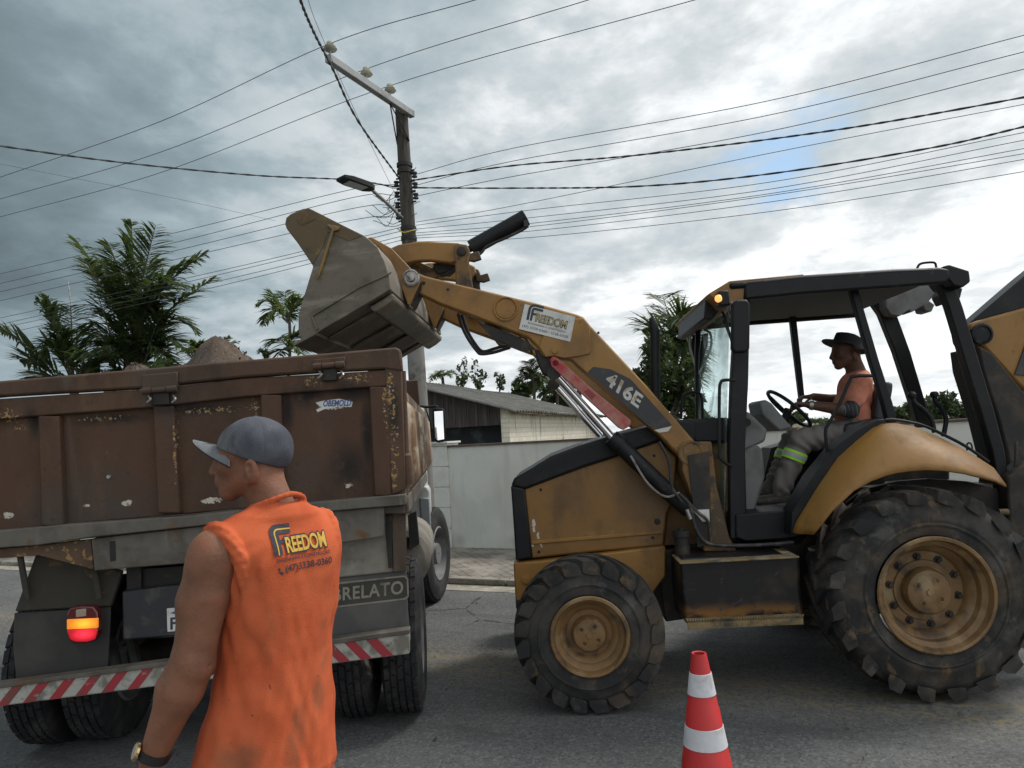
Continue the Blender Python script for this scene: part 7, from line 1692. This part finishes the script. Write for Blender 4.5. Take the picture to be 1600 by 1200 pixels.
# ================================================================== VEGETATION
def leaf(name, c1, c2, c3, tr=.25):
    mt = material(name, c1, .45, 0, [dict(c=c2, s=2.2, lo=.40, hi=.64), dict(c=c3, s=5, lo=.55, hi=.72, amt=.8)], spec=.4)
    nt = mt.node_tree; T = NT(nt); p = nt.nodes['Principled BSDF']; o = nt.nodes['Material Output']
    src = p.inputs['Base Color'].links[0].from_socket
    t = T.add('ShaderNodeBsdfTranslucent'); T.l.new(T.mix(.5, src, (.16, .22, .04)), t.inputs[0])
    mx = T.add('ShaderNodeMixShader'); mx.inputs[0].default_value = tr; T.l.new(p.outputs[0], mx.inputs[1]); T.l.new(t.outputs[0], mx.inputs[2]); T.l.new(mx.outputs[0], o.inputs[0]); return mt
M['palm_leaf'] = leaf('palm_leaf', (.066, .098, .040), (.036, .060, .028), (.12, .145, .055), .3)
M['palm_leaf_bright'] = leaf('bright_palm_leaf', (.11, .15, .045), (.06, .09, .03), (.18, .20, .06), .35)
M['tree_leaf'] = leaf('tree_leaf', (.042, .062, .022), (.022, .036, .014), (.068, .088, .03))
M['far_leaf'] = leaf('far_tree_leaf', (.060, .085, .040), (.036, .055, .026), (.09, .115, .05))
M['bark'] = material('palm_bark', (.10, .085, .065), .9, 0, [dict(c=(.05, .042, .034), s=8, lo=.45, hi=.65, stretch=(1, 1, 4))], bump=.5)
def frond(b, p0, p1, sag, width, n=34, rnd=random, hang=.55, tipdroop=.0, wind=None):
    """rachis from p0 to p1, arching by sag; leaflets both sides, hanging and blown"""
    p0, p1 = Vector(p0), Vector(p1); ln = (p1 - p0).length
    def C_(t): return p0.lerp(p1, t) + Vector((0, 0, sag * 4 * t * (1 - t) - tipdroop * t ** 3))
    pts = [C_(i / 10) for i in range(11)]
    b.cur = 1; b.tube(pts, [.020 * (1 - .8 * i / 10) * (ln / 2.2) ** .5 + .003 for i in range(11)], 4); b.cur = 0
    wind = wind or Vector((.35, 0, 0)); roll = rnd.uniform(-.5, .5)
    for i in range(n):
        t = .14 + .86 * (i + rnd.random() * .5) / n
        p = C_(t); d_ = (C_(min(1, t + .02)) - C_(t - .02)).normalized(); sd_ = d_.cross(Vector((0, 0, 1)))
        if sd_.length < .1: sd_ = d_.cross(Vector((0, 1, 0)))
        sd_.normalize(); sd_ = Matrix.Rotation(roll, 3, d_) @ sd_; un = sd_.cross(d_)
        wl_ = width * (math.sin(math.pi * min(.97, .12 + .86 * t)) ** .6) * rnd.uniform(.8, 1.1)
        for sg in (-1, 1):
            if rnd.random() < .04: continue
            ld = (d_ * rnd.uniform(.45, .75) + sd_ * sg * rnd.uniform(.65, .9) + un * rnd.uniform(-.1, .38) + wind * rnd.uniform(0, .6)).normalized()
            lp = [p]; 
            for k in range(1, 4):
                ld2 = (ld + Vector((0, 0, -hang * (k / 3) ** 1.4 * rnd.uniform(.7, 1.25))) + wind * .15 * k).normalized(); lp.append(lp[-1] + ld2 * wl_ / 3)
            hw = (.018 + .011 * rnd.random()) * (width / .55) ** .6; wv = ld.cross(Vector((rnd.uniform(-.4, .4), rnd.uniform(-.4, .4), 1))).normalized() * hw
            vs = [lp[0] - wv * .4, lp[0] + wv * .4, lp[1] - wv, lp[1] + wv, lp[2] - wv * .8, lp[2] + wv * .8, lp[3]]
            b.raw(vs, [(0, 1, 3, 2), (2, 3, 5, 4), (4, 5, 6)])
def palm(name, stems, fronds, label, mat='palm_leaf', seed=1, group=None, width=.55, n=34, wind=None):
    """stems: list of (base point, top point, radius); fronds: (p0, p1, sag, tipdroop)"""
    rnd = random.Random(seed); root = thing(name, (stems[0][0].x, stems[0][0].y, 0), label, 'palm', group=group)
    for bp, tp_, r_ in stems:
        b = MB(); pts = [Vector((bp.x, bp.y, -.02)).lerp(tp_, k / 12) + Vector((.04 * math.sin(k * .7), .03 * math.cos(k * .6), 0)) * (1 if k else 0) for k in range(13)]
        b.tube(pts, [r_ * (1.15 - .35 * k / 12) * (1 + .06 * (k % 2)) for k in range(13)], 10); b.build('trunk', M['bark'], root, ang=60)
    for f_ in fronds:
        b = MB(); frond(b, f_[0], f_[1], f_[2], width * (f_[4] if len(f_) > 4 else 1), n, rnd, tipdroop=f_[3], wind=wind); b.build('frond', [M[mat], M['bark']], root, smooth=False)
    return root
def PF(lst, D, rnd, jit=.7):
    r_ = []
    for (x0, y0, x1, y1, sg, td) in lst:
        a = at_y(x0, y0, D + rnd.uniform(-.15, .15)); c = at_y(x1, y1, D + rnd.uniform(-jit, jit)); r_.append((a, c, sg, td))
    return r_
rnd = random.Random(11)
DP = 16.0
main = [(212, 470, 205, 345, .02, 0), (215, 470, 243, 352, .03, 0), (205, 480, 168, 372, .06, .10), (220, 480, 300, 396, .10, .15), (222, 490, 322, 392, .12, .05), (225, 520, 336, 430, .05, .05), (200, 490, 116, 372, .05, 0), (196, 510, 130, 404, .05, 0), (190, 500, 160, 402, .1, .12),
        (222, 545, 305, 478, .22, .62), (210, 520, 250, 420, .10, .25), (225, 500, 282, 415, .22, .55), (215, 560, 268, 560, .30, .35), (205, 560, 155, 480, .15, .15), (200, 560, 145, 520, .15, .2), (208, 580, 230, 505, .05, .1), (215, 585, 262, 545, .2, .1), (205, 585, 170, 555, .2, .05), (215, 590, 262, 500, .1, .1), (200, 590, 190, 480, 0, .05), (222, 585, 255, 470, .1, .3),
        (190, 585, 150, 450, .05, .05), (185, 590, 145, 560, .2, .3), (215, 545, 175, 430, .1, .05), (218, 505, 236, 392, .1, .2), (205, 500, 192, 395, .08, .2), (212, 545, 236, 440, .1, .1), (216, 565, 290, 525, .25, .3),
        (205, 540, 180, 455, .1, .2), (212, 540, 222, 430, .05, .15), (208, 560, 190, 520, .1, .15), (218, 560, 246, 500, .15, .3), (205, 575, 160, 530, .15, .1), (214, 520, 258, 440, .15, .3), (222, 575, 280, 580, .15, .3), (200, 590, 165, 590, .15, .1), (225, 590, 255, 575, .1, .1), (205, 520, 172, 430, .1, .15), (216, 530, 250, 470, .2, .4)]
g0 = at_y(210, 640, DP)
palm('palm_tree', [(Vector((g0.x - .1, DP, 0)), at_y(210, 520, DP), .11), (Vector((g0.x + .35, DP + .3, 0)), at_y(222, 560, DP), .09), (Vector((g0.x - .4, DP - .2, 0)), at_y(196, 560, DP), .09)], PF(main, DP, rnd, 1.2), 'big dark clumping palm with wind-blown fronds rising above the truck at left', seed=2, group='palms behind the truck', width=.68, n=46, wind=Vector((.30, 0, .05)))
side_ = [(112, 590, 58, 448, .15, .30), (110, 590, 75, 455, .15, .15), (115, 595, 110, 470, .10, .1), (105, 600, 0, 515, .12, .0), (100, 605, 30, 555, .15, .1), (120, 590, 120, 500, .1, .2), (112, 600, 65, 530, .25, .25), (118, 600, 90, 490, .15, .4), (122, 600, 145, 540, .2, .2), (105, 606, 55, 585, .1, .1), (125, 605, 150, 570, .2, .2), (115, 590, 82, 520, .2, .2)]
g1 = at_y(112, 640, 15.2)
palm('palm_tree', [(Vector((g1.x, 15.2, 0)), at_y(112, 585, 15.2), .10)], PF(side_, 15.2, rnd, .8), 'smaller clumping palm with arching green fronds at the left edge above the truck', mat='palm_leaf', seed=5, group='palms behind the truck', width=.68, n=44, wind=Vector((.22, 0, .0)))
def small_palm(cx, cy, ln_px, D, label, seed, nfr=11, mat='palm_leaf_bright', lo=-.3, hi=1.45, width=.42, tall=None, group='small palms', wind=None):
    r2 = random.Random(seed); c = at_y(cx, cy, D); sc_ = ln_px / F * D; fr = []
    for i in range(nfr):
        a = 2 * math.pi * i / nfr + r2.uniform(-.25, .25); e = r2.uniform(lo, hi); dv_ = Vector((math.cos(a) * math.cos(e), math.sin(a) * math.cos(e), math.sin(e)))
        fr.append((c + Vector((0, 0, r2.uniform(-.1, .1))), c + dv_ * sc_ * r2.uniform(.8, 1.1), sc_ * .12, sc_ * r2.uniform(.15, .4)))
    return palm('palm_tree', [(Vector((c.x, c.y, 0)), c, .06 * max(1, sc_))], fr, label, mat, seed, group, width * sc_, 26, wind)
# young palm beside the bucket
D3 = 15.0
yp = [(449, 500, 404, 466, .14, .12), (449, 500, 425, 458, .08, .02), (449, 500, 470, 462, .08, .05), (449, 502, 482, 470, .12, .15), (448, 504, 412, 486, .18, .28), (449, 503, 446, 455, .0, .0), (450, 545, 428, 526, .08, .1), (450, 540, 474, 522, .08, .1), (450, 548, 470, 545, .1, .1), (449, 505, 440, 486, .12, .15), (450, 550, 436, 548, .06, .08)]
gp_ = at_y(450, 640, D3); palm('palm_tree', [(Vector((gp_.x, D3, 0)), at_y(449, 497, D3), .035)], PF(yp, D3, rnd, .5), 'young slender palm with bright fronds beside the bucket', 'palm_leaf_bright', 8, 'small palms', .46, 34)
small_palm(305, 560, 36, 14.5, 'feathery palm top between the big palm and the sand heap', 21, 10, lo=.1, hi=1.5, width=.5)
small_palm(345, 556, 36, 16, 'pale spiky palm top directly behind the sand heap', 22, 10, lo=.7, hi=1.5, width=.45)
small_palm(414, 565, 26, 15, 'tiny palm tip just above the tailgate left of the bucket', 23, 7, lo=.7, hi=1.5, width=.4)
small_palm(264, 585, 40, 14.5, 'low palm with fronds lying along the tailgate rail', 24, 8, mat='palm_leaf', lo=.0, hi=.6, width=.45)
small_palm(832, 592, 36, 24, 'dark bushy palm behind the shed roof, under the loader arm', 31, 16, mat='palm_leaf', lo=-.4, hi=1.2, width=.55)
small_palm(868, 612, 32, 23, 'dark round palm behind the right end of the shed roof', 33, 14, mat='palm_leaf', lo=-.3, hi=1.2, width=.6)
small_palm(690, 590, 26, 25, 'wispy palm tip above the left end of the shed roof', 32, 7, lo=.2, hi=1.1, width=.5)
# tall wind-blown palm behind the exhaust
D4 = 22.0
tp4 = [(1052, 535, 1034, 460, .25, .0), (1052, 535, 1082, 482, .3, .2), (1052, 535, 1090, 500, .3, .45), (1055, 535, 1092, 530, .4, .7), (1050, 540, 1000, 512, .25, .1), (1052, 540, 1094, 560, .4, .8), (1052, 540, 1074, 575, .5, .7), (1052, 540, 1030, 570, .4, .5), (1052, 530, 1062, 488, .3, .3), (1052, 540, 1084, 590, .5, .5), (1050, 538, 1016, 545, .4, .5), (1052, 538, 1045, 490, .2, .1), (1052, 538, 1076, 520, .4, .5), (1052, 540, 1060, 565, .4, .6), (1052, 540, 1098, 585, .5, .6)]
g4 = at_y(1052, 650, D4); palm('palm_tree', [(Vector((g4.x, D4, 0)), at_y(1052, 538, D4), .13)], PF(tp4, D4, rnd, 1.6), 'tall shaggy wind-blown palm behind the loader exhaust stack', 'palm_leaf', 44, 'tall palms', 1.0, 40, Vector((.45, 0, 0)))
# broadleaf trees
def tree(name, px, D, blobs, n, ls, label, mat='tree_leaf', seed=1, group=None, trunk_r=.14, cat='tree'):
    r2 = np.random.default_rng(seed); g_ = at_y(px, 660, D); root = thing(name, (g_.x, D, 0), label, cat, group=group)
    b = MB(); tp_ = None; vs = []; fs = []
    for (x, y, rx, ry) in blobs:
        c = at_y(x, y, D); sx, sz = rx / F * D, ry / F * D
        tp_ = c if tp_ is None else tp_
        sub = [(r2.normal(0, .5, 3) * np.array((sx, sx * .8, sz)), r2.uniform(.25, .5)) for _ in range(9)]
        m = int(n * (rx * ry) / sum(q[2] * q[3] for q in blobs))
        for i in range(m):
            o_, rr_ = sub[r2.integers(9)]; d3 = r2.normal(0, 1, 3); d3 /= np.linalg.norm(d3)
            p = np.array(c) + o_ + d3 * np.array((sx, sx * .8, sz)) * rr_ * r2.uniform(.5, 1.1)
            t1 = r2.normal(0, 1, 3); t1 /= np.linalg.norm(t1); t2 = np.cross(t1, r2.normal(0, 1, 3)); t2 /= np.linalg.norm(t2); l_ = ls * r2.uniform(.6, 1.3)
            k = len(vs); vs += [p - t1 * l_, p + t2 * l_ * .42, p + t1 * l_, p - t2 * l_ * .42]; fs.append((k, k + 1, k + 2, k + 3))
    b.raw([Vector(p) for p in vs], fs); b.build('crown', M[mat], root, smooth=False)
    b = MB(); base = Vector((g_.x, D, -.02)); c0_ = at_y(blobs[0][0], blobs[0][1], D); b.tube([base, base.lerp(c0_, .5) + Vector((.05, 0, 0)), c0_], [trunk_r, trunk_r * .75, trunk_r * .4], 8)
    for (x, y, rx, ry) in blobs[1:]:
        q = at_y(x, y, D); st = base.lerp(c0_, .55); b.tube([st, st.lerp(q, .5) + Vector((0, 0, -.1)), q], [trunk_r * .5, trunk_r * .35, trunk_r * .12], 6)
    b.build('trunk', M['bark'], root); return root
tree('broadleaf_tree', 1040, 20, [(1030, 590, 45, 45), (1005, 600, 30, 32), (1060, 610, 38, 38), (1080, 600, 26, 40), (1030, 555, 22, 25), (1060, 640, 50, 30)], 5200, .11, 'dense dark green tree behind the loader exhaust stack', seed=3)
tree('broadleaf_tree', 845, 26, [(850, 608, 40, 24), (885, 618, 30, 18)], 1500, .13, 'dark low tree behind the shed roof', seed=4)
# bare twiggy shrub with few leaves
r5 = random.Random(5); D5 = 24
for k, (x0, tips) in enumerate(((724, [(716, 572), (726, 562), (732, 585), (712, 592)]), (748, [(742, 565), (750, 578), (760, 586), (738, 590)]), (780, [(773, 585), (784, 592), (782, 586)]))):
    g_ = at_y(x0, 640, D5); rt = thing('sapling', (g_.x, D5, 0), ['thin leafless-looking sapling above the shed roof, leftmost of three', 'sparse sapling above the middle of the shed roof', 'small sparse sapling near the dark palm behind the shed'][k], 'sapling', group='saplings behind the shed')
    b = MB(); lv = MB(); st = at_y(x0, 615, D5); b.tube([Vector((g_.x, D5, 0)), st], .03, 6)
    for (x, y) in tips:
        e = at_y(x, y, D5 + r5.uniform(-.3, .3)); mid = st.lerp(e, .5) + Vector((r5.uniform(-.1, .1), 0, .05)); P = smooth_path([st, mid, e], 6); b.tube(P, [.02 - .0014 * i for i in range(len(P))], 5)
        for q in P[3:]:
            for _ in range(3):
                c = q + Vector((r5.uniform(-.09, .09), r5.uniform(-.09, .09), r5.uniform(-.06, .1))); t1 = Vector((r5.uniform(-1, 1), r5.uniform(-1, 1), r5.uniform(-1, 1))).normalized() * .075; t2 = t1.orthogonal() * .5
                lv.raw([c - t1, c + t2, c + t1, c - t2], [(0, 1, 2, 3)])
    b.build('trunk', M['bark'], rt); lv.build('crown', M['tree_leaf'], rt, smooth=False)
# far trees at the right behind the wall
fr_lab = ['pale green tree far off behind the cab, seen between the rear pillars', 'rounded far tree behind the control levers', 'taller far tree right of the control levers beyond the wall', 'far tree beyond the wall against the rear cab pillar', 'far trees crown behind the seat back above the wall', 'low far tree beyond the wall under the backhoe boom']
for k, (x, y, rx, ry, D) in enumerate(((1415, 648, 22, 12, 42), (1448, 640, 26, 18, 44), (1495, 632, 32, 20, 40), (1535, 630, 26, 20, 42), (1392, 655, 24, 12, 48), (1590, 640, 40, 20, 45))):
    tree('far_tree', x, D, [(x, y, rx, ry), (x - rx * .6, y + 6, rx * .7, ry * .8), (x + rx * .6, y + 5, rx * .7, ry * .8)], 1500, .20, fr_lab[k], 'far_leaf', 60 + k, 'trees beyond the wall', .2)
for k, (x, y, rx, ry, D) in enumerate(((1180, 650, 22, 8, 55), (1235, 655, 30, 8, 55), (1300, 655, 40, 8, 60))):
    tree('far_tree', x, D, [(x, y, rx, ry)], 700, .22, ['low far hedge tree behind the dash console', 'low far hedge tree behind the steering wheel', 'low far hedge tree behind the operator'][k], 'far_leaf', 80 + k, 'trees beyond the wall', .15)
pq = at_y(1522, 600, 30); b = MB(); b.tube([Vector((pq.x, 30, 0)), Vector((pq.x, 30, pq.z))], .07, 8); tag(b.build('wooden_post', M['pole']), 'thin distant post beside the rear cab pillar', 'post')
aq = at_y(106, 440, 20); b = MB(); b.tube([at_y(112, 480, 20) - Vector((0, 0, 5)), at_y(112, 480, 20), aq], .02, 6); tag(b.build('antenna_mast', M['steel']), 'thin bare antenna rod rising beside the smaller left palm', 'antenna')
# loose stones and clods on the road
M['stone'] = material('road_clods', (.10, .085, .065), .95, 0, [dict(c=(.05, .045, .04), s=20, lo=.45, hi=.65)])
r6 = random.Random(9); b = MB()
for i in range(900):
    s_ = r6.uniform(-14, 12); t_ = r6.gauss(-2.6, .55) if r6.random() < .6 else r6.uniform(-8, -.4)
    p = road_pt(s_, t_, .0); sz = r6.uniform(.004, .014) * (2 if r6.random() < .04 else 1)
    q = [p + Vector((r6.uniform(-1, 1), r6.uniform(-1, 1), 0)) * sz for _ in range(3)]; tpp = p + Vector((r6.uniform(-.3, .3) * sz, r6.uniform(-.3, .3) * sz, sz)); b.raw(q + [tpp], [(0, 1, 3), (1, 2, 3), (2, 0, 3)])
tag(b.build('gravel', M['stone'], smooth=False), kind='stuff', label='loose gravel and sand clods scattered along the road', cat='gravel')
